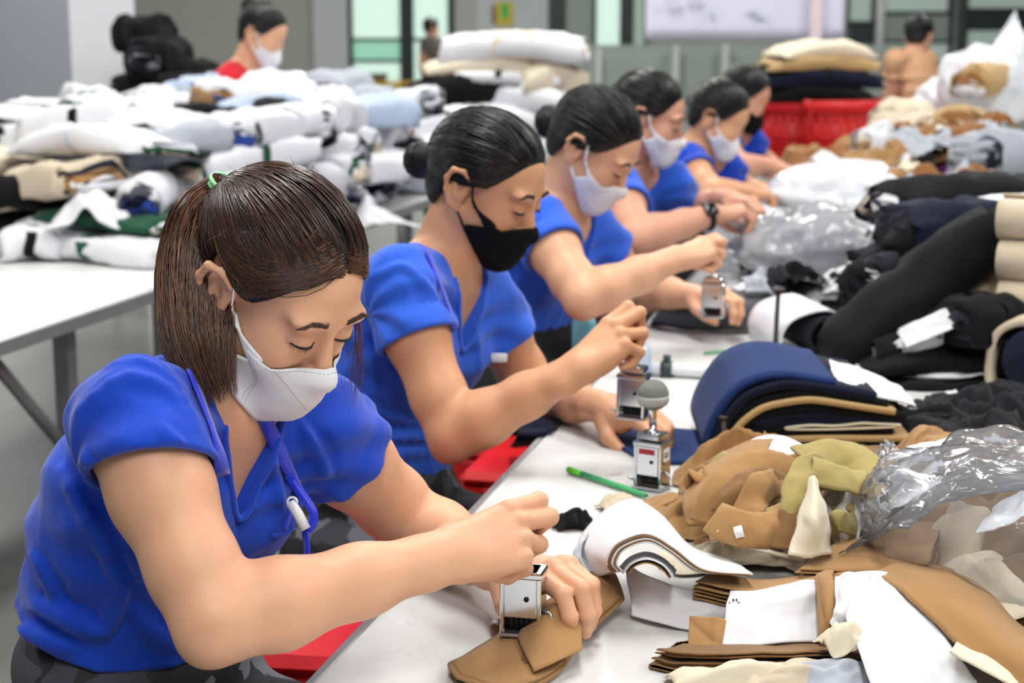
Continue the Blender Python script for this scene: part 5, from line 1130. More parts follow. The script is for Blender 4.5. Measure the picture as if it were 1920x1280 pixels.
ufold('navy_layer', -.158, .019, 0, .128, .10, .014, 'navy', -.108, .16, .0012, 2, .17)
ufold('black_layer', -.143, .031, 0, .114, .12, .012, 'black', -.106, .16, .0012, 7, .16)
ufold('tan_layer', -.131, .041, 0, .103, .13, .010, 'tan', -.114, .15, .0018, 3, .155)
ufold('black_layer', -.118, .052, 0, .091, .15, .014, 'black', -.108, .15, .0012, 4)
ufold('black_layer', -.100, .066, 0, .078, .15, .012, 'navy', -.107, .15, .0012, 8)
ufold('cream_strip', -.05, .058, 0, .066, .14, .003, 'cream', -.114, .14, .0012, 5)
v, f = patch([[(.05, -.09, .118), (.09, -.10, .108), (.13, -.10, .098), (.17, -.09, .086)], [(.06, .0, .124), (.10, .0, .114), (.14, .0, .104), (.18, -.01, .09)], [(.08, .10, .126), (.11, .10, .118), (.14, .10, .108), (.17, .09, .096)]], 14, 20, .003, .003, 9, 4); obj('white_sheet', v, f, C['white'], ds)
v, f = patch([[T(1150, 832, .754), T(1210, 862, .754), T(1280, 868, .754), T(1345, 868, .756)], [T(1142, 815, .754), T(1200, 825, .757), T(1270, 835, .757), T(1345, 845, .757)], [T(1150, 800, .754), T(1230, 803, .756), T(1290, 806, .757), T(1350, 812, .757)]], 20, 26, .004, .0015, 12, 2, .7515)
tag(obj('denim_piece', v, f, C['denim']), 'flat blue denim piece lying under the hands of the second woman', 'cloth')
# ------------------------------------------------------------------ grey cloth and white bundle before the third woman
v, f = patch([[T(1222, 604, .756), T(1300, 616, .758), T(1380, 618, .762), T(1430, 610, .77)], [T(1235, 588, .79), T(1310, 585, .80), T(1390, 575, .81), T(1470, 558, .82)], [T(1300, 560, .80), T(1380, 548, .82), T(1450, 535, .82), T(1520, 525, .82)]], 18, 26, .012, .003, 8, 5); tag(obj('cloth_piece', v, f, C['dgrey']), 'dark grey cloth strip under the hands of the third woman', 'cloth')
wb_ = T(1522, 657, .754); t = thing('fabric_bundle', 'white-wrapped bundle with open dark end on the table', 'bundle', (wb_[0], wb_[1], .754), .42)
prof = catmull([(-.10, .006), (-.105, .05), (-.075, .085), (.0, .098), (.05, .075), (.085, .02), (.06, .004)], 36); G = np.array([[(p_[0] + .25 * y, y, p_[1]) for p_ in prof] for y in np.linspace(-.07, .14, 7)]); v, f = thick_grid(G, .004); obj('paper_wrap', v, f, C['white'], t)
prof = catmull([(-.02, .010), (-.04, .04), (-.02, .075), (.02, .078), (.05, .05), (.06, .015)], 30); G = np.array([[(p_[0] + .25 * y, y, p_[1]) for p_ in prof] for y in np.linspace(-.072, .13, 6)]); v, f = thick_grid(G, .012); obj('dark_cloth', v, f, C['char'], t); v, f = thick_grid(G * V(.6, 1, .6) + V(.006, .004, .012), .012); obj('dark_cloth', v, f, C['black'], t)
v, f = patch([[V(-.12, -.075, .004), V(0, -.085, .003), V(.12, -.08, .006), V(.17, -.05, .02)], [V(-.11, .02, .005), V(0, .02, .004), V(.12, .02, .008), V(.19, .04, .04)]], 8, 20, .006, .001, 5, 1); obj('grey_base_cloth', v, f, C['dgrey'], t)
for i, (px, py, d, L, W, H, cols, rz, lab) in enumerate(((1540, 560, 3.95, .26, .16, .06, ['black', 'white', 'char'], .4, 'black and white folded pieces behind the white-wrapped bundle'), (1470, 545, 4.1, .24, .16, .05, ['white', 'dgrey', 'white'], .2, 'white folded pieces behind the grey strip'), (1585, 610, 3.7, .2, .14, .05, ['char', 'white', 'black'], 1.0, 'charcoal folded piece right of the white-wrapped bundle'))):
    bundle(lab, T(px, py + 14, .753), rz, L, W, H, cols, i, e=.5)
bundle('small cream block of cloth at the foot of the black roll', T(1612, 690, .752), .6, .07, .07, .055, ['cream', 'beige'], 1)
# clear plastic bags with dark cloth in the middle of the table
for i, (px, py, s_, h_) in enumerate(((1470, 505, .26, .10), (1560, 500, .24, .12), (1520, 470, .26, .12))): crumpled('cloth_piece', ('black cloth in the clear bag, left piece', 'black cloth in the clear bag, right piece', 'black cloth in the clear bag, rear piece')[i], 'cloth', T(px, py + 12, .753), i * 2, s_, s_ * .8, h_, 80 + i, 'black', 'black cloth in clear bags', n=28)
bag('plastic_bag', 'clear plastic bag holding black cloth in mid table', T(1545, 528, .752), .44, .34, .20, 11, .2, n=60, rough=1.3, m=M_PLAS2)
bag('plastic_bag', 'clear plastic bag beside the wrist watch', T(1425, 500, .752), .32, .26, .13, 12, .6, n=50, rough=1.3, m=M_PLAS2)
bag('plastic_bag', 'puffy white plastic sack behind the clear bags', T(1570, 432, .752), .50, .36, .22, 13, .1, n=50, m=M_FILM, cat='sack', rough=1.2)
bag('plastic_bag', 'small white plastic bag under the watch hand', T(1420, 462, .752), .24, .2, .12, 14, .4, n=40, m=M_FILM, rough=1.2, cat='sack')
# ------------------------------------------------------------------ khaki tangle in the middle right
KT = [('wide khaki cloth forming the left foot of the tangle', 1345, 965, .24, .20, .055, 91, 'khaki', .4), ('khaki cloth at the heart of the tangle', 1420, 955, .26, .24, .085, 92, 'khaki', 1.1), ('dark khaki cloth folded deep in the tangle', 1470, 975, .24, .22, .07, 93, 'kdark', 2.0),
      ('olive khaki cloth draped over the right of the tangle', 1540, 945, .22, .2, .085, 94, 'olive', .3), ('second olive cloth behind the first', 1580, 925, .2, .18, .08, 95, 'olive', 1.5), ('khaki cloth at the near foot of the tangle', 1440, 1030, .22, .14, .04, 96, 'khaki', .1),
      ('khaki cloth behind the tangle by the iron pin', 1410, 905, .22, .18, .085, 97, 'khaki', 2.6), ('beige lining cloth in front of the tangle', 1400, 1045, .24, .12, .035, 98, 'cream', .2), ('beige lining cloth right below the olive', 1500, 1030, .2, .14, .05, 99, 'beige', .9)]
for lab, px, py, sx, sy, h_, sd, ck, rz in KT: crumpled('cloth_piece', lab, 'cloth', T(px, py, .752), rz, sx, sy, h_, sd, ck, n=64, folds=26, fw=.5)
def band(label, pts, w_, ck, up=.5, t=.003, seed=0, tw=0.0):
    """a cut strip of cloth looping through the air"""
    n = 40; pp = catmull([P(*q) for q in pts], n); rs_ = np.random.RandomState(seed); cd = nrm(CAMP - pp.mean(0)); nn = np.array([nrm(cd * (1 - up) + V(0, 0, 1) * up + tw * math.sin(6 * k / n + seed) * V(1, 0, 0)) for k in range(n)])
    tg = np.gradient(pp, axis=0); sd_ = np.cross(tg, nn); sd_ /= np.linalg.norm(sd_, axis=1)[:, None] + 1e-9; u = np.linspace(-.5, .5, 9)
    G = pp[:, None] + sd_[:, None] * (u[None, :, None] * w_) + nn[:, None] * (.12 * w_ * np.cos(u * 3.1 + .3 * np.sin(np.linspace(0, 9, n))[:, None])[..., None]); G = G + .0025 * np.stack([vnoise(G * 16, seed + k, 2) for k in range(3)], 2)
    G[..., 2] = np.maximum(G[..., 2], .754); v, f = thick_grid(G, t); return tag(obj('cloth_strip', v, f, C[ck]), label, 'cloth')
band('khaki strip arching over the tangle centre', [(1329, 985, 2.17), (1352, 925, 2.17), (1400, 882, 2.2), (1450, 876, 2.22), (1490, 892, 2.24)], .05, 'khaki', .35, seed=1)
band('inner khaki strip under the arching one', [(1356, 968, 2.15), (1380, 918, 2.16), (1425, 900, 2.18), (1475, 912, 2.2)], .035, 'kdark', .4, seed=2, tw=.4)
band('khaki strip rolled along the front of the tangle', [(1338, 968, 2.12), (1372, 985, 2.10), (1411, 996, 2.09), (1450, 992, 2.10), (1486, 972, 2.12)], .045, 'khaki', .25, seed=3)
band('khaki strip hanging upright in the tangle middle', [(1398, 990, 2.12), (1408, 945, 2.14), (1428, 915, 2.16), (1470, 900, 2.2)], .04, 'khaki', .2, seed=4, tw=.5)
band('khaki strip falling from the olive cloth', [(1468, 1030, 2.08), (1478, 985, 2.10), (1492, 945, 2.12), (1505, 905, 2.16)], .03, 'kdark', .1, seed=5)
band('olive strip curling down the right side of the tangle', [(1500, 862, 2.26), (1550, 852, 2.28), (1600, 862, 2.28), (1628, 892, 2.25), (1632, 950, 2.2)], .05, 'olive', .5, seed=6)
band('olive strip looping at the tangle centre', [(1452, 950, 2.13), (1466, 975, 2.11), (1484, 955, 2.11), (1494, 905, 2.13), (1518, 872, 2.17), (1548, 878, 2.2)], .03, 'olive', .2, seed=7)
band('olive strip spreading to the right of the triangle', [(1518, 878, 2.16), (1560, 892, 2.15), (1600, 905, 2.16), (1632, 912, 2.18)], .04, 'olive', .45, seed=8, tw=.3)
band('narrow white band round the khaki roll', [(1381, 985, 2.085), (1384, 994, 2.08), (1388, 1006, 2.08)], .010, 'white', .1, .001, seed=9)
rs2 = np.random.RandomState(77)
for k in range(16):
    x, y = rs2.uniform(1310, 1610), rs2.uniform(880, 1010); base_ = T(x, y + 40, .80); d = base_[1] / _cp * .985; an = rs2.uniform(0, 6.3); ln_ = rs2.uniform(28, 60); cx, cy = math.cos(an) * ln_, math.sin(an) * ln_ * .6; ck = rs2.choice(['khaki', 'kdark', 'khaki', 'olive', 'cream']) if x < 1500 else rs2.choice(['olive', 'cream', 'olive', 'khaki', 'white'])
    d = float(np.clip(2.36 - (y - 880) * .0019, 2.06, 2.36)) - .02
    band('small twisted ' + {'khaki': 'khaki', 'kdark': 'dark khaki', 'olive': 'olive', 'cream': 'cream', 'white': 'white'}[ck] + ' offcut, ' + ('left', 'left centre', 'right centre', 'right')[int((x - 1310) / 75.1)] + ' ' + ('back', 'middle', 'front')[int((y - 880) / 43.4)] + ' of the tangle', [(x - cx, y - cy, d + .01), (x - cx * .3 + rs2.uniform(-12, 12), y - cy * .3 - 14, d - .015), (x + cx * .4, y + cy * .4 + rs2.uniform(-12, 8), d), (x + cx, y + cy, d + .02)], rs2.uniform(.018, .034), ck, rs2.uniform(.1, .7), .002, seed=20 + k, tw=.6)['group'] = 'small offcuts in the tangle'
v, f = patch([[P(1368, 872, 2.38), P(1405, 850, 2.36), P(1450, 858, 2.34), P(1508, 848, 2.36)], [P(1375, 850, 2.44), P(1415, 822, 2.44), P(1465, 818, 2.44), P(1510, 838, 2.42)]], 12, 22, .0014, .002, 12, 3); tag(obj('paper_sheet', v, f, C['white']), 'white sheet curved over the top of the khaki tangle', 'paper')
v, f = patch([[P(1290, 985, 2.22), P(1330, 985, 2.2), P(1365, 960, 2.2)], [P(1282, 940, 2.26), P(1335, 925, 2.2), P(1385, 905, 2.2)], [P(1310, 885, 2.34), P(1360, 868, 2.3), P(1425, 862, 2.28)], [P(1360, 850, 2.42), P(1400, 830, 2.42), P(1450, 825, 2.42)]], 30, 16, .003, .003, 10, 6); tag(obj('cloth_piece', v, f, C['khaki']), 'broad khaki band looping up at the left side of the tangle', 'cloth')
v, f = patch([[P(1478, 1038, 2.05), P(1520, 1048, 2.03), P(1562, 1035, 2.06)], [P(1498, 970, 2.09), P(1527, 962, 2.03), P(1552, 968, 2.09)], [P(1521, 898, 2.13), P(1526, 892, 2.11), P(1533, 900, 2.13)]], 20, 18, .0014, .003, 14, 7); tag(obj('cloth_piece', v, f, C['cream']), 'pointed beige lining triangle hanging from the olive cloth', 'cloth')
v, f = patch([[P(1460, 945, 2.2), P(1480, 895, 2.22), P(1530, 868, 2.24)], [P(1475, 960, 2.18), P(1510, 905, 2.17), P(1560, 885, 2.2)], [P(1510, 925, 2.2), P(1550, 915, 2.16), P(1600, 915, 2.2)], [P(1560, 880, 2.28), P(1600, 880, 2.24), P(1632, 930, 2.24)]], 26, 20, .003, .005, 14, 9); tag(obj('cloth_piece', v, f, C['olive']), 'folded olive flap on the top right of the tangle', 'cloth')
v, f = patch([[P(1345, 998, 2.10), P(1420, 1030, 2.08), P(1512, 1052, 2.08)], [P(1338, 986, 2.13), P(1420, 1005, 2.12), P(1505, 1035, 2.12)], [P(1330, 990, 2.17), P(1420, 1015, 2.17), P(1500, 1045, 2.17)]], 14, 22, .004, .002, 10, 8); tag(obj('cloth_piece', v, f, C['cream']), 'rolled beige strip lying in front of the khaki tangle', 'cloth')
crumpled('paper_sheet', 'crumpled white paper right of the beige triangle', 'paper', T(1590, 995, .80), .5, .09, .11, .07, 101, 'white', n=24, folds=8)
# ------------------------------------------------------------------ foreground: white roll, strips, khaki stacks
def sheetobj(name, label, cat, rows, ck, t=.0014, noise=.0015, ns=10, seed=1, nu=18, nv=26, zmin=None, parent=None):
    v, f = patch(rows, max(nu, 30) if ck == 'white' else nu, max(nv, 40) if ck == 'white' else nv, t, noise, ns, seed, zmin, .0034 if ck == 'white' else .002); o = obj(name, v, f, C[ck], parent)
    return tag(o, label, cat) if label else o
wr_ = thing('paper_roll', 'loosely rolled white paper layered with khaki cloth by the working hands', 'paper roll', tuple(T(1200, 1075, .752)))
def wloc(o, rows): 
    l = np.array(o.location); return [[np.asarray(q) - l for q in r] for r in rows]
fr = [(1152, 1068, 1.98), (1139, 1050, 1.97), (1158, 1018, 1.97), (1212, 1001, 1.97), (1262, 1026, 1.97), (1322, 1068, 1.97), (1412, 1076, 1.99)]
bk = [(1108, 1088, 2.10), (1084, 1020, 2.15), (1128, 962, 2.17), (1184, 935, 2.17), (1236, 962, 2.17), (1296, 1024, 2.15), (1376, 1052, 2.14)]
cf, cb = P(1225, 1066, 1.98), P(1215, 1046, 2.15)
for ck, k in (('white', 0), ('kdark', .035), ('white', .10), ('khaki', .135), ('white', .20)):
    r0 = [lerp(P(x, y, d), cf, k) - V(0, .05 * (k > 0) * .1, 0) for x, y, d in fr]; r1 = [lerp(P(x, y, d), cb, k) for x, y, d in bk]; rm = [lerp(a, b, .5) for a, b in zip(r0, r1)]
    v, f = patch(wloc(wr_, [r0, rm, r1]), 14, 44, .0018, .0004, 14, 3); obj('rolled_layer', v, f, C[ck], wr_)
sheetobj('grey_lining', None, None, wloc(wr_, [[P(1120, 1092, 2.03), P(1086, 1050, 2.08), P(1100, 1000, 2.12)], [P(1085, 1080, 2.08), P(1078, 1030, 2.14), P(1130, 985, 2.16)]]), 'grey', parent=wr_)
v, f = patch(wloc(wr_, [[P(1178, 1078, 1.975), P(1190, 1062, 1.965), P(1215, 1055, 1.96), P(1240, 1066, 1.96), P(1256, 1084, 1.965)], [P(1170, 1066, 2.08), P(1185, 1050, 2.08), P(1212, 1042, 2.08), P(1240, 1052, 2.08), P(1262, 1070, 2.08)]]), 8, 26, .0016, .0003, 14, 2); obj('inner_curl', v, f, C['khaki'], wr_)
v, f = patch(wloc(wr_, [[P(1168, 1076, 1.972), P(1186, 1056, 1.962), P(1215, 1048, 1.957), P(1244, 1060, 1.957), P(1262, 1082, 1.962)], [P(1160, 1064, 2.08), P(1181, 1044, 2.08), P(1212, 1035, 2.08), P(1244, 1046, 2.08), P(1268, 1068, 2.08)]]), 8, 26, .0016, .0003, 14, 2); obj('inner_curl', v, f, C['white'], wr_)
sheetobj('paper_strip', 'long white paper strip standing on edge around the khaki stack', 'paper', [[P(1186, 1156, 2.015), P(1230, 1170, 1.99), P(1290, 1180, 1.975), P(1352, 1186, 1.97), P(1400, 1190, 1.975)], [P(1172, 1053, 2.06), P(1215, 1080, 2.03), P(1275, 1100, 2.01), P(1350, 1108, 2.0), P(1420, 1105, 2.01)]], 'white', .0016, .001, 8, 2, 12, 30)
sq = sheetobj('paper_sheet', 'white paper sheet with small printed mark wrapped on the khaki stack front', 'paper', [[P(1352, 1212, 1.915), P(1420, 1212, 1.91), P(1490, 1206, 1.915), P(1540, 1204, 1.92)], [P(1368, 1108, 1.975), P(1430, 1104, 1.965), P(1500, 1092, 1.965), P(1534, 1090, 1.97)]], 'white', .0016, .001, 8, 3, 12, 24)
bq = bvh_of(sq); M_INK = mat('grey_print_ink', (96, 98, 104), .6)
for dx, w_, h_ in ((0, 4, 2), (7, 4, 9), (13, 3, 10), (17, 5, 2)):
    hq = cast(bq, 1368 + dx, 1127 + (0 if h_ > 3 else 3))
    if hq is not None:
        s_ = 1.93 / F_PX; v, f = box((-w_ * s_ / 2, -.0006, -h_ * s_ / 2), (w_ * s_ / 2, .0004, h_ * s_ / 2)); obj('print_mark', v + hq[0] + hq[1] * .0004 * (1 if hq[1] @ ray(960, 640) < 0 else -1) - np.array(sq.location), f, M_INK, sq, smooth=False)
def stack(name, label, rows, n, dz, ck, t=.0018, jit=.004, seed=0, nu=12, nv=24, alt=None, noise=.0012):
    """many thin cut pieces lying on each other, edges slightly shifted"""
    rs_ = np.random.RandomState(seed); l = np.mean([np.mean(r, 0) for r in rows], 0); l[2] = .75; th_ = thing(name, label, 'fabric stack', tuple(l)); parts = []
    tops = [[np.asarray(q) - l for q in r] for r in rows]
    for i in range(n):
        sh = V(rs_.normal() * jit, rs_.normal() * jit, -dz * i); rr = [[q + sh for q in r] for r in tops]
        v, f = patch(rr, nu, nv, t, noise, 9, seed, .0015)
        if i == 0: obj('top_piece', v, f, C[ck], th_)
        else: parts.append((v, f, C[alt if alt and i % 3 == 2 else ck]))
    for k, m in enumerate({id(p_[2]): p_[2] for p_ in parts}.values()):
        sel = [p_ for p_ in parts if p_[2] is m]; off = 0; vs, fs = [], []
        for v, f, _ in sel: vs.append(v); fs.append(f + off); off += len(v)
        o = obj('lower_pieces', np.concatenate(vs), np.concatenate(fs), m, th_); o['kind'] = 'stuff'
    return th_
stack('khaki_stack', 'layered khaki stack behind the standing white strips', [[P(1300, 1090, 1.99), P(1400, 1108, 1.97), P(1500, 1094, 1.97), P(1580, 1080, 1.98)], [P(1330, 1072, 2.05), P(1420, 1088, 2.04), P(1500, 1078, 2.05), P(1580, 1062, 2.06)]], 12, .005, 'khaki', jit=.002, seed=3)
stack('khaki_stack', 'fanned khaki stack with many thin edges below the clear sheet', [[P(1500, 1068, 2.02), P(1580, 1072, 2.0), P(1680, 1068, 1.99), P(1740, 1060, 1.99)], [P(1550, 1030, 2.10), P(1620, 1022, 2.10), P(1700, 1010, 2.10), P(1760, 1000, 2.1)], [P(1640, 990, 2.2), P(1690, 975, 2.2), P(1730, 965, 2.2), P(1770, 955, 2.2)]], 26, .0042, 'khaki', jit=.005, seed=4, alt='kdark')
stack('khaki_stack', 'wide khaki stack with frayed front edge nearest the camera', [[P(1228, 1218, 1.86), P(1330, 1226, 1.83), P(1450, 1226, 1.83), P(1560, 1222, 1.85), P(1640, 1235, 1.86)], [P(1280, 1206, 1.93), P(1370, 1210, 1.92), P(1470, 1208, 1.92), P(1560, 1204, 1.93), P(1640, 1215, 1.95)]], 15, .0035, 'kdark', jit=.004, seed=5, alt='khaki', nv=30, noise=.002)
sheetobj('cloth_piece', 'khaki square standing left of the white printed sheet', 'cloth', [[P(1290, 1212, 1.92), P(1320, 1214, 1.915), P(1352, 1214, 1.91)], [P(1293, 1155, 1.95), P(1325, 1157, 1.945), P(1362, 1160, 1.94)]], 'khaki', .003, .0005)
sheetobj('cloth_piece', 'khaki band tied upright between the white sheets', 'cloth', [[P(1538, 1204, 1.90), P(1552, 1212, 1.885), P(1572, 1206, 1.89)], [P(1532, 1150, 1.92), P(1548, 1152, 1.90), P(1566, 1146, 1.91)], [P(1530, 1088, 1.955), P(1545, 1084, 1.945), P(1562, 1082, 1.95)], [P(1540, 1074, 2.01), P(1550, 1072, 2.01), P(1562, 1070, 2.01)]], 'khaki', .004, .002, 14, 4)
sheetobj('paper_sheet', 'folded white paper upright beside the khaki band', 'paper', [[P(1556, 1168, 1.89), P(1575, 1192, 1.88), P(1586, 1182, 1.89)], [P(1568, 1140, 1.90), P(1590, 1140, 1.885), P(1604, 1132, 1.89)], [P(1564, 1082, 1.95), P(1600, 1072, 1.93), P(1636, 1070, 1.94)]], 'white', .0016, .001, 9, 5)
sheetobj('paper_sheet', 'broad white paper draped forward over the khaki at the front', 'paper', [[P(1640, 1292, 1.76), P(1720, 1300, 1.75), P(1830, 1278, 1.78)], [P(1610, 1220, 1.80), P(1690, 1220, 1.78), P(1785, 1212, 1.81)], [P(1588, 1162, 1.86), P(1650, 1150, 1.83), P(1735, 1150, 1.86)], [P(1610, 1110, 1.91), P(1645, 1105, 1.90), P(1690, 1105, 1.91)], [P(1628, 1072, 1.95), P(1650, 1072, 1.95), P(1668, 1076, 1.95)]], 'white', .0016, .0016, 9, 6, 26, 18)
sheetobj('cloth_piece', 'large khaki cloth folded in a long lobe at the right front', 'cloth', [[P(1640, 1072, 1.96), P(1690, 1110, 1.88), P(1770, 1185, 1.82), P(1850, 1255, 1.78), P(1930, 1300, 1.75)], [P(1700, 1062, 1.99), P(1755, 1095, 1.90), P(1830, 1155, 1.84), P(1890, 1205, 1.80), P(1960, 1250, 1.77)], [P(1760, 1060, 2.03), P(1800, 1070, 1.99), P(1845, 1105, 1.95), P(1900, 1165, 1.92), P(1960, 1215, 1.9)], [P(1740, 1080, 2.05), P(1790, 1090, 2.02), P(1830, 1130, 1.99), P(1880, 1180, 1.96), P(1950, 1235, 1.94)]], 'khaki', .004, .002, 7, 7, 24, 34)
sheetobj('cloth_piece', 'short khaki lobe above the long one', 'cloth', [[P(1600, 1072, 2.03), P(1700, 1075, 1.99), P(1790, 1110, 1.95), P(1840, 1145, 1.93)], [P(1640, 1062, 2.07), P(1720, 1058, 2.04), P(1800, 1075, 2.01), P(1846, 1110, 1.99)], [P(1660, 1068, 2.11), P(1740, 1068, 2.09), P(1800, 1085, 2.07), P(1830, 1120, 2.05)]], 'khaki', .003, .0015, 7, 8)
sheetobj('cloth_piece', 'cream lining strip under the long khaki lobe', 'cloth', [[P(1780, 1222, 1.77), P(1850, 1262, 1.75), P(1900, 1290, 1.74)], [P(1790, 1202, 1.82), P(1870, 1232, 1.80), P(1920, 1262, 1.79)]], 'cream', .003, .002, 10, 3)
for i, (px, py, z, sx, sy, h_, ck, rz, lab) in enumerate(((1380, 1285, .753, .16, .06, .03, 'cream', .0, 'crumpled beige lining at the bottom frame edge'), (1460, 1290, .753, .14, .06, .03, 'beige', .4, 'second crumpled beige lining at the bottom frame edge'), 
                             (1590, 1215, .78, .07, .06, .04, 'cream', .3, 'small cream scrap below the khaki band'), (1545, 1282, .755, .12, .06, .03, 'grey', .2, 'grey lining scrap at the bottom frame edge'), (1870, 1120, .78, .2, .16, .06, 'cream', .5, 'cream scrap between khaki lobe and clear bag'))):
    crumpled('cloth_piece', lab, 'cloth', T(px, py, z), rz, sx, sy, h_, 110 + i, ck, n=30, folds=7)
for k, (a, b_) in enumerate((((1568, 1262), (1588, 1258)), ((1596, 1264), (1618, 1262)), ((1622, 1285), (1650, 1250)))):
    v, f = patch([[P(a[0], a[1] + 30, 1.80), P(b_[0], b_[1] + 30, 1.80)], [P(a[0], a[1], 1.84), P(b_[0], b_[1], 1.84)]], 6, 6, .0014, .001, 9, k); tag(obj('paper_slip', v, f, C['white']), ('left small white slip at the bottom frame edge', 'middle small white slip at the bottom frame edge', 'slanted white slip at the bottom frame edge')[k], 'paper')
# khaki strip under the numbering stamp
ks = stack('khaki_strip', 'folded khaki strip pinned under the stamp of the nearest woman', [[T(862, 1268, .760), T(950, 1290, .762), T(1040, 1256, .762), T(1090, 1190, .766), T(1165, 1120, .775)], [T(850, 1244, .762), T(930, 1222, .768), T(1010, 1192, .77), T(1060, 1140, .775), T(1150, 1075, .79)], [T(872, 1232, .760), T(940, 1190, .764), T(985, 1165, .766), T(1040, 1120, .772), T(1135, 1060, .79)]], 7, .0016, 'khaki', t=.0014, jit=.0025, seed=8, nu=16, nv=34, alt='kdark', noise=.001)
kl = np.array(ks.location)
v, f = patch([[q - kl for q in r] for r in [[T(1000, 1258, .768), T(1030, 1246, .772), T(1060, 1232, .774), T(1092, 1216, .776)], [T(972, 1190, .775), T(1010, 1180, .787), T(1050, 1170, .79), T(1088, 1165, .786)], [T(1012, 1150, .79), T(1035, 1135, .805), T(1055, 1135, .805), T(1072, 1148, .79)]]], 20, 20, .0016, .0008, 10, 3); obj('top_flap', v, f, C['khaki'], ks)
for k, (x, y) in enumerate(((0, 0), (-7, 2), (-14, 5))):
    v, f = patch([[q - kl for q in r] for r in [[T(998 + x, 1240 + y, .766), T(1012 + x, 1228 + y, .768)], [T(962 + x, 1188 + y, .768), T(974 + x, 1182 + y, .770)]]], 8, 5, .0014, .0006, 10, k); obj('fold_edge', v, f, C['kdark'], ks)
sheetobj('small_piece', None, None, [[q - kl for q in r] for r in [[T(918, 1178, .757), T(950, 1212, .757), T(985, 1218, .757)], [T(938, 1160, .76), T(965, 1185, .76), T(1000, 1195, .76)]]], 'kdark', .004, .001, parent=ks)
# ------------------------------------------------------------------ big clear polythene over the right foreground
def creased(rows, nu, nv, t, seed, amp=.012):
    R = np.array([catmull(r, nv) for r in rows]); G = np.stack([catmull(R[:, j], nu) for j in range(nv)], 1); rs_ = np.random.RandomState(seed); u, w = np.meshgrid(np.linspace(0, 1, nu), np.linspace(0, 1, nv), indexing='ij'); z = 0
    for _ in range(26):
        a = rs_.uniform(0, math.pi); q = (u - rs_.uniform()) * math.cos(a) + (w - rs_.uniform()) * math.sin(a) + .04 * np.sin(9 * u + 7 * w + rs_.uniform(0, 6)); z = z + rs_.uniform(.3, 1) * np.clip(1 - np.abs(q) / rs_.uniform(.02, .09), 0, 1) * rs_.choice([-1, 1])
    G[..., 2] += amp * z * .6; G[..., 1] += amp * z * .4; return thick_grid(G, t)
v, f = creased([[P(1572, 1040, 2.06), P(1640, 1012, 2.04), P(1720, 975, 2.02), P(1800, 940, 2.0), P(1940, 910, 2.0)], [P(1650, 985, 2.16), P(1700, 950, 2.14), P(1770, 900, 2.12), P(1850, 880, 2.12), P(1960, 860, 2.12)], [P(1720, 940, 2.26), P(1760, 905, 2.26), P(1810, 870, 2.28), P(1870, 850, 2.28), P(1960, 838, 2.28)], [P(1760, 900, 2.42), P(1800, 862, 2.42), P(1850, 834, 2.42), P(1900, 822, 2.42), P(1970, 812, 2.42)]], 90, 110, .0004, 4, .009)
tag(obj('plastic_sheet', v, f, M_PLAS), 'large crinkled clear plastic sheet sweeping down at the right', 'plastic sheet')
v, f = creased([[P(1640, 890, 2.42), P(1665, 862, 2.42), P(1690, 850, 2.42)], [P(1640, 850, 2.46), P(1655, 830, 2.46), P(1668, 825, 2.46)]], 24, 24, .0004, 6, .005); tag(obj('plastic_sheet', v, f, M_PLAS), 'small upright corner of clear plastic behind the white papers', 'plastic sheet')
for i, (px, py, z, sx, sy, h_, ck, rz, lab) in enumerate(((1690, 900, .76, .3, .22, .08, 'kdark', .2, 'dark khaki cloth under the back of the clear sheet'), (1790, 905, .76, .3, .24, .09, 'khaki', 1.2, 'khaki cloth seen through the clear sheet'), (1850, 1040, .76, .28, .26, .13, 'khaki', .6, 'khaki cloth inside the clear bag at right'), (1900, 1120, .76, .26, .24, .10, 'kdark', 2.2, 'dark khaki cloth low in the clear bag at right'), (1820, 1070, .76, .24, .18, .10, 'beige', .3, 'beige cloth inside the clear bag at right'), (1890, 950, .77, .3, .24, .12, 'grey', .9, 'pale grey lining inside the clear bag at right'))):
    crumpled('cloth_piece', lab, 'cloth', T(px, py, z), rz, sx, sy, h_, 130 + i, ck, n=36)
sheetobj('paper_sheet', 'white paper inside the clear bag at right', 'paper', [[P(1830, 1000, 1.98), P(1880, 985, 1.96), P(1940, 960, 1.96)], [P(1860, 950, 2.04), P(1900, 925, 2.03), P(1950, 910, 2.03)]], 'white', .0014, .003)
sheetobj('paper_sheet', 'white paper corner under the clear sheet', 'paper', [[P(1638, 975, 2.2), P(1690, 945, 2.18), P(1760, 935, 2.18)], [P(1640, 905, 2.26), P(1700, 892, 2.25), P(1765, 900, 2.25)]], 'white', .0014, .004, 12)
sheetobj('paper_sheet', 'long white paper edge behind the clear sheet', 'paper', [[P(1665, 862, 2.4), P(1740, 845, 2.42), P(1815, 832, 2.44)], [P(1700, 838, 2.5), P(1750, 826, 2.52), P(1818, 826, 2.52)]], 'white', .0014, .002, 12)
bag('plastic_bag', 'bulging clear plastic bag with khaki cloth at the right frame edge', T(1890, 1120, .752), .32, .36, .20, 21, .4, n=90, rough=.9)

# navy cloth lying over the near table edge under the second woman's arms
v, f = patch([[T(955, 838, .60), T(985, 838, .60), T(1015, 838, .60)], [T(968, 822, .74), T(1000, 822, .74), T(1030, 812, .745)], [T(975, 800, .757), T(1010, 800, .757), T(1045, 795, .757)], [T(990, 782, .757), T(1025, 780, .757), T(1055, 780, .757)]], 22, 14, .003, .004, 10, 3); tag(obj('cloth_piece', v, f, C['navy']), 'navy cloth hanging over the table edge under the arms of the second woman', 'cloth')

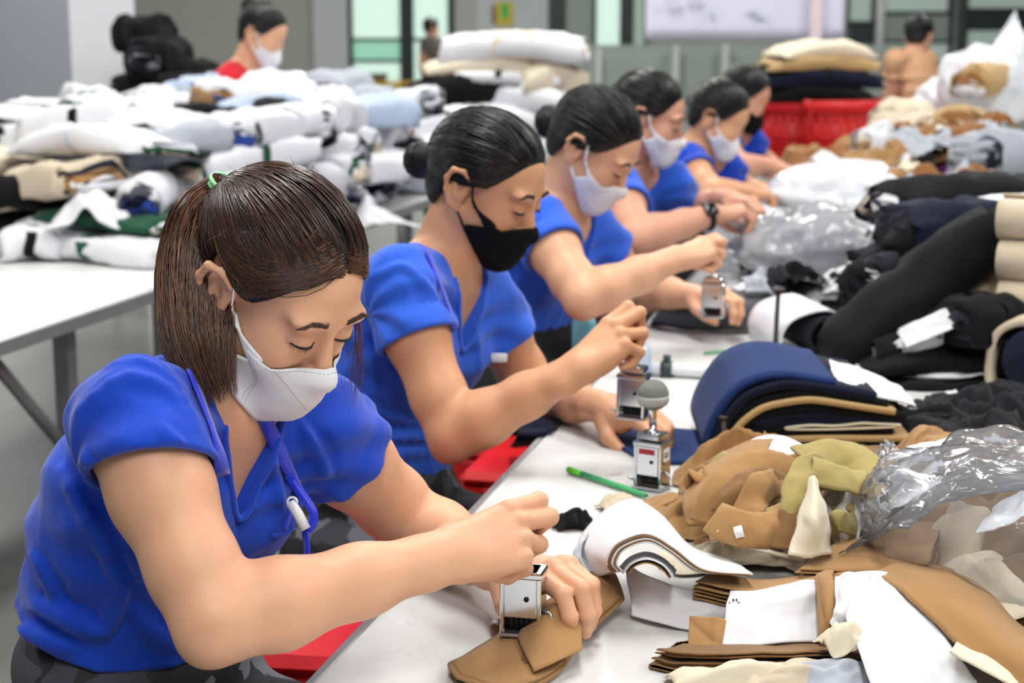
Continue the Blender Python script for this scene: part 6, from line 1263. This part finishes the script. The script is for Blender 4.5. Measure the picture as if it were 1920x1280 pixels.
# loose scraps filling the right-hand heaps
rs3 = np.random.RandomState(5)
def scraps(n, x0, x1, y0, y1, dfn, cols, s0, s1, lab, grp):
    for k in range(n):
        x, y = rs3.uniform(x0, x1), rs3.uniform(y0, y1); ck = cols[rs3.randint(len(cols))]; q_ = rs3.uniform(s0, s1); nm = {'white': 'white', 'khaki': 'khaki', 'rust': 'rust', 'black': 'black', 'char': 'charcoal', 'cream': 'cream', 'tan': 'tan', 'grey': 'pale grey', 'navy': 'navy', 'purple': 'purple'}[ck]
        side = ('left', 'middle', 'right')[int(min(2, 3 * (x - x0) / (x1 - x0)))]; lev = ('upper', 'lower')[int(y > (y0 + y1) / 2)]
        crumpled('cloth_scrap', 'crumpled %s scrap, %s %s of %s' % (nm, lev, side, lab), 'cloth', P(x, y, dfn(x, y)), rs3.uniform(0, 6.3), q_, q_ * .75, q_ * .45, 200 + rs3.randint(6), ck, grp, n=22, folds=10, tilt=(rs3.uniform(-.3, .3), rs3.uniform(-.3, .3)), fw=.7)
scraps(34, 1630, 1890, 235, 385, lambda x, y: 6.35 - (y - 235) * .008, ['white', 'khaki', 'rust', 'cream', 'white', 'grey', 'tan', 'black'], .10, .20, 'the far right heap', 'scraps in the far right heap')
scraps(14, 1640, 1860, 400, 470, lambda x, y: 4.6 - (y - 400) * .008, ['black', 'white', 'black', 'char', 'cream'], .08, .16, 'the dark pile top', 'scraps on the dark pile')
sheetobj('paper_sheet', 'slanted white paper strip on the front of the dark pile', 'paper', [[P(1700, 652, 3.27), P(1760, 625, 3.25), P(1832, 596, 3.25)], [P(1682, 622, 3.30), P(1740, 592, 3.29), P(1808, 570, 3.29)]], 'white', .003, .001)
sheetobj('paper_sheet', 'flat white paper layer low in the dark pile', 'paper', [[P(1718, 706, 3.27), P(1790, 706, 3.25), P(1868, 700, 3.25)], [P(1722, 688, 3.31), P(1790, 684, 3.30), P(1862, 686, 3.30)]], 'white', .003, .001)
sheetobj('paper_sheet', 'small white paper corner at the foot of the dark pile', 'paper', [[P(1738, 752, 3.15), P(1770, 755, 3.14), P(1812, 752, 3.15)], [P(1770, 735, 3.2), P(1785, 732, 3.2), P(1800, 736, 3.2)]], 'white', .002, .001)
scraps(12, 1400, 1600, 520, 560, lambda x, y: 3.9, ['black', 'white', 'char', 'white', 'grey'], .08, .15, 'the pieces behind the grey strip', 'scraps behind the grey strip')
# ------------------------------------------------------------------ numbering stamps
M_CHROME = mat('chrome', (214, 216, 220), .12, metal=1.0); M_STEEL = mat('brushed_steel', (186, 188, 192), .3, metal=.9); M_DARKM = mat('dark_mechanism', (34, 34, 38), .4, metal=.6)
M_BALL = mat('grey_clay_ball', (122, 126, 120), .9, var=.12, vscale=40, bump=.4, bscale=90); M_TAPE = mat('grey_tape', (176, 180, 178), .8, bump=.4, bscale=60); M_LABEL = mat('white_label', (234, 234, 236), .6); M_REDL = mat('red_label', (168, 36, 50), .6)
def stamp(label, loc, rz, tilt=(0, 0), ball=True, s=1.0, lab=False, low=.0):
    t = thing('numbering_stamp', label, 'stamp', loc, 0, None); t.rotation_euler = (tilt[0], tilt[1], rz); t.scale = (s, s, s)
    v, f = box((-.024, -.019, .0), (.024, .019, .004), .001); obj('base_plate', v, f, M_STEEL, t, smooth=False)
    for sx in (-1, 1): v, f = box((sx * .0205 - .0025, -.016, .004), (sx * .0205 + .0025, .016, .070), .001); obj('side_plate', v, f, M_CHROME, t, smooth=False)
    v, f = box((-.018, -.0165, .022), (.018, -.0135, .069), .001); o = obj('front_plate', v, f, M_CHROME, t, smooth=False)
    v, f = lathe([(.0001, 0), (.003, 0), (.003, .0012), (.0001, .0016)], 10); v = v[:, [0, 2, 1]] * V(1, -1, 1); obj('screw', v + V(.007, -.0164, .044), f, M_DARKM, o)
    v, f = box((-.018, .0135, .010), (.018, .016, .069), .001); obj('back_plate', v, f, M_CHROME, t, smooth=False)
    v, f = box((-.0245, -.0185, .066), (.0245, .0185, .074), .002); obj('top_frame', v, f, M_CHROME, t, smooth=False)
    for k in range(5): v, f = tube([(-.014 + .006 * k, 0, .016), (-.009 + .006 * k, 0, .016)], .0115, 12); obj('number_wheel', v, f, M_DARKM, t)
    v, f = box((-.015, -.0125, .024), (.015, .0125, .060), .001); obj('inner_block', v, f, M_DARKM, t, smooth=False)
    v, f = tube([(.024, -.008, .030), (.033, -.012, .028), (.036, -.014, .020)], .0022, 6); obj('side_lever', v, f, M_STEEL, t)
    v, f = tube([(-.024, -.012, .012), (-.032, -.016, .016)], .002, 6); obj('side_pin', v, f, M_STEEL, t)
    v, f = box((-.0195, -.0165, .076 - low), (.0195, .0165, .086 - low), .002); obj('plunger_plate', v, f, M_CHROME, t, smooth=False)
    v, f = lathe([(.010, .084), (.010, .088), (.0055, .090), (.0055, .118), (.008, .122), (.008, .126)], 14); v[:, 2] -= low; obj('handle_shaft', v, f, M_CHROME, t)
    if ball:
        th, ph = np.meshgrid(np.linspace(0, 2 * math.pi, 20, endpoint=False), np.linspace(.02, math.pi - .02, 12), indexing='ij'); d = np.stack([np.cos(th) * np.sin(ph), np.sin(th) * np.sin(ph), np.cos(ph)], 2); r = .0235 * (1 + .05 * vnoise(d * .7, 3, 2)); p = (d * r[..., None]).reshape(-1, 3) + V(0, 0, .143 - low)
        obj('grip_ball', p, [(i * 12 + j, i * 12 + j + 1, ((i + 1) % 20) * 12 + j + 1, ((i + 1) % 20) * 12 + j) for i in range(20) for j in range(11)], M_BALL, t)
        v, f = lathe([(.021, -.012), (.0242, -.006), (.0246, -.001), (.0236, .002)], 20); obj('tape_wrap', v + V(0, 0, .141 - low), f, M_TAPE, t)
    else:
        v, f = lathe([(.004, .118), (.011, .121), (.0135, .130), (.012, .140), (.006, .146)], 16); v[:, 2] -= low; obj('grip_knob', v, f, mat('dark_wood_knob', (58, 34, 24), .35), t)
    if lab:
        v, f = box((.0232, -.009, .044), (.0236, .011, .064)); obj('maker_label', v, f, M_LABEL, t, smooth=False)
        for dz, w_ in ((0, .006), (-.0035, .0075), (-.006, .004)): v, f = box((.0236, -w_, .0565 + dz - .0009), (.0238, w_, .0565 + dz + .0009)); obj('label_print', v, f, M_DARKM, t, smooth=False)
        v, f = box((-.014, -.0170, .055), (.012, -.0166, .063)); obj('red_label', v, f, M_REDL, t, smooth=False)
    return t
g1 = W1['hand_frameR']((.104, -.002, -.030)); stamp('chrome numbering stamp pressed onto khaki cloth by the ponytailed woman', (g1[0], g1[1], .771), -.22, ball=False, low=.012, s=1.02)
g2 = W2['hand_frameR']((.104, -.002, -.030)); p2 = g2 - V(0, 0, .130);  stamp('chrome numbering stamp held by the woman with the black mask', p2, -.35, ball=False, tilt=(0, .03), s=.98)
stamp('free-standing chrome numbering stamp with grey ball grip', T(1222, 914, .7515), -.55, ball=True, lab=True, s=1.0)
g3 = W3['hand_frameR']((.104, -.002, -.030)); p3 = g3 - V(0, 0, .130); stamp('chrome numbering stamp held by the third woman', p3, -.3, ball=False)
# ------------------------------------------------------------------ pen, pins, bottle, tube, scraps
a, b = T(1066, 880, .756), T(1216, 930, .756); dv = nrm(b - a); pn = thing('pen', 'green translucent ballpoint pen lying by the free-standing stamp', 'pen', tuple(a)); M_PEN = mat('green_plastic', (70, 178, 112), .25, alpha=.9); L_ = np.linalg.norm(b - a)
v, f = tube([dv * L_ * .16, dv * L_ * .5, dv * L_ * .9, dv * L_ * .97], [.0045, .0048, .0044, .003], 10); obj('barrel', v, f, M_PEN, pn)
v, f = tube([dv * 0, dv * L_ * .17], .0052, 10); obj('end_cap', v, f, mat('bright_green_plastic', (104, 214, 52), .3), pn)
v, f = tube([dv * L_ * .96, dv * L_], [.0026, .0008], 8); obj('tip', v, f, mat('dark_green_plastic', (28, 84, 58), .3), pn)
M_IRON = mat('rusty_iron', (74, 64, 60), .55, metal=.6, var=.2, vscale=60)
p = T(1354, 872, .752); t = thing('iron_pin', 'short thick iron pin standing behind the khaki tangle', 'pin', tuple(p)); v, f = tube([(0, 0, .006), (0, 0, .076)], .0075, 12); obj('shaft', v, f, M_IRON, t); v, f = lathe([(.0085, 0), (.0095, .001), (.0095, .004), (.0085, .006)], 14); obj('head', v + V(0, 0, .075), f, M_IRON, t); v, f = lathe([(.02, 0), (.02, .004), (.008, .006)], 14); obj('foot', v, f, M_IRON, t)
p = T(1452, 678, .752); t = thing('iron_pin', 'tall thin iron pin standing by the white-wrapped bundle', 'pin', tuple(p)); v, f = tube([(0, 0, .004), (.004, 0, .15)], .005, 10); obj('shaft', v, f, M_IRON, t); v, f = lathe([(.013, 0), (.014, .003), (.012, .005)], 14); obj('head', v + V(.004, 0, .148), f, M_IRON, t); v, f = lathe([(.02, 0), (.02, .004), (.006, .006)], 14); obj('foot', v, f, M_IRON, t)
p = T(1200, 704, .752); t = thing('bottle', 'small clear bottle with white cap behind the fist of the second woman', 'bottle', tuple(p)); v, f = lathe([(.020, 0), (.0215, .004), (.0215, .05), (.017, .058), (.009, .064), (.009, .070)], 18); obj('bottle_body', v, f, mat('pale_blue_plastic', (196, 212, 232), .15, alpha=.75, spec=.7), t); v, f = lathe([(.0105, .068), (.0105, .084), (.006, .088), (.004, .098)], 14); obj('cap', v, f, mat('white_plastic', (240, 240, 242), .4), t)
p = T(1095, 655, .752); t = thing('bottle', 'turquoise squeeze bottle behind the arm of the second woman', 'bottle', tuple(p)); v, f = lathe([(.024, 0), (.026, .004), (.026, .06), (.02, .07), (.010, .075), (.010, .080)], 18); obj('bottle_body', v, f, mat('turquoise_plastic', (126, 200, 216), .25), t); v, f = lathe([(.0115, .078), (.0115, .092), (.005, .096)], 14); obj('cap', v, f, MATS['white_plastic'], t)
a, b = T(1212, 690, .765), T(1372, 698, .765); t = thing('paper_tube', 'white paper roll held by two dark clips across the table', 'paper roll', tuple(a)); v, f = tube([(0, 0, 0), tuple(b - a)], .0135, 16); obj('roll', v, f, C['white'], t)
for k, u in enumerate((.24, .92)):
    q = lerp(V(0, 0, 0), b - a, u); v, f = tube([q - nrm(b - a) * .011, q + nrm(b - a) * .011], .0165, 16); obj('clip_band', v, f, mat('dark_green_clip' if k == 0 else 'grey_clip', (44, 62, 62) if k == 0 else (120, 126, 130), .4), t); v, f = box(q + V(-.014, -.016, -.0130), q + V(.014, .016, -.009), .001); obj('clip_foot', v, f, MATS['dark_green_clip'], t, smooth=False); v, f = tube([q + V(0, 0, .014), q + V(.0, 0, .028)], .008, 10); obj('clip_knob', v, f, MATS['dark_green_clip'], t)
v, f = tube([T(1320, 662, .755), T(1400, 655, .755)], .003, 8); tag(obj('pen', v, f, M_PEN), 'second green pen beyond the white paper roll', 'pen')
crumpled('paper_scrap', 'crumpled brown paper scrap beside the green pen', 'paper', T(1158, 952, .752), .5, .065, .05, .025, 140, 'beige', n=28, folds=9, tight=.3)
for k, (px, py, s_, rz) in enumerate(((1066, 985, .055, .3), (1085, 978, .04, 1.5))): crumpled('ribbon_scrap', ('black crumpled ribbon beside the white roll', 'smaller black ribbon on the crumpled one')[k], 'ribbon', T(px, py, .752), rz, s_, s_, .02, 150 + k, 'black', n=24, folds=9, tight=.3)
v, f = ribbon(catmull([T(1060, 965, .775), T(1085, 955, .78), T(1095, 985, .76), T(1125, 990, .754)], 16), np.tile(V(0, -.5, .8), (16, 1)), .008, .001); tag(obj('ribbon_scrap', v, f, C['black']), 'black ribbon end trailing towards the white roll', 'ribbon')
# ------------------------------------------------------------------ ponytail, lanyard and badge of the nearest woman
w = W1; part = w['part']; rs = np.random.RandomState(3); O1, M1 = w['O'], w['M']
tie = w['tie_w']; guide = catmull([tie, P(405, 372, 1.86), P(374, 425, 1.85), P(362, 510, 1.835), P(366, 600, 1.82), P(384, 680, 1.805), P(412, 755, 1.79)], 26)
tg = np.gradient(guide, axis=0); tg /= np.linalg.norm(tg, axis=1)[:, None]; e1 = np.cross(tg, nrm(CAMP - guide[10])); e1 /= np.linalg.norm(e1, axis=1)[:, None]; e2 = np.cross(tg, e1)
tq = np.linspace(0, 1, 26); prof = np.interp(tq, [0, .08, .25, .5, .75, 1], [.010, .017, .027, .034, .034, .017]); N = 2400
a = rs.uniform(0, 2 * math.pi, N); q = rs.uniform(0, 1, N) ** .33; ln = rs.uniform(.80, 1.0, N) ; wob = rs.uniform(0, 6.3, (N, 2))
paths = []
for i in range(N):
    t = np.linspace(0, ln[i], 16); g = np.stack([np.interp(t, tq, guide[:, k]) for k in range(3)], 1); r = np.interp(t, tq, prof) * q[i]
    b1 = np.stack([np.interp(t, tq, e1[:, k]) for k in range(3)], 1); b2 = np.stack([np.interp(t, tq, e2[:, k]) for k in range(3)], 1); sw = a[i] + .25 * np.sin(3 * t + wob[i, 0])
    paths.append(g + (r * 1.15 * np.cos(sw))[:, None] * b1 + (r * .75 * np.sin(sw))[:, None] * b2 + (.0025 * np.sin(7 * t + wob[i, 1]))[:, None] * b1)
v, f = strands(np.array(paths), rs.uniform(.5, 1.1, N) * .00085); pt = part('ponytail', v, f, M_HAIRP)
Fp = Field(np.min(guide, 0) - .06, np.max(guide, 0) + .06, .004)
Fp.chain(guide[:19:2], prof[:19:2] * np.linspace(.62, .35, len(prof[:19:2])), .01); v, f = Fp.mesh(); part('ponytail_core', v, f, M_HAIRDC, pt)
ax = nrm(guide[2] - guide[0]); u1 = nrm(np.cross(ax, V(0, 1, .2))); u2 = np.cross(ax, u1); c0 = guide[1]
for k in (-1, 1):
    ring = [c0 + ax * k * .0025 + .0145 * (math.cos(t) * u1 + math.sin(t) * u2) for t in np.linspace(0, 2 * math.pi, 24, endpoint=False)]; v, f = tube(ring, .0028, 8, closed=True); part('hair_tie', v, f, mat('mint_hair_tie', (150, 224, 170), .5))
# loose strands: by the ear and hanging on the far side of the face
def loose(pts, n, spread, rad, m, nm):
    pp = []
    for i in range(n):
        k = catmull([np.asarray(p_) + rs.normal(size=3) * spread * (.15 + j / len(pts)) for j, p_ in enumerate(pts)], 14); pp.append(k)
    v, f = strands(np.array(pp), rad); part(nm, v, f, m, w['hair_obj'])
hl = lambda x, y, z: O1 + M1 @ V(x, y, z)
loose([hl(.020, -.079, .020), hl(.018, -.081, -.01), hl(.012, -.08, -.04), hl(.006, -.075, -.07)], 7, .003, .0003, M_HAIRP, 'loose_strands')
loose([P(668, 580, 1.93), P(672, 640, 1.95), P(665, 700, 1.96), P(655, 750, 1.96)], 24, .010, .0003, M_HAIRP, 'loose_strands')
def swept(y_, n, mt, seed):
    r_ = np.random.RandomState(seed); pp = []
    for i in range(n):
        u = r_.uniform(0, 1); key = [V(.092 - .05 * u + r_.uniform(-.012, .006), y_ * (.004 + .020 * u) , .098 + .024 * u), V(.074 - .035 * u, y_ * .05, .076 + .03 * u), V(.042 - .03 * u, y_ * .08, .046 + .045 * u), V(.0 - .02 * u, y_ * .088, .052 + .04 * u), V(-.05, y_ * .075, .075 + .02 * u), V(-.085, y_ * .03, .095)]
        pp.append(w['cap_fn'](catmull([k_ + r_.normal(size=3) * .003 for k_ in key], 16), np.interp(np.linspace(0, 1, 16), [0, .12, .5, 1], [.955, .99, 1.012, 1.0]) + r_.uniform(-.008, .012)))
    v, f = strands(np.array(pp), r_.uniform(.5, 1, n) * .0008); part('side_swept_hair', v, f, mt, w['hair_obj'])
swept(-1, 420, M_HAIRP, 1); swept(1, 300, M_HAIRP, 2); swept(-1, 500, M_HAIRD, 3)
# fly-away hairs
fl = []
for i in range(44):
    d0 = nrm(rs.normal(size=3) + V(0, -.3, .8)); p0 = w['cap_fn'](V(-.01, 0, .046) + M1.T @ d0 * .1)[0]; dr = nrm(rs.normal(size=3) + d0 * .5 - M1[:, 0] * .6); fl.append(np.stack([p0 + dr * t * rs.uniform(.012, .03) + d0 * .005 * t - V(0, 0, .01) * t * t for t in np.linspace(0, 1, 8)]))
v, f = strands(np.array(fl), .00022); part('flyaway_hair', v, f, M_HAIRP, w['hair_obj'])
BV = [bvh_of(w['shirt_o']), bvh_of(w['body'])]
def cast2(x, y):
    hs = [h_ for h_ in (cast(b_, x, y) for b_ in BV) if h_ is not None]
    return min(hs, key=lambda h_: np.linalg.norm(h_[0] - CAMP)) if hs else None
def lay(pxs, n, off=.004):
    pp, nn = [], []
    for x, y in catmull([(x, y, 0) for x, y in pxs], n)[:, :2]:
        hq = cast2(x, y)
        if hq is None or (pp and np.linalg.norm(hq[0] - pp[-1]) > .07): continue
        nr = hq[1] if hq[1] @ ray(x, y) < 0 else -hq[1]; pp.append(hq[0] + nr * off); nn.append(nr)
    pp, nn = np.array(pp), np.array(nn)
    for _ in range(8):
        if len(pp) > 2: pp[1:-1] = (pp[:-2] + pp[2:]) / 2 * .5 + pp[1:-1] * .5; nn[1:-1] = (nn[:-2] + nn[1:-1] + nn[2:]) / 3
    return pp, nn
LY = None
def lanyard(pxs, n=26, wd=.016, nm='lanyard', parent=None, off=.005):
    pp, nn = lay(pxs, n, off)
    if len(pp) < 3: return None
    v, f = ribbon(pp, nn, wd); return part(nm, v, f, M_LANYARD, parent)
lanyard([(352, 700), (378, 770), (400, 830), (420, 900), (445, 990), (466, 1070)])
lanyard([(490, 765), (515, 830), (540, 890), (560, 930)], 16)
def free_ribbon(pts, wd, nm, nor=None):
    pp = catmull(pts, 14); nn = np.tile(nrm(CAMP - pp[5]) if nor is None else nor, (14, 1)); v, f = ribbon(pp, nn, wd); return part(nm, v, f, M_LANYARD)
hq = cast2(545, 900); dB = 1.86 if hq is None else np.linalg.norm(hq[0] - CAMP) / np.linalg.norm(ray(545, 900)) - .012
free_ribbon([P(540, 890, dB), P(572, 935, dB - .012), P(588, 962, dB - .016), P(585, 985, dB - .016), P(572, 995, dB - .014)], .010, 'lanyard_loop')
free_ribbon([P(572, 995, dB - .014), P(575, 1035, dB - .014), P(572, 1072, dB - .012)], .011, 'lanyard_tail', nrm(V(-.7, -.7, .1)))
M_WPL = mat('white_clip_plastic', (240, 241, 244), .35)
v, f = tube([P(545, 942, dB - .014), P(560, 966, dB - .018), P(573, 992, dB - .018)], .0062, 8); bc = part('badge_clip', v, f, M_WPL)
ring = [P(548 + 9 * math.cos(t), 940 + 8 * math.sin(t), dB - .016) for t in np.linspace(0, 2 * math.pi, 16, endpoint=False)]; v, f = tube(ring, .0016, 6, closed=True); part('clip_ring', v, f, M_WPL, bc)
lanyard([(548, 942), (536, 962), (530, 990)], 10, .007, 'clip_cord')
pp, nn = lay([(508, 1003), (530, 1000), (548, 985)], 10, .003)
if len(pp) > 3: v, f = ribbon(pp, nn, .006, .003); part('pocket_hem', v, f, M_BLUE)
# badge of the second woman, watch of the fourth
w = W2; part = w['part']; BV = [bvh_of(w['shirt_o']), bvh_of(w['body'])]; pp, nn = lay([(795, 470), (830, 560), (865, 640), (885, 690)], 20, .006)
if len(pp) > 3: v, f = ribbon(pp, nn, .014); part('lanyard', v, f, M_LANYARD)
hq = cast2(925, 668)
c0 = hq[0] if hq is not None else P(925, 668, 2.85); v, f = box((-.014, -.004, -.008), (.014, .004, .008), .002); part('badge_clip', v + c0 + V(.01, -.012, 0), f, M_WPL)

# wrist watch of the fourth woman
w = W4; part = w['part']; wr = w['J']['wrR']; ax = nrm(w['J']['wrR'] - w['J']['elR']); c0 = wr - ax * .02; u1 = nrm(np.cross(ax, V(0, 0, 1))); u2 = np.cross(u1, ax)
v, f = tube([c0 + .031 * (math.cos(t) * u1 + math.sin(t) * u2) for t in np.linspace(0, 2 * math.pi, 20, endpoint=False)], .009, 8, closed=True); wt = part('watch_strap', v, f, M_DARKM)
dn_ = nrm(V(.1, -.8, .6) - ax * np.dot(V(.1, -.8, .6), ax)); e3 = np.cross(ax, dn_); v, f = box((-.018, -.018, -.005), (.018, .018, .006), .003); part('watch_case', c0 + dn_ * .035 + v @ np.stack([ax, e3, dn_]), f, mat('black_watch_glass', (12, 12, 14), .15), wt)
